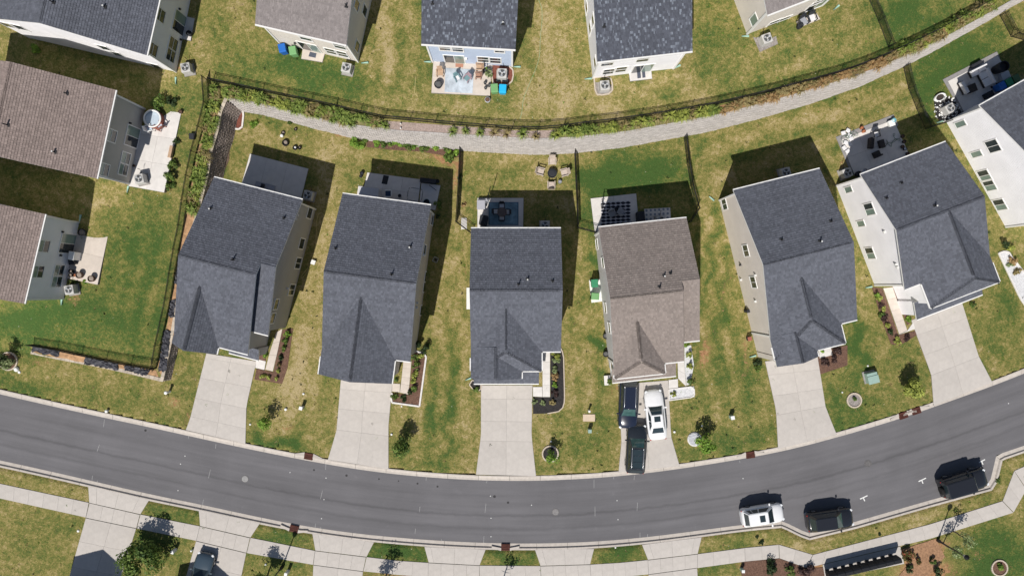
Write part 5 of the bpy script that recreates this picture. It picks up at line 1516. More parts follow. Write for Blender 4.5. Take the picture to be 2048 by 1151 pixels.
def _car(label, p, rz, L_, W_, kind, paint, glass, rails, sun, solar, spare, z0=.05):
    t = thing('parked_car', label, 'car', (p.x, p.y, z0), math.radians(rz), None)
    hl = L_ / 2; hw = W_ / 2
    if kind == 'sedan':
        secs = [(1.0, .40, .44, .48), (.985, .62, .52, .58), (.94, .82, .62, .70), (.86, .94, .68, .80), (.72, .985, .78, .90), (.45, 1, .86, .97), (.30, 1, .90, .985), (-.3, 1, .93, 1.0), (-.62, .985, .95, 1.03), (-.85, .93, .95, 1.05), (-.94, .82, .90, 1.0), (-.985, .64, .66, .72), (-1.0, .46, .5, .52)]
        wb, wt, rf, bf, br_, rr_, zt, zb = .84, .62, .06, .42, -.78, -.44, 1.44, .93
    elif kind == 'suv':
        secs = [(1.0, .44, .54, .58), (.985, .66, .66, .74), (.94, .84, .76, .86), (.86, .95, .82, .95), (.70, .99, .92, 1.03), (.46, 1, .98, 1.08), (.30, 1, 1.0, 1.08), (-.3, 1, 1.02, 1.08), (-.7, .99, 1.03, 1.1), (-.90, .95, 1.02, 1.12), (-.96, .84, .98, 1.06), (-.99, .70, .7, .74), (-1.0, .56, .55, .58)]
        wb, wt, rf, bf, br_, rr_, zt, zb = .88, .66, .14, .50, -.95, -.76, 1.68, 1.02
    else:
        secs = [(1.0, .86, .60, .62), (.985, .92, .80, .9), (.93, .95, .98, 1.08), (.70, .97, 1.05, 1.13), (.34, .98, 1.08, 1.15), (.30, .98, 1.1, 1.15), (-.3, .98, 1.1, 1.15), (-.7, .98, 1.1, 1.15), (-.93, .96, 1.1, 1.15), (-.97, .94, 1.05, 1.1), (-.99, .92, .7, .74), (-1.0, .9, .6, .62)]
        wb, wt, rf, bf, br_, rr_, zt, zb = .90, .80, .28, .36, -.97, -.95, 1.82, 1.08
    b = MB(); v = []; n = 0
    for fx_, fw, zs, zc in secs:
        x = fx_ * hl; w = fw * hw
        half = [(w * .90, .20), (w * .99, .34), (w, .52 if zs > .56 else zs * .8), (w * .97, zs - .06), (w * .90, zs), (w * .62, zc - .01), (0, zc)]
        ring = half + [(-a, z) for a, z in half[-2::-1]]
        n = len(ring); v += [(x, y, z) for y, z in ring]
    f = []
    for j in range(len(secs) - 1):
        for k in range(n - 1): f.append((j * n + k, (j + 1) * n + k, (j + 1) * n + k + 1, j * n + k + 1))
        f.append((j * n + n - 1, (j + 1) * n + n - 1, (j + 1) * n, j * n))
    b.add(v, f, 0, .5, True); b.add(v[:n], [tuple(range(n))]); b.add(v[-n:], [tuple(range(n))[::-1]])
    body = b.build('body', paint, t)
    bm = bmesh.new(); bm.from_mesh(body.data); bmesh.ops.remove_doubles(bm, verts=bm.verts, dist=1e-4); bmesh.ops.recalc_face_normals(bm, faces=bm.faces); bm.to_mesh(body.data); bm.free()
    xf0, xf1 = bf * hl, rf * hl; xr0, xr1 = br_ * hl, rr_ * hl
    yb, yt = wb * hw, wt * hw
    ym = (yb + yt) / 2 + .02; zc_ = .07
    cb = MB()
    # cabin: base ring, roof ring slightly crowned
    base = [(xf0, -yb * .93), (xf0 - .18, -yb), (xr0 + .2, -yb), (xr0, -yb * .9), (xr0, yb * .9), (xr0 + .2, yb), (xf0 - .18, yb), (xf0, yb * .93)]
    top = [(xf1, -yt * .92), (xf1 - .15, -yt), (xr1 + .15, -yt), (xr1, -yt * .9), (xr1, yt * .9), (xr1 + .15, yt), (xf1 - .15, yt), (xf1, yt * .92)]
    v = [(x, y, zb - .05) for x, y in base] + [(x, y, zt - .05) for x, y in top] + [(x * .96 + (xf1 + xr1) / 2 * .04, y * .86, zt) for x, y in top]
    f = [(i, (i + 1) % 8, 8 + (i + 1) % 8, 8 + i) for i in range(8)] + [(8 + i, 8 + (i + 1) % 8, 16 + (i + 1) % 8, 16 + i) for i in range(8)] + [tuple(range(16, 24))]
    cb.add(v, f, 0, .5, False)
    cab = cb.build('cabin', paint, t)
    bm = bmesh.new(); bm.from_mesh(cab.data); bmesh.ops.recalc_face_normals(bm, faces=bm.faces)
    if sum(fc.normal.z for fc in bm.faces) < 0: bmesh.ops.reverse_faces(bm, faces=bm.faces)
    bm.to_mesh(cab.data); bm.free()
    for pl in cab.data.polygons: pl.use_smooth = False
    def panel(name, a, b_, c, d, mat, ins=(.06, .06, .08, .08), off=.014):
        a, b_, c, d = [Vector(q) for q in (a, b_, c, d)]
        nn = (b_ - a).cross(d - a).normalized()
        mid = (a + b_ + c + d) / 4
        if nn.dot(mid - Vector(((xf0 + xr0) / 2, 0, zb - .4))) < 0: nn = -nn
        def bl(u, w): return (a.lerp(b_, u)).lerp(d.lerp(c, u), w) + nn * off
        l, r, bo, tp = ins
        mb = MB(); mb.add([bl(l, bo), bl(1 - r, bo), bl(1 - r, 1 - tp), bl(l, 1 - tp)] + [q - nn * .02 for q in (bl(l, bo), bl(1 - r, bo), bl(1 - r, 1 - tp), bl(l, 1 - tp))],
                          [(0, 1, 2, 3), (4, 5, 1, 0), (5, 6, 2, 1), (6, 7, 3, 2), (7, 4, 0, 3)])
        return mb.build(name, mat, t)
    zl, zh = zb - .05, zt - .05
    panel('windshield', (xf0, -yb * .93, zl), (xf0, yb * .93, zl), (xf1, yt * .92, zh), (xf1, -yt * .92, zh), glass, (.04, .04, .10, .03))
    panel('rear_window', (xr0, yb * .9, zl), (xr0, -yb * .9, zl), (xr1, -yt * .9, zh), (xr1, yt * .9, zh), CARGL, (.06, .06, .22, .06))
    for s in (-1, 1):
        A_, B1, C_, D_ = (xf0 - .18, s * yb, zl), (xr0 + .2, s * yb, zl), (xr1 + .15, s * yt, zh), (xf1 - .15, s * yt, zh)
        a, b_, c, d = [Vector(q) for q in (A_, B1, C_, D_)]
        for u0, u1 in ((.03, .47), (.50, .78), (.81, .97)) if kind != 'sedan' else ((.06, .50), (.53, .92)):
            panel('side_window', a.lerp(b_, u0), a.lerp(b_, u1), d.lerp(c, u1), d.lerp(c, u0), CARGL, (.02, .02, .18, .06))
        m = MB(); m.cbox((xf0 - .32, s * (yb + .22), zb + .03), (.14, .24, .13)); m.build('mirror', paint, t, bevel=.03)
        for x in (.60 * hl, -.60 * hl):
            wm = MB(M4=Matrix.Translation((x, s * (hw - .11), .33)) @ Matrix.Rotation(math.pi / 2, 4, 'X'))
            wm.lathe((0, 0, -.11), [(.28, 0), (.335, .02), (.335, .20), (.28, .22)], 18)
            w = wm.build('wheel', TYRE, t)
            r = MB(M4=Matrix.Translation((x, s * (hw - .005), .33)) @ Matrix.Rotation(math.pi / 2, 4, 'X')); r.lathe((0, 0, -.01), [(.22, 0), (.2, .02)], 12); r.build('rim', RIM, w)
        sx, fw, zs, zc = secs[2]
        m = MB(); m.cbox((.93 * hl, s * hw * .72, secs[2][2] + .0), (.24, .26, .09), -s * .75); m.build('headlight', LAMP, t, bevel=.03)
        m = MB(); m.cbox((-.955 * hl, s * hw * .74, secs[-3][2] - .16), (.10, .22, .14), s * .55); m.build('taillight', TAIL, t, bevel=.02)
        if rails:
            m = MB(); m.tube([(xf1 - .1, s * yt * .86, zt + .0), (xf1 - .25, s * yt * .86, zt + .07), (xr1 + .25, s * yt * .86, zt + .07), (xr1 + .1, s * yt * .86, zt)], .022, 6); m.build('roof_rail', CHROME, t)
    for j, u in enumerate((.2, .8)) if kind == 'suv' and rails else ():
        pass
    if sun:
        xm = (xf1 * .70 + xr1 * .30)
        m = MB(); m.box(xm - .30, xm + .22, -yt * .52, yt * .52, zt + .002, zt + .014); m.build('sunroof', CARGL, t)
    if solar:
        n = 3; x0, x1 = xr1 + .15, xf1 - .2
        for k in range(n):
            a = x0 + (x1 - x0) * k / n; bq = x0 + (x1 - x0) * (k + 1) / n
            m = MB(); m.box(a + .03, bq - .03, -yt * .70, yt * .70, zt + .002, zt + .016); m.build('roof_glass_panel', CARGL, t)
        for k in range(n + 1):
            a = x0 + (x1 - x0) * k / n
            m = MB(); m.tube([(a, -yt * .84, zt + .05), (a, yt * .84, zt + .05)], .014, 5); m.build('roof_bar', P_SLATE, t)
    if spare:
        wm = MB(M4=Matrix.Translation((-hl - .14, 0, .98)) @ Matrix.Rotation(math.pi / 2, 4, 'Y')); wm.lathe((0, 0, -.12), [(.3, 0), (.38, .03), (.38, .21), (.3, .24)], 20); w = wm.build('spare_wheel', TYRE, t)
        m = MB(); m.box(hl - .02, hl + .14, -hw * .9, hw * .9, .42, .62); m.build('bumper', P_BLACK2, t, bevel=.03)
        for s in (-1, 1):
            for x in (.60 * hl, -.60 * hl):
                m = MB(); m.cbox((x, s * (hw + .04), .74), (.95, .16, .07)); m.build('wheel_flare', P_BLACK2, t, bevel=.03)
    # hood shut line and grille
    m = MB(); m.cbox((hl * .985, 0, secs[0][2] - .04), (.06, hw * 1.05, .16)); m.build('grille', BLACKM, t, bevel=.02)
    return t
car('navy car with silver roof rails under the eave of the taupe-roofed house', 1258, 809, -92, 4.75, 1.86, 'suv', P_NAVY, CARGL_T, rails=True)
car('black car with glass roof panels, nose to nose with the navy one on the driveway', 1274, 899, 87, 4.75, 1.92, 'suv', P_BLACK, CARGL_T, rails=True, solar=True)
car('white sedan with sunroof facing the garage of the taupe-roofed house', 1313, 831, 96, 4.85, 1.86, 'sedan', P_WHITE, sun=True)
car('white car with sunroof at the far kerb, left of the two black ones', 1528, 1032, 9, 4.1, 1.82, 'suv', P_WHITE, sun=True)
car('black car with pale green windshield, middle of three in the street', 1664, 1042, 8, 4.5, 1.86, 'suv', P_BLACK2, CARGL_T)
car('boxy black off-road car with spare wheel on its back, rightmost in the street', 1932, 967, 17, 4.45, 1.88, 'box', P_BLACK2, CARGL_T, spare=True)
car('slate blue car cut by the bottom edge on the drive at lower left', 397, 1156, 77, 4.6, 1.82, 'sedan', P_SLATE)

# ------------------------------------------------------------------ street ironwork
def inlet(px, py, rz, label):
    p = P(px, py, 0)
    t = thing('storm_drain', label, 'storm drain', (p.x, p.y, 0), rz, 'kerb storm drains')
    m = MB(); m.box(-.42, .42, -.26, .30, -.12, .044); m.build('grate_frame', RUST, t, key='inlet_f')
    for k in range(6):
        y = -.24 + k * .075
        m = MB(); m.box(-.38, .38, y, y + .035, .044, .062); m.build('grate_bar', RUST, t, key='inlet_b%d' % k)
    m = MB(); m.box(-.42, .42, .24, .38, -.1, .08); m.build('hood', RUST, t, bevel=.02, key='inlet_h')
    m = MB(); 
    for s in (-1, 1): m.prism([(s * .43, .40), (s * 1.35, .12), (s * 1.35, -.06), (s * .43, .12)], -.1, .055)
    m.build('kerb_wing', CONC_K, t, kind='stuff', key='inlet_w')
for (c, r), lb in zip(INLETS_N, ('rusty kerb drain between the drives of the first and second street houses', 'rusty kerb drain left of the drive of the beige-walled house', 'left one of the pair of rusty kerb drains at right', 'right one of the pair of rusty kerb drains at right')):
    inlet(c[0], c[1], r, lb)
for (c, r), lb in zip(INLETS_S, ('rusty kerb drain across the street at lower left, by a lamp shadow', 'dark kerb drain on the far side of the street at bottom centre')):
    inlet(c[0], c[1], r + math.pi, lb)
def manhole(px, py, label, mat):
    p = P(px, py, RZ); t = thing('manhole', label, 'manhole', (p.x, p.y, RZ + .002), .3, None)
    m = MB(); m.lathe((0, 0, 0), [(.36, 0), (.36, .008)], 26); m.build('ring', M('manhole ring', (.13, .125, .125), .8, .3, 8), t, key='mh_r')
    m = MB(); m.lathe((0, 0, .008), [(.30, 0), (.30, .006)], 26); m.build('cover', mat, t)
    m = MB()
    for k in range(-2, 3):
        w = math.sqrt(.26 ** 2 - (k * .1) ** 2); m.box(-w, w, k * .1 - .015, k * .1 + .015, .0145, .020)
    m.build('tread_bars', M('manhole tread', (.22, .21, .21), .8, .2, 8), t, kind='stuff', key='mh_t')
manhole(490, 957, 'pale manhole cover in the left part of the street', M('manhole pale', (.34, .335, .33), .8, .2, 9))
manhole(1111, 1023, 'worn grey manhole cover at the middle of the street', M('manhole grey', (.24, .23, .23), .8, .3, 9))
manhole(1736, 926, 'dark manhole cover in the right part of the street', M('manhole dark', (.11, .105, .105), .8, .3, 9))

def lamp_post(px, py, rz, label):
    p = P(px, py, 0)
    t = thing('street_lamp', label, 'street lamp', (p.x, p.y, 0), rz, 'street lamps')
    m = MB(); m.lathe((0, 0, 0), [(.17, 0), (.17, .35), (.11, .5), (.09, .9)], 12); m.build('base', BLACKM, t, key='lp_b')
    m = MB(); m.lathe((0, 0, .9), [(.062, 0), (.045, 3.05)], 10); m.build('pole', BLACKM, t, key='lp_p')
    m = MB(); m.lathe((0, 0, 3.95), [(.07, 0), (.15, .08), (.21, .30), (.22, .42)], 14); m.build('lamp_glass', M('lamp glass', (.5, .5, .48), .2, .05, 4), t, key='lp_g')
    m = MB(); m.lathe((0, 0, 4.37), [(.25, 0), (.22, .08), (.10, .18), (.03, .32)], 14); m.build('lamp_cap', BLACKM, t, key='lp_c')
lamp_post(1875, 1079, 0, 'black street lamp by the mulch bed at lower right'); lamp_post(565, 1132, 0, 'black street lamp at the lower left whose long thin shadow crosses the sidewalk')

# mail cabinets
MAILPAD = CONC
slabs(setting('mailbox_pad'), [(1645, 1128), (1650, 1158)], [(1800, 1091.5), (1808, 1126)], 1, 5, name='pad_slab', z1=.05)
MB_F = M('mail cabinet face', (.42, .44, .46), .5, .06, 4); MB_K = M('mail cabinet shell', (.016, .017, .02), .5, .1, 4)
a = P(1666, 1152, 1.4); b = P(1795, 1121, 1.4); rr_z = math.atan2(b.y - a.y, b.x - a.x)
ordn = ['leftmost', 'second from the left', 'third from the left', 'fourth from the left', 'middle', 'fourth from the right', 'third from the right', 'second from the right', 'rightmost']
for k in range(9):
    p = a.lerp(b, k / 8)
    t = thing('mail_cabinet', 'black shared mail cabinet, %s in the row at the bottom edge' % ordn[k], 'mail cabinet', (p.x, p.y, 0), rr_z, 'mail cabinets in a row')
    m = MB(); m.box(-.16, .16, -.14, .14, .04, .6); m.build('pedestal', MB_K, t, key='mc_p')
    m = MB(); pr = [(-.24, .6), (-.24, 1.46), (-.12, 1.54), (.12, 1.54), (.24, 1.46), (.24, .6)]
    v = [(-.37, y, z) for y, z in pr] + [(.37, y, z) for y, z in pr]
    m.add(v, [tuple(range(6)), tuple(range(6, 12))[::-1]] + [(i, 6 + i, 6 + (i + 1) % 6, (i + 1) % 6) for i in range(6)]); m.build('cabinet', MB_K, t, key='mc_c')
    for r_ in range(4):
        for c_ in range(2):
            m = MB(); m.box(-.33 + c_ * .34, -.01 + c_ * .34, -.255, -.242, .66 + r_ * .2, .84 + r_ * .2); m.build('mail_door', MB_F, t, key='mc_d%d%d' % (r_, c_))

# small service fittings in the lawns
def post_box(label, px, py, h, w, mat, lidm=None, rz=0, name='utility_pedestal', cat='utility post'):
    p = G(px, py, h)
    t = thing(name, label, cat, (p.x, p.y, p.z - h), math.radians(rz))
    m = MB(); m.box(-w / 2, w / 2, -w / 2, w / 2, 0, h * .86); m.build('housing', mat, t, bevel=.02)
    m = MB(); m.box(-w * .56, w * .56, -w * .56, w * .56, h * .86, h); m.build('cap', lidm or mat, t, bevel=.02)
GP = M('pale green steel', (.30, .42, .37), .5, .08, 4); WP = M('white plastic', (.78, .78, .76), .5, .04, 4)
post_box('pale grey service post on the lawn left of the second drive', 601, 816, .75, .30, MB_F, WP, -14); post_box('pale grey-green service post below the tan utility lid', 1180, 862, .75, .30, GP, GP, 0)
post_box('white-topped service post with green band on the lawn right of the white sedan', 1466, 835, .8, .32, GP, WP, 10); post_box('white-capped service post in the lawn by the bottom left drive', 344, 1104, .8, .26, WP, WP, -12)
post_box('white-capped service post at the bottom edge, near the lower left lamp', 571, 1148, .9, .26, WP, WP, -12); post_box('white-capped service post left of the mulch bed at bottom right', 1487, 1142, .7, .26, GP, WP, 0)
def cap_pipe(label, px, py, r=.12, h=.5, mat=WP, name='white_pipe', cat='pipe'):
    p = G(px, py, h); t = thing(name, label, cat, (p.x, p.y, p.z - h))
    m = MB(); m.lathe((0, 0, -.02), [(r * .7, 0), (r * .7, h - .05)], 12); m.build('pipe', mat, t)
    m = MB(); m.lathe((0, 0, h - .06), [(r, 0), (r, .05), (r * .5, .08)], 12); m.build('cap', mat, t)
cap_pipe('white capped pipe below the end of the shaded wall', 331, 785, .17, .85); cap_pipe('white capped pipe behind the tan utility lid', 1179, 822, .13, .75)
cap_pipe('white round cap at the kerb at far left', 212, 822, .15, .30); cap_pipe('low white cap on the lawn left of the young tree by the second drive', 571, 818, .14, .15); cap_pipe('white cap with a green patch on the first front lawn', 606.7, 787, .11, .08)
cap_pipe('small white cap beside the first driveway', 500, 848, .10, .05); cap_pipe('small white cap on the lawn beside the big ringed planter at right', 1685, 784, .08, .05); cap_pipe('small white cap above the pale green transformer', 1736, 731, .09, .06)
cap_pipe('small white cap near the kerb at the bottom centre island', 1231, 1094, .09, .05); cap_pipe('white cap beside the driveway of the white sedan', 1349, 863, .12, .1); cap_pipe('white cap in the shadow of the tree by the pale disc', 1404, 851, .09, .05)
cap_pipe('white cap in the shadow of the ringed tree at centre', 1102, 882, .09, .05); cap_pipe('white cap left of the second front lawn tree', 783, 868, .11, .1); cap_pipe('tiny white cap under the edged flower bed of the second house', 803, 812, .08, .05)
cap_pipe('white cap in the island tree shadow at lower left', 531, 1128, .10, .08); cap_pipe('white pipe by the bottom left drive', 382, 1101, .10, .3); cap_pipe('flat white lid left of the bottom left drive', 156, 1061, .13, .05)
p = G(31, 738, .2); t = thing('fountain_stone', 'small white rock below the ringed shrub at the left edge', 'rock', tuple(p - Vector((0, 0, .2))))
m = MB(); m.lathe((0, 0, 0), [(.24, 0), (.26, .12), (.14, .24)], 8); m.build('rock', WP, t); m = MB(); m.lathe((.25, -.3, 0), [(.15, 0), (.12, .1)], 7); m.build('stone', WP, t)
# green transformer box
p = G(1746, 755, .7); t = thing('transformer', 'pale green transformer box on the lawn near the flower bed of the white-walled house', 'transformer', (p.x, p.y, 0), math.radians(14))
m = MB(); m.box(-.62, .58, -.55, .62, -.02, .10); m.build('pad', PLINTH, t)
m = MB(); m.box(-.5, .5, -.5, .5, .1, .72); m.build('cabinet', GP, t, bevel=.03); m = MB(); m.box(-.53, .53, -.56, .2, .72, .78); m.build('lid', GP, t, bevel=.02)
# pale disc
p = G(1389.5, 878, .12); t = thing('stone_disc', 'large pale round disc beside the young tree near the white sedan', 'disc', (p.x, p.y, 0), .3)
m = MB(); m.lathe((0, 0, -.02), [(.70, 0), (.70, .10), (.62, .15), (0.6, .15)], 28); m.build('rim', M('disc rim', (.62, .61, .60), .6, .1, 6), t)
for k in range(9):
    y = -.52 + k * .13; w = math.sqrt(max(.02, .6 ** 2 - y * y))
    m = MB(); m.box(-w, w, y - .058, y + .058, .13, .165 + .006 * (k % 2)); m.build('slat', M('disc slat', (.50, .51, .54), .6, .12, 6, rnd=.12), t)
# circular edgings round single trees
def ring(label, px, py, r, mat, fill, terrace=None, n=22):
    p = G(px, py, .06, terrace); base = p.z - .06
    t = thing('tree_ring', label, 'planting ring', (p.x, p.y, base))
    m = MB(); m.lathe((0, 0, -.05), [(r, 0), (r, .09)], 24); m.build('mulch', fill, t)
    for k in range(n):
        a = 2 * math.pi * k / n
        m = MB(); m.cbox((0, 0, .05), (2 * math.pi * r / n * .94, .13, .14)); o = m.build('ring_block', mat, t, key='ring%s%.2f' % (mat.name, r)); o.location = (r * math.cos(a), r * math.sin(a), 0); o.rotation_euler = (0, 0, a + math.pi / 2)
ring('edged mulch ring with a young tree between the middle drive and the utility lid', 1100.5, 907, .76, EDGE, MULCH_BK)
ring('stone ring with a tiny shrub on the lawn of the beige-walled house', 1708.5, 800, .68, EDGE, GRAVEL_G)
ring('stone ring with a pale shrub at the left edge', 16.7, 722, .85, EDGE, MULCH_BR, n=26)
ring('stone ring with a tiny plant at the bottom right corner', 1999, 1135, .75, EDGE, MULCH_BR)

# ------------------------------------------------------------------ patio furniture
WOOD = M('tan wood', (.48, .33, .22), .7, .15, 6); WOODP = M('bleached wood', (.52, .44, .38), .75, .15, 6); WICK = M('dark wicker', (.045, .04, .04), .8, .3, 14, bump=.6); CUSH = M('white cushion', (.74, .73, .74), .8, .05, 3, bump=.2); CUSHG = M('grey cushion', (.33, .34, .37), .8, .06, 3)
def chair(label, px, py, rz, mat, seatm=None, z=None, terrace=None, s=1.0, cat='chair', name='garden_chair', group=None, slats=True):
    """rz: direction the sitter faces (degrees, photo up = 90)"""
    p = G(px, py, .45, terrace) if z is None else P(px, py, z + .45)
    t = thing(name, label, cat, (p.x, p.y, p.z - .45), math.radians(rz - 90), group)
    k = '%s%s%.2f' % (mat.name, seatm.name if seatm else '', s)
    m = MB(); m.box(-.28 * s, .28 * s, -.26 * s, .32 * s, .38, .45); m.build('seat', seatm or mat, t, bevel=.02, key='ch_s' + k)
    if slats:
        for q in range(5):
            x = (-.24 + q * .12) * s
            m = MB(); m.add([(x - .05 * s, -.26 * s, .42), (x + .05 * s, -.26 * s, .42), (x + .05 * s, -.48 * s, 1.0 - .05 * abs(q - 2)), (x - .05 * s, -.48 * s, 1.0 - .05 * abs(q - 2)), (x - .05 * s, -.30 * s, .42), (x + .05 * s, -.30 * s, .42), (x + .05 * s, -.52 * s, 1.0 - .05 * abs(q - 2)), (x - .05 * s, -.52 * s, 1.0 - .05 * abs(q - 2))],
                            [(0, 1, 2, 3), (7, 6, 5, 4), (0, 4, 5, 1), (1, 5, 6, 2), (2, 6, 7, 3), (3, 7, 4, 0)]); m.build('back_slat', mat, t, key='ch_b%d' % q + k)
    else:
        m = MB(); m.cbox((0, -.34 * s, .70), (.58 * s, .10, .62), 0, rx=.2); m.build('backrest', mat, t, bevel=.03, key='ch_bk' + k)
    for sd in (-1, 1):
        m = MB(); m.box(sd * .34 * s - .04, sd * .34 * s + .04, -.32 * s, .38 * s, .60, .64); m.build('armrest', mat, t, key='ch_a%d' % sd + k)
        for y in (-.28, .32):
            m = MB(); m.box(sd * .33 * s - .03, sd * .33 * s + .03, y * s - .03, y * s + .03, 0, .6); m.build('leg', mat, t, key='ch_l%d%.1f' % (sd, y) + k)
    return t
fg = 'bleached wooden chairs round the fire bowl'
chair('wooden garden chair above the fire bowl, nearest the block wall', 1104.5, 322, -90, WOODP, group=fg); chair('wooden garden chair left of the fire bowl', 1081, 343, -15, WOODP, group=fg)
chair('wooden garden chair right of the fire bowl', 1129, 345, 195, WOODP, group=fg); chair('wooden garden chair below the fire bowl, at the edge of the house shadow', 1102.5, 370, 90, WOODP, group=fg)
def drum(label, px, py, r, h, mat, name, cat, z=None, terrace=None, inner=None):
    p = G(px, py, h, terrace) if z is None else P(px, py, z + h)
    t = thing(name, label, cat, (p.x, p.y, p.z - h))
    m = MB(); m.lathe((0, 0, 0), [(r * .82, 0), (r, h * .7), (r, h), (r * .88, h)], 22, cap=False); m.build('shell', mat, t)
    m = MB(); m.lathe((0, 0, h * .75), [(r * .9, 0), (r * .5, .03)], 18); m.build('filling', inner or mat, t)
    m = MB(); m.lathe((0, 0, 0), [(r * .82, 0), (r * .82, .04)], 22); m.build('foot', mat, t)
DKST = M('dark cover', (.028, .030, .036), .7, .2, 6); ASH = M('ash', (.12, .12, .12), .95, .5, 12)
drum('dark round fire bowl among four wooden chairs in the middle garden', 1104.5, 346, .46, .45, DKST, 'fire_bowl', 'fire bowl', inner=DKST)
drum('small grey bucket by the right wooden chair in the middle garden', 1120, 363, .18, .35, CUSHG, 'bucket', 'bucket')
# middle patio: rug, table, four white chairs
def rug(label, pts, mat, z=.088, terrace=None, zt=None, border=None):
    q = [P(a, b, z if zt is None else zt + .01) for a, b in pts]; c = sum(q, Vector()) / 4
    t = thing('patio_rug', label, 'rug', (c.x, c.y, (z if zt is None else zt + .008)))
    m = MB(); m.prism([(p.x - c.x, p.y - c.y) for p in q], 0, .012); m.build('rug', mat, t) if not border else None
    if border:
        m = MB(); m.prism([(p.x - c.x, p.y - c.y) for p in q], 0, .010); m.build('rug_border', border, t)
        m2 = MB(); m2.prism([((p.x - c.x) * .93, (p.y - c.y) * .93) for p in q], .010, .016); m2.build('rug_field', mat, t)
    return t
rug('dark blue rug with grey border under the dining table of the middle house', [(977, 404), (1037, 404), (1037, 450), (977, 450)], M('blue rug', (.17, .28, .36), .95, .5, 1.6, big=.2), border=M('blue rug edge', (.10, .16, .22), .95, .2, 5))
p = P(1004, 424, .82); t = thing('dining_table', 'brown octagonal dining table on the dark blue rug', 'table', (p.x, p.y, .09), .39)
m = MB(); m.lathe((0, 0, .70), [(.48, 0), (.48, .05)], 8, smooth=False); m.build('table_top', M('brown table', (.13, .10, .09), .6, .2, 5), t); m = MB(); m.lathe((0, 0, 0), [(.3, 0), (.08, .1), (.08, .7)], 10); m.build('pedestal', BLACKM, t)
for (a_, b_, r_, lb) in ((1003.5, 411, -90, 'upper'), (991, 423, 0, 'left'), (1015, 424, 180, 'right'), (1003.5, 436, 90, 'lower')):
    chair('white cushioned dining chair on the %s side of the octagonal table' % lb, a_, b_, r_, DKST, CUSH, z=.09, s=.78, name='dining_chair', slats=False, group='white cushioned chairs round the octagonal table')
def block(label, name, cat, px, py, sx, sy, h, mat, rz=0, z=.08, lid=None, bev=.03, terrace=None):
    p = P(px, py, z + h) if not terrace else G(px, py, h, True)
    t = thing(name, label, cat, (p.x, p.y, p.z - h), math.radians(rz))
    m = MB(); m.box(-sx / 2, sx / 2, -sy / 2, sy / 2, 0, h * .85); m.build('box', mat, t, bevel=bev)
    m = MB(); m.box(-sx / 2 - .02, sx / 2 + .02, -sy / 2 - .02, sy / 2 + .02, h * .85, h); m.build('lid', lid or mat, t, bevel=bev)
    return t
RES = M('grey resin', (.40, .40, .44), .6, .06, 4); RESL = M('pale resin', (.55, .56, .60), .6, .05, 4)
block('grey plastic storage chest in the top left corner of the middle patio', 'storage_chest', 'storage chest', 962, 409, .75, .85, .6, RES, 0)
block('dark covered barbecue on the left edge of the middle patio', 'covered_barbecue', 'barbecue', 967, 440, .75, .95, 1.1, DKST, -10, bev=.12)
drum('small round pale side table on the middle patio', 973, 401, .22, .5, RESL, 'side_table', 'side table', z=.08, inner=RESL)
# thin black frame of a swing on the middle patio
def frame(label, name, cat, pts, r=.03, mat=BLACKM):
    q = [P(a, b, z) for a, b, z in pts]
    t = thing(name, label, cat, (q[0].x, q[0].y, 0)); m = MB(); m.tube([v - Vector((q[0].x, q[0].y, 0)) for v in q], r, 6); m.build('frame_bar', mat, t); return t
t = frame('slanting black umbrella stand over the top left corner of the middle patio', 'umbrella_stand', 'umbrella stand', [(973, 412, .1), (972, 409, 1.6), (981, 372, 2.2)], .035)
t = frame('black cantilever lamp frame on the patio of the taupe-roofed house', 'swing_frame', 'frame', [(1204, 418, .1), (1202, 408, 1.9), (1219, 407, 1.9), (1220, 417, .1)], .04)
t = frame('smaller black frame at the upper left of the diamond rug', 'swing_frame', 'frame', [(1206, 416, .1), (1204, 397, 1.5), (1210, 397, 1.5)], .035)
# chequered rug: every diamond row
t = rug('black and grey diamond rug on the patio of the taupe-roofed house', [(1202, 404), (1258, 401), (1263, 449), (1203, 452)], M('rug grey', (.52, .52, .56), .95, .08, 5))
RUGK = M('rug black', (.02, .022, .035), .95, .2, 5); m = MB()
for j in range(7):
    a0 = P(1202, 408 + j * 6.8, .1); b0 = P(1261, 405 + j * 6.8, .1)
    for i in range(6):
        c = a0.lerp(b0, (i + .5) / 6) - Vector((t.location.x, t.location.y, 0)); c.z = .013
        m.add([(c.x - .25, c.y - .02, .0135), (c.x - .08, c.y - .13, .0135), (c.x + .08, c.y - .13, .0135), (c.x + .25, c.y - .02, .0135), (c.x + .25, c.y + .02, .0135), (c.x + .08, c.y + .13, .0135), (c.x - .08, c.y + .13, .0135), (c.x - .25, c.y + .02, .0135)], [tuple(range(8))])
m.build('rug_diamonds', RUGK, t, kind='stuff')
for a_, b_, r_, lb in ((1224, 427, 25, 'left'), (1242, 423, 150, 'right')): chair('dark patio chair on the diamond rug, %s one of the pair' % lb, a_, b_, r_ - 90, CUSHG, CUSHG, z=.09, s=.9, slats=False, group='dark chairs on the diamond rug')
drum('small black table between the chairs on the diamond rug', 1233, 419, .22, .4, DKST, 'side_table', 'side table', z=.09)
m = MB()
for i in range(6):
    for j in range(3):
        p = P(1293 + i * 8.5, 421 - i * .6 + j * 8.5, .09); m.lathe((p.x, p.y, .09), [(.12, 0), (.12, .004)], 8)
o = m.build('slab_pattern', M('slab grey', (.22, .26, .31), .9, .2, 5)); o['kind'] = 'structure'
block('black covered barbecue at the left end of the patterned slab', 'covered_barbecue', 'barbecue', 1282, 433, .7, 1.0, 1.0, DKST, 4, bev=.1)
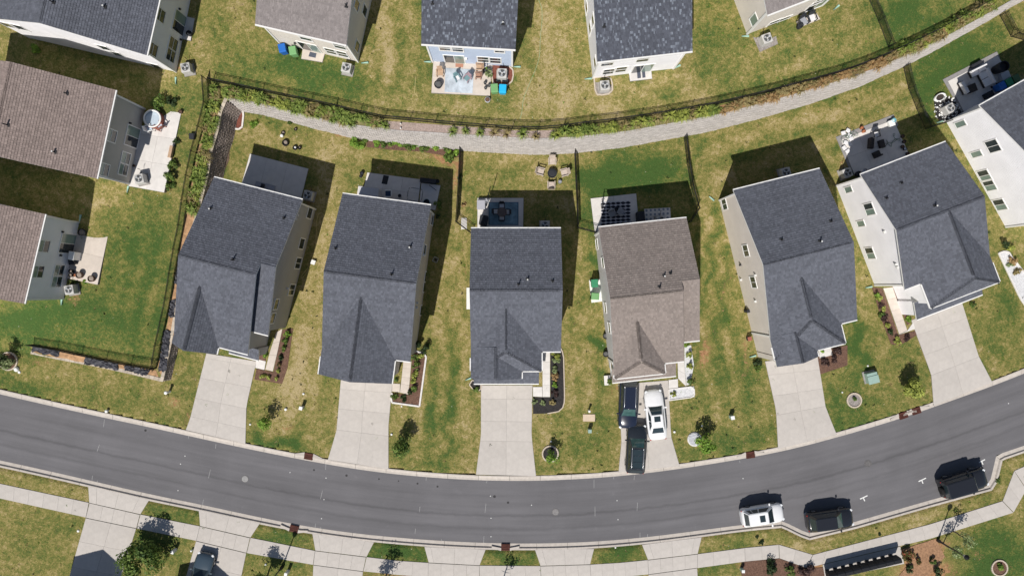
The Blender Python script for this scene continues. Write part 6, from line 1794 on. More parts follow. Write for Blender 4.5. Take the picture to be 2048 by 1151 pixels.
# second house patio
block('large pale lidded storage shed box against the second house', 'storage_box', 'storage box', 737, 385, 1.85, .95, 1.05, RESL, -5, lid=RESL)
o = rug('small black mat on the second patio', [(767, 350), (778, 352), (774, 369), (763, 367)], DKST)
chair('low white-framed lounge chair with dark blue seat on the second patio', 777, 387, 180, WP, M('navy cushion', (.03, .06, .13), .8, .1, 4), z=.08, s=.95, slats=False)
drum('round drum table on the second patio', 799, 391, .2, .45, RESL, 'side_table', 'side table', z=.08, inner=DKST)
drum('round pale covered grill at the right end of the second patio', 853, 404, .33, .8, M('bluegrey cover', (.25, .33, .40), .6, .1, 4), 'kettle_grill', 'grill', z=.08, inner=DKST)
block('long black planter along the top right of the second patio', 'planter_box', 'planter', 856, 361, 1.55, .42, .45, DKST, -7)
t = frame('long thin pole lying across the second patio corner', 'garden_pole', 'pole', [(858, 370, .12), (873, 381, .12)], .02)
for k, (a_, b_, sz, lb) in enumerate(((723, 346, .18, 'at the upper left corner of the second patio'), (721, 352, .14, 'just below the corner pot of the second patio'), (875, 362, .18, 'at the upper right corner of the second patio'))):
    drum('small dark plant pot ' + lb, a_, b_, sz, .35, DKST, 'plant_pot', 'plant pot')
m = MB()
for k in range(26):
    a_, b_ = 2 * math.pi * k / 26, 2 * math.pi * (k + 1) / 26
    if k % 3 == 2: continue
    f_ = lambda an: (.72 * math.copysign(abs(math.cos(an)) ** .4, math.cos(an)), .62 * math.copysign(abs(math.sin(an)) ** .4, math.sin(an)), .01)
    m.tube([f_(a_), f_(b_)], .018, 4)
o = m.build('cable_loop', DKST); o.location = P(830, 389, .085); o.rotation_euler = (0, 0, -.15); tag(o, 'dark cable laid in a rounded square on the second patio', 'cable')
# first house: tyres and pots in the yard
WHEEL_I = M('tyre inside', (.30, .25, .21), .9, .2, 5)
def tyre(label, px, py, r, inner, h=.28):
    p = G(px, py, h); t = thing('tyre_planter', label, 'tyre', (p.x, p.y, 0))
    m = MB(); m.lathe((0, 0, 0), [(r * .92, 0), (r, h * .3), (r, h * .8), (r * .9, h), (r * .68, h), (r * .64, h * .7)], 22, cap=False); m.build('tyre', TYRE, t)
    m = MB(); m.lathe((0, 0, h * .4), [(r * .7, 0), (r * .3, .03)], 14); m.build('soil', inner, t)
tyre('largest tyre planter in the yard behind the leftmost street house', 570, 285, .33, WHEEL_I); tyre('medium tyre planter with white middle, left of the smallest pair', 589, 295, .22, WP); tyre('small tyre planter right of the one with the white middle', 598, 295, .17, WHEEL_I)
tyre('small black pot near the block wall behind the leftmost street house', 590.5, 258, .15, WHEEL_I, .2); cap_pipe('white ball ornament above the largest tyre planter', 563, 271, .16, .3); tyre('curved dark hoop by the white ball ornament', 566, 265, .2, WHEEL_I, .12)
block('dark crate by the upper end of the left terrace fence', 'garden_crate', 'crate', 382.5, 272, .42, .5, .4, DKST, 0, terrace=True)
block('dark low bench slab at the house end of the plain grey patio', 'bench_slab', 'bench', 530, 372, 1.9, .5, .18, RES, -14)
block('small dark tub on the low bench of the plain grey patio', 'tub', 'tub', 524.5, 372, .3, .42, .4, DKST, -14)
# pool on the left patio
p = P(304.5, 237, zU2 + .6); t = thing('round_pool', 'round pool with red rim on the patio behind the tan-roofed house', 'pool', (p.x, p.y, zU2))
RED = M('brown red wood', (.30, .10, .07), .6, .15, 5)
m = MB(); m.lathe((0, 0, 0), [(.84, 0), (.86, .60), (.80, .62)], 30, cap=False); m.build('pool_wall', RED, t); m = MB(); m.lathe((0, 0, .58), [(.83, 0), (.84, .06), (.70, .07), (.68, .0)], 30, cap=False); m.build('pool_rim', WP, t)
m = MB(); m.lathe((0, 0, .45), [(.72, 0), (.72, .05)], 30); m.build('water', M('pool water', (.50, .58, .66), .08, .1, 3, spec=.8), t)
SLNG = M('striped sling', (.50, .62, .72), .8, .3, 9)
chair('blue and white striped chair below the pool', 298, 257, 20, WP, SLNG, z=zU2, s=.85, slats=False); chair('wooden striped chair at the lower right of the pool', 319, 252, 130, RED, SLNG, z=zU2, s=.95, slats=False)
block('low wooden bench on the right edge of the long left patio', 'wooden_bench', 'bench', 340, 303, .25, 1.1, .4, WOOD, -12, z=zU2)
for a_, b_, r_, lb in ((360, 223, .18, 'at the top right corner of the long left patio'), (267, 331, .12, 'by the wall of the tan-roofed house')): drum('small dark pot ' + lb, a_, b_, r_, .3, M('brown pot', (.12, .07, .05), .7, .2, 5), 'plant_pot', 'plant pot', terrace=True)
# left lower patio
for a_, b_, r_, mt_, lb in ((162, 464, .33, DKST, 'large round black grill against the white rear wall at the left edge'), (140, 542, .17, TYRE, 'upper of two black pots by the pink patio wall'), (140, 550, .17, TYRE, 'lower of two black pots by the pink patio wall')):
    drum(lb, a_, b_, r_, .5, mt_, 'round_pot', 'pot', z=zU3, inner=WHEEL_I)
drum('brown pot with soil, left of the pair on the pink patio', 157, 550, .30, .45, M('brown pot', (.12, .07, .05)), 'plant_pot', 'plant pot', z=zU3, inner=WHEEL_I); drum('brown pot with soil, right of the pair on the pink patio', 181, 557, .30, .45, MATS['brown pot'], 'plant_pot', 'plant pot', z=zU3, inner=WHEEL_I)
drum('tiny reddish pot between the two bigger ones on the pink patio', 149, 550, .13, .3, M('terracotta', (.45, .17, .08), .8, .1, 5), 'plant_pot', 'plant pot', z=zU3)
block('white wall-mounted cabinet beside the patio door at the left edge', 'white_cabinet', 'cabinet', 142, 511, .75, .5, 1.1, WP, 80, z=zU3); block('black crate below the white cabinet at the left edge', 'black_crate', 'crate', 142, 523, .5, .5, .6, DKST, 10, z=zU3)
# bins corner and pale blue house patio
rug('pale blue rug on the patio of the pale blue house', [(891, 136), (948, 139), (945, 187), (889, 184)], M('pale rug', (.46, .51, .56), .95, .35, 1.2, big=.25), zt=zU5)
rug('small terracotta door mat at the pale blue house', [(911, 127), (927, 128), (926, 135), (911, 134)], M('terracotta mat', (.45, .22, .15), .95, .1, 5), zt=zU5)
rug('dark door mat on the small patio of the warm grey-roofed cream house', [(620, 104), (633, 107), (631, 116), (617, 113)], M('slate mat', (.09, .10, .13), .95, .15, 5), zt=zU4)
chair('tan wooden armchair on the left of the pale blue house patio', 879.5, 145, -90, WOOD, z=zU5, s=.85, slats=True)
chair('tan wooden armchair by the wall of the pale blue house, upper of two', 958.5, 134, 180, WOOD, z=zU5, s=.85); chair('brown wooden armchair below the upper one beside the pale blue rug', 956.5, 151, 180, M('brown wood', (.36, .21, .15), .7, .15, 6), z=zU5, s=.75)
chair('teal and white folding chair on the pale blue rug, left one', 914, 155, -60, M('teal cloth', (.16, .28, .30), .8, .2, 6), CUSH, z=zU5, s=.7, slats=False); chair('teal and white rocking chair on the pale blue rug, right one', 935, 156, 225, M('pink frame', (.36, .25, .28), .7, .2, 6), MATS['teal cloth'], z=zU5, s=.8, slats=False)
drum('round black fire pit at the lower left of the pale blue house patio', 876, 168, .36, .5, DKST, 'fire_pit', 'fire pit', z=zU5, inner=ASH)
drum('white round table by the wall of the pale blue house', 970, 129, .2, .5, RESL, 'side_table', 'side table', z=zU5, inner=RESL)
for k, (a_, b_, r_, lb) in enumerate(((969, 140, .15, 'pot left of the plants at the pale blue house'), (978, 139, .22, 'dark round pot highest in the plant group at the pale blue house'), (970, 165, .13, 'small pot lowest left in the plant group'), (971, 175, .13, 'small pot at the lower end of the plant group'), (978, 170, .14, 'small pot at the right of the plant group'))):
    drum('dark ' + lb, a_, b_, r_, .35, DKST, 'plant_pot', 'plant pot', z=zU5, inner=ASH)
drum('pale ring planter standing off the corner of the pale blue house patio', 975, 199, .25, .4, RESL, 'plant_pot', 'plant pot', terrace=True, inner=MULCH_BR)
for s_, lb, x_ in ((1, 'white wall lamp beside the patio door of the pale blue house', 932),): little(U5, 'B', x_, 116, .22, WP, 'wall_lamp')
rug('blue-grey door mat left on the small patio of the speckled-roof white house', [(1274, 145), (1281, 144), (1282, 156), (1275, 157)], MATS['slate mat'], zt=zU6); rug('second blue-grey mat on the small patio of the speckled-roof white house', [(1284, 144), (1290, 143), (1291, 155), (1285, 156)], MATS['slate mat'], zt=zU6)
chair('pale lounge chair behind the cream house, left of two', 1607, 42, -60, DKST, CUSHG, z=zU7, s=1.1, slats=False); chair('pale lounge chair behind the cream house, right of two', 1624, 35, -70, DKST, CUSH, z=zU7, s=1.0, slats=False)
drum('small dark grill at the left end of the cream house patio', 1602, 50, .25, .6, DKST, 'small_grill', 'grill', z=zU7)
drum('dark boxy planter on the top left white house patio', 377, 66, .25, .4, DKST, 'plant_pot', 'plant pot', z=zU1)
# furnished patio of the white-walled house (second from the right)
def bench(label, px, py, w, d, h, rz, mat, seatm, z=.08, cat='bench', name='patio_bench', back=True):
    p = P(px, py, z + .4); t = thing(name, label, cat, (p.x, p.y, z), math.radians(rz))
    m = MB(); m.box(-w / 2, w / 2, -d / 2, d / 2, .05, .30); m.build('base', mat, t, bevel=.02)
    n = max(1, round(w / .75))
    for k in range(n):
        m = MB(); m.box(-w / 2 + k * w / n + .02, -w / 2 + (k + 1) * w / n - .02, -d / 2 + .02, d / 2 - .1, .30, .45); m.build('seat_cushion', seatm, t, bevel=.04)
    if back: m = MB(); m.box(-w / 2, w / 2, d / 2 - .16, d / 2, .3, h); m.build('backrest', seatm, t, bevel=.04)
    return t
bench('black wicker sofa facing the small table on the grey patio at right', 1743.5, 286, 1.0, .5, .7, 85, WICK, WICK); bench('black wicker armchair below the sofa on the grey patio at right', 1755, 308, .65, .6, .7, 205, WICK, WICK)
block('small black table right of the wicker sofa on the grey patio at right', 'patio_table', 'table', 1765, 287, .45, .75, .45, WICK, 15)
chair('black chair with white cushion above the wicker sofa on the grey patio at right', 1752, 268, -80, DKST, CUSH, z=.08, s=.85, slats=False)
block('white square side table at the top right corner of the grey patio', 'side_table', 'side table', 1784, 246, .55, .55, .4, WP, 20); drum('pale blue bowl on the top right corner of the grey patio', 1789, 240, .2, .45, M('aqua plastic', (.25, .60, .68), .5, .1, 4), 'bowl', 'bowl', z=.08)
for a_, b_, lb in ((1725, 255, 'upper'), (1729, 262, 'lower')): drum('small orange %s clay pot on the top edge of the grey patio at right' % lb, a_, b_, .15, .35, MATS['terracotta'], 'plant_pot', 'plant pot', z=.08)
drum('white tank by the eave of the white-walled house', 1730.5, 342, .28, .7, RESL, 'tank', 'tank', z=.08, inner=RESL)
drum('dark pot by the eave of the white-walled house', 1718, 347, .25, .5, DKST, 'plant_pot', 'plant pot', z=.08)
for k, (a_, b_, lb) in enumerate(((1806, 272, 'highest'), (1809, 283, 'second'), (1806, 293, 'third'), (1811, 297, 'fourth'), (1816, 307, 'lowest'))): drum('black pot, %s in the row along the right side of the grey patio' % lb, a_, b_, .17, .3, DKST, 'plant_pot', 'plant pot', inner=RESL if k == 3 else MULCH_BR)
rnd = random.Random(9)
def cushion_heap(label, px, py, n, mat):
    p = P(px, py, .2); t = thing('cushion_heap', label, 'cushions', (p.x, p.y, .08))
    for k in range(n):
        m = MB(); m.cbox((rnd.uniform(-.5, .6), 1.0 - k * .28 + rnd.uniform(-.1, .1), .1 + rnd.uniform(0, .1)), (.42, .36, .16), rnd.uniform(0, 3)); m.build('cushion', mat, t, bevel=.05)
cushion_heap('heap of white cushions and wires on the left edge of the grey patio at right', 1696, 281, 8, CUSH)
def coil(label, px, py, r, n, mat, z=.1, name='garden_hose', wob=.5, tr=.018):
    p = P(px, py, z); t = thing(name, label, 'hose', (p.x, p.y, z)); pts = []
    for k in range(n * 16):
        a = 2 * math.pi * k / 16; rr_ = r * (.7 + .3 * math.sin(k * .37)); pts.append((rr_ * math.cos(a) + wob * math.sin(k * .11), rr_ * math.sin(a) + wob * .7 * math.cos(k * .083), .015 + .02 * (k % 3)))
    m = MB(); m.tube(pts, tr, 4); m.build('hose', mat, t)
HOSE_G = M('green hose', (.035, .12, .06), .5, .1, 4)
coil('tangled dark green hose in the left corner of the grey patio at right', 1700, 272, .42, 4, HOSE_G, .25); coil('tangled dark green hose on the right of the grey patio', 1782, 283, .33, 4, HOSE_G, .1, wob=.7)
# top right patio
bench('long white sofa on the top right patio, upper arm of the corner set', 1957, 142, 1.6, .65, .75, 26, WICK, CUSH, cat='sofa', name='patio_sofa'); bench('long white sofa on the top right patio, lower arm of the corner set', 1972, 156, 1.6, .95, .75, -62 + 0, WICK, CUSH, cat='sofa', name='patio_sofa')
bench('white sofa on the left of the top right patio', 1929, 175, 1.25, .55, .75, 118, WICK, CUSH, cat='sofa', name='patio_sofa'); block('square black fire table on the top right patio', 'fire_table', 'table', 1945.5, 176, .8, .75, .45, WICK, 22)
block('black mat-like chest near the eave on the top right patio', 'storage_chest', 'storage chest', 1980, 189, .8, .55, .5, DKST, 28); drum('round black closed umbrella base on the top right patio', 2009, 132, .5, 1.3, DKST, 'closed_umbrella', 'umbrella', z=.08); block('pale square table beside the black umbrella on the top right patio', 'patio_table', 'table', 2012, 151, .8, .7, .5, RESL, 20)
block('long black bench behind the corner sofa on the top right patio', 'patio_bench', 'bench', 1955, 127, 1.0, .22, .45, DKST, 28)
m = MB(); 
for k in range(130):
    a_ = rnd.uniform(0, 6.28); rr_ = rnd.uniform(.55, 1.35); x_, y_ = rr_ * math.cos(a_) - .1, rr_ * math.sin(a_) * .95
    m.lathe((x_, y_, .03), [(rnd.uniform(.05, .09), 0), (.03, rnd.uniform(.03, .06))], 6)
o = m.build('white_pebbles', WP, None, 'stuff'); o.location = P(1897, 219, .03); o['label'] = 'white pebbles on black ground round the top right heat pump'
p = P(1881, 194, .3); t = thing('oval_tub', 'white oval tub rim left of the top right patio', 'tub', (p.x, p.y, 0), math.radians(28)); t.scale = (1.45, .9, 1)
m = MB(); m.lathe((0, 0, 0), [(.38, 0), (.40, .32), (.32, .33), (.30, .2)], 24, cap=False); m.build('rim', WP, t); m = MB(); m.lathe((0, 0, .02), [(.36, 0), (.34, .15)], 18); m.build('filling', M('dark filling', (.05, .04, .035), .9, .6, 12), t)
# hoses on the ground
def hose(label, pts, mat, r=.018, terrace=None, cat='hose'):
    q = [G(a, b, .02, terrace) for a, b in pts]; q = smooth_line(q, 3); o0 = q[0].copy()
    m = MB(); m.tube([v - o0 for v in q], r, 5); o = m.build('garden_hose', mat); o.location = o0; tag(o, label, cat)
PALEG = M('pale green hose', (.30, .42, .25), .6, .1, 4); PALEY = M('pale yellow hose', (.60, .50, .24), .6, .1, 4)
hose('long pale green hose curving down the dry lawn right of the pale blue house', [(1066, -20), (1078, 0), (1086, 25), (1080, 80), (1080, 110), (1073, 135), (1058, 170), (1046, 198), (1044, 225), (1040, 238)], PALEG, .022, True)
hose('short yellow hose on the lawn left of the pale blue house', [(831, 155), (830, 175), (828, 186), (836, 193)], PALEY, .022, True)
hose('looped pale cable on the strip between the first and second street houses', [(630, 519), (634, 490), (647, 440), (648, 428), (640, 424), (633, 434), (632, 480), (629, 519)], PALEY, .022, False, 'cable')
hose('thin cable running from the white box to the leftmost street house', [(624, 524), (612, 540), (600, 555), (606, 556), (622, 530)], PALEY, .018, False, 'cable')
block('small white box on the cable beside the leftmost street house', 'cable_box', 'box', 626, 524, .38, .4, .3, WP, -20, z=0)
p = G(871, 519, .5); t = thing('hose_reel', 'grey square hose reel in the shade right of the second street house', 'hose reel', (p.x, p.y, 0), math.radians(-25))
m = MB()
for a_, b_ in (((-.22, -.22), (.22, -.22)), ((.22, -.22), (.22, .22)), ((.22, .22), (-.22, .22)), ((-.22, .22), (-.22, -.22))): m.tube([(*a_, .5), (*b_, .5)], .035, 5)
m.build('reel_frame', CUSHG, t); m = MB(); m.lathe((0, 0, .1), [(.12, 0), (.12, .35)], 12); m.build('drum', DKST, t)
for k, (px, py, lb) in enumerate(((1212, 672, 'upper'), (1212, 708, 'lower'))): 
    drum('white-rimmed wheel leaning at the left wall of the taupe-roofed house, %s one' % lb, px, py, .28, .5, DKST, 'wheel_rim', 'wheel', inner=ASH)
block('grey planter box with a shrub at the front left corner of the taupe-roofed house', 'planter_box', 'planter', 1215, 760, .6, .9, .3, EDGE_W, 4, z=0)
post_box('black meter post against the beige wall', 1497, 622, 1.0, .25, DKST, DKST, 14); post_box('dark utility box low on the beige wall, above the drain sleeve', 1500, 677, .6, .35, DKST, RED, 14)
# low concrete border blocks in the left drain strip
for i, (px, py, lb) in enumerate(((801, 247, 'upper'), (801, 256, 'lower'))):
    cap_pipe('short white stake, %s of two in the pale gravel strip' % lb, px, py, .07, .25)
# ------------------------------------------------------------------ plants
def leaf_mat(name, lo, hi, mid=None):
    m, nt, b = _nt(name); L = nt.links
    at = NN(nt, 'ShaderNodeAttribute', attribute_name='tone')
    r = NN(nt, 'ShaderNodeValToRGB'); r.color_ramp.elements[0].color = c4(lo); r.color_ramp.elements[1].color = c4(hi)
    if mid: e = r.color_ramp.elements.new(.5); e.color = c4(mid)
    L.new(at.outputs['Fac'], r.inputs[0]); L.new(r.outputs[0], b.inputs['Base Color'])
    b.inputs['Roughness'].default_value = .6; b.inputs['Specular IOR Level'].default_value = .25
    tr = NN(nt, 'ShaderNodeBsdfTranslucent'); L.new(r.outputs[0], tr.inputs[0])
    mx = NN(nt, 'ShaderNodeMixShader'); mx.inputs[0].default_value = .25
    L.new(b.outputs[0], mx.inputs[1]); L.new(tr.outputs[0], mx.inputs[2])
    out = [n for n in nt.nodes if n.type == 'OUTPUT_MATERIAL'][0]; L.new(mx.outputs[0], out.inputs[0])
    return m
LF_G = leaf_mat('leaf green', (.035, .08, .018), (.19, .27, .055)); LF_Y = leaf_mat('leaf yellow green', (.13, .17, .03), (.52, .56, .13)); LF_L = leaf_mat('leaf lime', (.08, .17, .02), (.30, .46, .07))
LF_D = leaf_mat('leaf dark', (.018, .035, .015), (.07, .11, .035)); LF_R = leaf_mat('leaf red', (.06, .04, .02), (.40, .07, .05), (.12, .14, .04)); LF_W = leaf_mat('leaf dull purple', (.03, .02, .022), (.12, .07, .06))
LF_S = leaf_mat('leaf straw', (.16, .12, .04), (.48, .40, .19)); LF_O = leaf_mat('leaf rust', (.26, .15, .06), (.58, .41, .20)); LF_P = leaf_mat('leaf pale sage', (.14, .20, .07), (.38, .44, .22))
BARK = M('bark', (.12, .09, .07), .9, .3, 10)
def leaves(mb, c, rad, n, size, rk, shell=.45, flat=.5, clumps=9):
    cl = []
    for _ in range(clumps):
        while True:
            v = Vector((rk.uniform(-1, 1), rk.uniform(-1, 1), rk.uniform(-.8, 1)))
            if v.length < 1: break
        cl.append((v * .78, rk.uniform(.28, .55), rk.uniform(-.22, .22)))
    for _ in range(n):
        cc, cr, ct = rk.choice(cl)
        while True:
            v = Vector((rk.uniform(-1, 1), rk.uniform(-1, 1), rk.uniform(-1, 1)))
            if shell < v.length < 1: break
        q = cc + v * cr
        p = Vector((c[0] + q.x * rad[0], c[1] + q.y * rad[1], c[2] + q.z * rad[2]))
        nrm = (v + Vector((rk.uniform(-1, 1), rk.uniform(-1, 1), rk.uniform(0, 1.4))) * flat).normalized()
        a = nrm.cross(Vector((rk.uniform(-1, 1), rk.uniform(-1, 1), rk.uniform(-1, 1)))).normalized(); b = nrm.cross(a)
        s = size * rk.uniform(.6, 1.4); w = s * .55
        mb.add([p - a * s, p + b * w - a * s * .1, p + a * s, p - b * w + a * .1 * s], [(0, 1, 2, 3)], 0, min(1, max(0, .5 + ct + rk.uniform(-.4, .4))))
def tree(label, px, py, r, hc, mat, n=700, size=.09, terrace=None, seed=1, base=None, cat='tree', name='young_tree', rz=None):
    """crown seen at (px,py) with centre hc above ground"""
    p = G(px, py, hc, terrace); z = p.z - hc
    rk = random.Random(seed)
    t = thing(name, label, cat, (p.x, p.y, z))
    m = MB(); 
    tr = [(rk.uniform(-.05, .05), rk.uniform(-.05, .05), hc * k / 4) for k in range(5)]; tr[0] = (0, 0, -.05)
    m.tube(tr, [r * .06 + .02, r * .05 + .018, r * .04 + .015, r * .03 + .012, .012], 7)
    for k in range(7):
        a = k * 2.4 + rk.uniform(-.3, .3); z0_ = hc * rk.uniform(.4, .8); L_ = r * rk.uniform(.5, .85)
        m.tube([(0, 0, z0_), (L_ * .5 * math.cos(a), L_ * .5 * math.sin(a), z0_ + L_ * .35), (L_ * math.cos(a), L_ * math.sin(a), z0_ + L_ * .7)], [.025, .018, .008], 5)
    m.build('trunk', BARK, t)
    m = MB(); leaves(m, (0, 0, hc), (r, r, r * 1.1 if rz is None else rz), n, size, rk, clumps=int(10 + r * 6)); m.build('crown', mat, t)
    return t
tree('small bright green tree on the lawn right of the first driveway', 527, 843, .82, 1.4, LF_L, 620, seed=3)
tree('bushy green tree at the street end of the second lawn, beside the second driveway', 801, 898, 1.05, 1.9, LF_G, 900, .11, seed=4)
tree('young yellow-green tree growing out of the edged mulch ring at centre', 1102, 914, .75, 1.5, LF_L, 420, .09, seed=5)
tree('yellow-green tree with long leaves beside the pale disc', 1411, 888, 1.0, 1.8, LF_L, 700, .12, seed=6)
tree('round yellow-green tree on the lawn left of the rightmost driveway', 1829, 777, 1.05, 1.5, LF_Y, 1500, .11, seed=7)
tree('large leafy green tree by the bottom left driveway', 276, 1125, 2.0, 2.35, LF_G, 2600, .14, seed=8, name='tree')
tree('tree just below the picture whose round shadow lies beside the lower left lamp', 516, 1172, 1.1, 2.6, LF_G, 800, .11, seed=9); tree('tree just below the picture shading the sidewalk at bottom, left of centre', 755, 1190, 1.3, 2.9, LF_D, 700, .1, seed=10); tree('slim tree just below the picture shading the bottom centre walk', 1003, 1185, .8, 2.8, LF_D, 160, .1, seed=11)
tree('pale round shrub inside the stone ring at the left edge', 15, 722, .85, .75, LF_P, 700, .09, seed=12, rz=.5, name='ring_shrub', cat='shrub')
tree('tree beyond the left edge casting a shadow on the corner lawn', -8, 722, .9, 2.3, LF_D, 500, .1, seed=13)
tree('slim young tree right of the lower right street lamp', 1936, 1078, .85, 2.3, LF_P, 330, .09, seed=14); tree('slim young tree with thin crown left of the lower right street lamp', 1912, 1102, .7, 2.0, LF_P, 240, .09, seed=15)
def shrub(label, px, py, r, h, mat, n=260, size=.08, terrace=None, seed=1, name='shrub', cat='shrub', group=None):
    p = G(px, py, h * .5, terrace); z = p.z - h * .5
    rk = random.Random(seed * 7 + 1); t = thing(name, label, cat, (p.x, p.y, z), 0, group)
    m = MB(); 
    for k in range(4): a = k * 1.6; m.tube([(0, 0, -.03), (r * .4 * math.cos(a), r * .4 * math.sin(a), h * .6)], [.02, .008], 4)
    m.build('stems', BARK, t)
    m = MB(); leaves(m, (0, 0, h * .5), (r, r, h * .55), n, size, rk, shell=.2, clumps=7); m.build('foliage', mat, t)
    return t
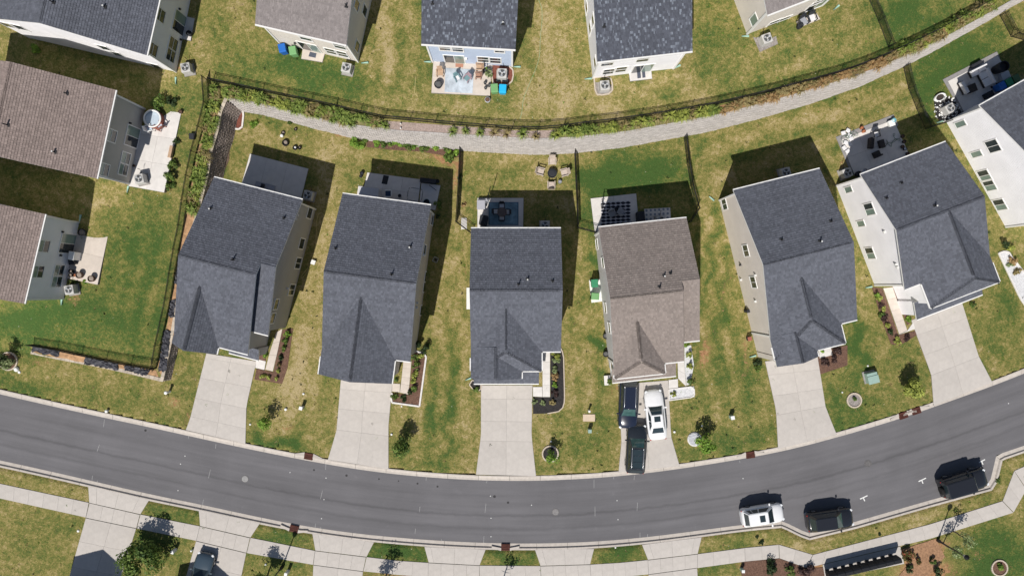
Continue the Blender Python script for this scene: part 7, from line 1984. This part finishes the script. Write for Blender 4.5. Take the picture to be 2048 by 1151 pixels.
SHR = [('leafy green shrub by the white pipe of the first flower bed', 528, 709, .35, .5, LF_L), ('green shrub at the top of the first flower bed', 575, 668, .36, .6, LF_L), ('green shrub second from the top in the first flower bed', 571, 682, .34, .6, LF_G), ('dark green shrub halfway down the first flower bed', 567, 697, .32, .5, LF_G),
       ('dark shrub below the middle of the first flower bed', 562, 714, .36, .5, LF_D), ('red-leaved plant in the first flower bed', 558, 727, .28, .45, LF_R), ('yellow plant under the red one in the first flower bed', 556, 742, .26, .4, LF_Y), ('bright yellow shrub at the lower right of the first flower bed', 553, 757, .26, .4, LF_Y),
       ('bright yellow shrub at the lower left of the first flower bed', 526, 752, .34, .4, LF_Y), ('bright yellow shrub right of the lower left one in the first flower bed', 538, 755, .28, .4, LF_Y),
       ('tall dark plant against the corner of the second house', 836, 688, .38, 1.2, LF_D), ('feathery dark plant leaning over the grass by the second house', 848, 697, .6, 1.0, LF_D), ('yellow shrub at the top of the second flower bed', 842, 711, .40, .6, LF_Y), ('green shrub at the left of the second flower bed', 829, 716, .40, .7, LF_G),
       ('dark leafy shrub in the upper middle of the second flower bed', 832, 731, .42, .7, LF_G), ('yellow-green shrub in the middle of the second flower bed', 830, 748, .42, .6, LF_Y), ('yellow shrub lower in the second flower bed', 826, 760, .36, .5, LF_Y), ('mixed green shrub near the lower end of the second flower bed', 829, 775, .40, .5, LF_G),
       ('low green plants left in the bottom strip of the second flower bed', 790, 793, .40, .35, LF_G), ('low dark plants right in the bottom strip of the second flower bed', 806, 796, .42, .35, LF_D), ('small green shrub enclosed beside the second garage', 792, 759, .3, .4, LF_G), ('dark upright shrub by the lower walk corner of the second house', 820, 785, .26, .6, LF_D),
       ('topmost olive shrub in the black mulch of the middle house', 1111, 711, .48, .5, LF_Y), ('second olive shrub in the black mulch of the middle house', 1112, 720, .44, .5, LF_P), ('olive shrub below the second one in the black mulch', 1111, 738, .44, .5, LF_P), ('rusty shrub in the middle of the black mulch bed', 1111, 753, .46, .5, LF_O),
       ('small round lime shrub in the black mulch bed', 1110, 769, .32, .45, LF_L), ('brown low shrub below the lime one in the black mulch', 1109, 786, .44, .4, LF_W), ('white-flecked plant at the left of the bottom mulch strip', 1070, 803, .32, .4, LF_P), ('green plant in the middle of the bottom mulch strip', 1087, 805, .32, .4, LF_P), ('straggly plant at the right of the bottom mulch strip', 1105, 805, .36, .4, LF_S),
       ('green shrub in the small bed left of the middle garage', 952, 778, .32, .35, LF_G),
       ('green shrub inside the corner planter of the taupe-roofed house', 1218, 763, .36, .8, LF_G), ('topmost shrub on the right side of the taupe-roofed house', 1373, 689, .32, .6, LF_L), ('yellow straggly shrub on the right side of the taupe-roofed house', 1379, 710, .34, .6, LF_Y), ('tall yellow-green shrub by the walk of the taupe-roofed house', 1381, 733, .38, .7, LF_Y),
       ('dark green shrub above the white stones', 1382, 762, .42, .7, LF_G), ('small olive shrub on the white stones', 1346, 787, .34, .5, LF_Y), ('dark round shrub below the drain sleeve of the beige-walled house', 1515, 724, .42, .7, LF_D), ('green shrub under the dark one by the beige-walled house', 1517, 735, .46, .55, LF_G),
       ('large dull purple shrub in the bed of the beige-walled house', 1679, 703, .52, .7, LF_W), ('dull purple shrub at the left of the bed of the beige-walled house', 1652, 724, .5, .6, LF_W), ('dull purple shrub in the middle of the bed of the beige-walled house', 1668, 717, .42, .6, LF_W), ('low green plant in the eave notch of the beige-walled house', 1645, 701, .26, .3, LF_L),
       ('green shrub at the top of the long bed of the white-walled house', 1755, 588, .4, .6, LF_L), ('lime shrub just below the top of the long bed', 1759, 597, .36, .5, LF_Y), ('dark shrub in the upper part of the long bed', 1763, 610, .38, .5, LF_W), ('yellow spiky plant in the long bed', 1768, 617, .3, .5, LF_Y), ('dark shrub in the middle of the long bed', 1771, 634, .46, .5, LF_W),
       ('green shrub left of the middle of the long bed', 1762, 628, .36, .4, LF_G), ('yellow shrub lower in the long bed', 1776, 651, .34, .5, LF_Y), ('dark shrub near the lower end of the long bed', 1782, 664, .4, .5, LF_D), ('bright yellow shrub at the foot of the long bed', 1796, 682, .44, .5, LF_Y), ('grey-brown shrub at the right foot of the long bed', 1816, 675, .4, .4, LF_W),
       ('green plants in the inner strip bed by the garage of the white-walled house', 1818, 637, .36, .4, LF_L), ('small green shrub under the eave right of the last garage', 1946, 610, .36, .4, LF_G), ('dark spiky plant by the porch at the right edge', 2010, 487, .5, .9, LF_D), ('yellow-green shrub on white stones at the right edge', 2022, 495, .42, .6, LF_Y), ('rust brown shrub on white stones at the right edge', 2028, 520, .5, .5, LF_O), ('straw coloured shrub lower on the white stones at the right edge', 2036, 540, .5, .5, LF_S),
       ('pale shrub at the lower end of the white stones', 2020, 530, .3, .4, LF_P), ('green shrub under the eave of the second house by its patio', 876, 408, .48, 1.2, LF_G), ('dark shrub below the green one beside the second house', 875, 432, .3, .8, LF_D), ('tiny shrub at the post of the fence left of the middle garden', 919, 353, .36, .6, LF_D),
       ('small plant in the stone ring on the lawn of the beige-walled house', 1710, 798, .24, .35, LF_G), ('tiny plant in the stone ring at bottom right', 1999, 1133, .4, .4, LF_L), ('dark green shrub right in the bottom mulch bed near the white car', 1541, 1134, .85, 1.0, LF_D), ('green shrub in the bottom mulch bed', 1581, 1141, .55, .8, LF_G), ('reddish dark shrub left of the mail cabinets', 1614, 1142, .8, .9, LF_W),
       ('red-leaved shrub right of the mail cabinets', 1815, 1108, .8, 1.0, LF_R), ('small red shrub beside the large red one at lower right', 1836, 1120, .4, .6, LF_R), ('dark shrub under the red one at lower right', 1820, 1137, .5, .7, LF_D), ('green shrub at the foot of the lower right street lamp', 1864, 1120, .4, .7, LF_G), ('dark green shrub at the bottom edge left of the lower right lamp', 1873, 1143, .6, 1.0, LF_D),
       ('green clump on the verge beside the off-road car', 1998, 960, .3, .3, LF_G), ('low green weed on the verge right of the white car', 1524, 1084, .3, .2, LF_D), ('low weed under the white car on the verge', 1514, 1073, .18, .2, LF_D), ('weed on the verge below the parking bay', 1759, 1068, .16, .2, LF_D),
       ('leafy shrub with dark core at the top of the long left patio', 318, 204, .85, .9, LF_G), ('dark shrub beside the leafy one at the long left patio', 342, 200, .6, .8, LF_D), ('green shrub at the lower right side of the long left patio', 344, 330, .55, .7, LF_G), ('dense green shrub at the lower end of the long left patio', 341, 352, .6, .8, LF_G), ('green shrub at the bottom corner of the long left patio', 340, 374, .5, .7, LF_G), ('small green shrub halfway up the right side of the long left patio', 352, 283, .36, .4, LF_D),
       ('green weed under the wall of the pink patio house', 147, 563, .3, .4, LF_G), ('green plant at the lower corner of the pink patio', 170, 562, .3, .3, LF_L), ('green pale weed in the shade behind the top left white house', 72, 95, .55, .5, LF_L), ('potted plant group beside the pale blue house', 977, 147, .4, .6, LF_P), ('small potted plant by the wall of the pale blue house', 975, 136, .28, .5, LF_L),
       ('yellow weed left of the middle patio fence', 928, 409, .32, .25, LF_O), ('spiky green plant by the block wall behind the leftmost street house', 580, 245, .42, .5, LF_G), ('yellow shrub near the block wall behind the leftmost street house', 508, 247, .5, .4, LF_L)]
for k, (lb, px, py, r, h, mt) in enumerate(SHR): shrub(lb, px, py, r, h, mt, n=int(90 + 420 * r * r + 120 * r), size=.06 + r * .06, seed=k + 5)
# vine row along the second garden's back edge
for k, (px, py, r, lb) in enumerate(((717, 283, .7, 'leafy dark green bush at the left end of the vegetable row'), (728, 272, .6, 'leafy bush touching the wall above the left end of the vegetable row'), (752, 283, .5, 'first bush inside the vegetable row'), (772, 286, .55, 'second bush inside the vegetable row'), (790, 287, .6, 'third bush inside the vegetable row'), (810, 288, .6, 'fourth bush inside the vegetable row'),
        (830, 290, .5, 'fifth bush inside the vegetable row'), (851, 289, .6, 'sixth, brighter bush inside the vegetable row'), (872, 290, .7, 'large bush towards the right of the vegetable row'), (890, 296, .6, 'dark bush near the right end of the vegetable row'), (908, 300, .6, 'last bush of the vegetable row by the fence'), (899, 315, .6, 'green bush spilling below the right end of the vegetable row'))):
    shrub(lb, px, py, r * 1.2, .7, LF_G if k % 2 else LF_L, n=int(620 * r), size=.12, seed=k + 200, name='garden_bush', cat='bush')
# arching grass clumps between fence and wall
def clump(rk, r, h, nb=46):
    m = MB()
    for _ in range(nb):
        a = rk.uniform(0, 6.283); L_ = r * rk.uniform(.6, 1.15); w = rk.uniform(.018, .034)
        d = Vector((math.cos(a), math.sin(a), 0)); s = Vector((-d.y, d.x, 0)) * w
        hh = h * rk.uniform(.6, 1.1)
        pts = [Vector((0, 0, 0)) + d * .03, d * L_ * .35 + Vector((0, 0, hh * .85)), d * L_ * .72 + Vector((0, 0, hh * .80)), d * L_ + Vector((0, 0, hh * .3))]
        tn = rk.random()
        m.add([pts[0] - s, pts[0] + s, pts[1] - s, pts[1] + s, pts[2] - s * .7, pts[2] + s * .7, pts[3]], [(0, 1, 3, 2), (2, 3, 5, 4), (4, 5, 6)], 0, tn)
    return m
rk = random.Random(77)
CL = {}
LF_B = leaf_mat('arching blade', (.09, .15, .025), (.36, .44, .11))
for nm, mt in (('g', LF_B), ('y', LF_Y), ('s', LF_S), ('o', LF_O)):
    CL[nm] = [clump(rk, .62, .62).mesh('grass_clump', mt) for _ in range(3)]
gcount = 0
def put_clump(px, py, kind, s, group, label):
    global gcount
    p = G(px, py, .2, True)
    o = bpy.data.objects.new('grass_clump', rk.choice(CL[kind])); COL.objects.link(o)
    o.location = (p.x, p.y, float(zu(p.x, p.y))); o.rotation_euler = (0, 0, rk.uniform(0, 6.28)); o.scale = (s, s, s * rk.uniform(.8, 1.2))
    tag(o, label, 'grass clump', group)
def row(pts, n, jit, kinds, group, label, smin=.6, smax=1.2):
    q = resample([Vector((a, b, 0)) for a, b in pts], n=n)
    for p in q:
        put_clump(p.x + rk.uniform(-3, 3), p.y + rk.uniform(-jit, jit), rk.choice(kinds), rk.uniform(smin, smax), group, label)
row([(430, 178), (494, 190), (570, 207), (648, 222), (715, 238), (770, 250)], 44, 4, 'ggygs', 'ornamental grass along the upper left wall', 'arching green and straw grass clump between the fence and the upper left wall')
row([(450, 190), (520, 202), (600, 222), (700, 246)], 28, 4, 'ggys', 'ornamental grass along the upper left wall', 'arching green and straw grass clump between the fence and the upper left wall')
row([(432, 190), (430, 235), (420, 280), (408, 330), (400, 372), (388, 430)], 38, 7, 'gggys', 'green grass beside the left terrace fence', 'green grass clump between the left terrace fence and the shaded wall')
row([(424, 190), (415, 250), (404, 300), (390, 360), (382, 420)], 26, 3, 'ggs', 'green grass beside the left terrace fence', 'green grass clump between the left terrace fence and the shaded wall')
row([(1108, 268), (1180, 262), (1255, 250), (1340, 236), (1440, 222)], 60, 5, 'ygygs', 'yellow-green grass right of centre along the wall', 'yellow-green grass clump on the strip above the middle of the wall')
row([(1446, 220), (1544, 193), (1648, 163), (1700, 150), (1753, 128), (1795, 112)], 48, 6, 'osos', 'rust coloured grass along the right part of the wall', 'rust coloured grass clump on the strip above the right part of the wall')
row([(1795, 110), (1860, 80), (1920, 48), (1990, 8)], 34, 6, 'gsyso', 'mixed grass by the top right path', 'straw and green grass clump between the fence and the wall at top right')
row([(1800, 96), (1865, 66), (1925, 33), (1990, -4)], 20, 3, 'ggs', 'mixed grass by the top right path', 'straw and green grass clump between the fence and the wall at top right')
row([(905, 262), (970, 268), (1066, 268), (1072, 272)], 6, 3, 'gs', 'few weeds on the pale gravel strip', 'single weed tuft on the pale gravel strip above the wall')
# low ragged growth that blends lawn edges and breaks the flat turf
def turf():
    """short grass blades over the lawns in view, far too many to count"""
    rs = np.random.RandomState(11)
    n = 150000
    x = rs.uniform(-50.5, 50.5, n); y = rs.uniform(-28.6, 28.6, n)
    k = rs.rand(n)
    keep = ~in_poly(x, y, [p for p in ROADPOLY])
    x, y = x[keep], y[keep]
    ter = in_poly(x, y, TPOLY)
    z = np.where(ter, zu(x, y) + .01, 0.0)
    g, s = ground_attrs(x, y, z)
    ok = (s < .35)
    x, y, z, g = x[ok], y[ok], z[ok], g[ok]
    n = len(x)
    a = rs.uniform(0, 6.283, n); ln = rs.uniform(.05, .13, n) * (1 + .5 * (g > .6)); w = rs.uniform(.012, .028, n); h = rs.uniform(.02, .05, n)
    dx, dy = np.cos(a), np.sin(a)
    v = np.empty((n, 3, 3), np.float32)
    v[:, 0] = np.stack([x - dy * w, y + dx * w, z], 1); v[:, 1] = np.stack([x + dy * w, y - dx * w, z], 1); v[:, 2] = np.stack([x + dx * ln, y + dy * ln, z + h], 1)
    me = bpy.data.meshes.new('turf'); me.vertices.add(n * 3); me.vertices.foreach_set('co', v.ravel())
    me.loops.add(n * 3); me.loops.foreach_set('vertex_index', np.arange(n * 3)); me.polygons.add(n)
    me.polygons.foreach_set('loop_start', np.arange(0, n * 3, 3)); me.polygons.foreach_set('loop_total', np.full(n, 3)); me.update(calc_edges=True)
    t = np.clip(g + rs.normal(0, .22, n), 0, 1)
    at = me.attributes.new('tone', 'FLOAT', 'FACE'); at.data.foreach_set('value', t.astype(np.float32))
    m = leaf_mat('turf blade', (.46, .36, .16), (.07, .13, .028), (.25, .22, .06)); me.materials.append(m)
    o = bpy.data.objects.new('turf', me); COL.objects.link(o); o['kind'] = 'stuff'; o['label'] = 'short dry and green grass blades over the lawns'
turf()

def scattered(name, label, n, mat, blades, r, h, seed, cond, wide=.02, tone=None):
    rs = np.random.RandomState(seed); rk2 = random.Random(seed)
    x = rs.uniform(-50.5, 50.5, n); y = rs.uniform(-28.6, 28.6, n)
    keep = ~in_poly(x, y, ROADPOLY); x, y = x[keep], y[keep]
    ter = in_poly(x, y, TPOLY); z = np.where(ter, zu(x, y) + .01, 0.0)
    g, s_ = ground_attrs(x, y, z); px = x / ((H - z) / H / S) + CX; py = -y / ((H - z) / H / S) + CY
    m = MB()
    for i in range(len(x)):
        if not cond(px[i], py[i], g[i], rk2): continue
        sc = rk2.uniform(.5, 1.3)
        for _ in range(blades):
            a = rk2.uniform(0, 6.283); L_ = r * sc * rk2.uniform(.5, 1.1); w = wide * sc; d = Vector((math.cos(a), math.sin(a), 0)); q = Vector((-d.y, d.x, 0)) * w
            o0 = Vector((x[i], y[i], z[i])) + Vector((rk2.uniform(-1, 1), rk2.uniform(-1, 1), 0)) * r * .3
            m.add([o0 - q, o0 + q, o0 + d * L_ * .6 + q * .8 + Vector((0, 0, h * sc)), o0 + d * L_ + Vector((0, 0, h * .6 * sc)), o0 + d * L_ * .6 - q * .8 + Vector((0, 0, h * sc))], [(0, 1, 2, 3, 4)], 0, rk2.random())
    o = m.build(name, mat, None, 'stuff'); o['label'] = label
dense = lambda px, py: (1085 < px < 1240 and 780 < py < 940) or (490 < px < 680 and 740 < py < 900) or (1350 < px < 1540 and 780 < py < 920) or (600 < px < 670 and 430 < py < 760)
scattered('weeds', 'small dark weed tufts dotted over the lawns', 2600, LF_D, 7, .15, .06, 5, lambda px, py, g, rk2: rk2.random() < (.45 if dense(px, py) else .12))
scattered('weeds', 'small bright green weed tufts in the lawns', 2000, LF_L, 6, .14, .05, 6, lambda px, py, g, rk2: rk2.random() < (.35 if g > .45 else .12))
scattered('dry_thatch', 'pale dead grass tufts lying in the lawns', 5200, LF_S, 5, .20, .03, 7, lambda px, py, g, rk2: rk2.random() < (.45 if g < .5 else .16), wide=.016)
scattered('leaf_litter', 'tiny pale leaves and litter on the lawns', 1500, M('litter', (.62, .58, .48), .8, .2, 8), 1, .07, .02, 8, lambda px, py, g, rk2: rk2.random() < .35, wide=.03)
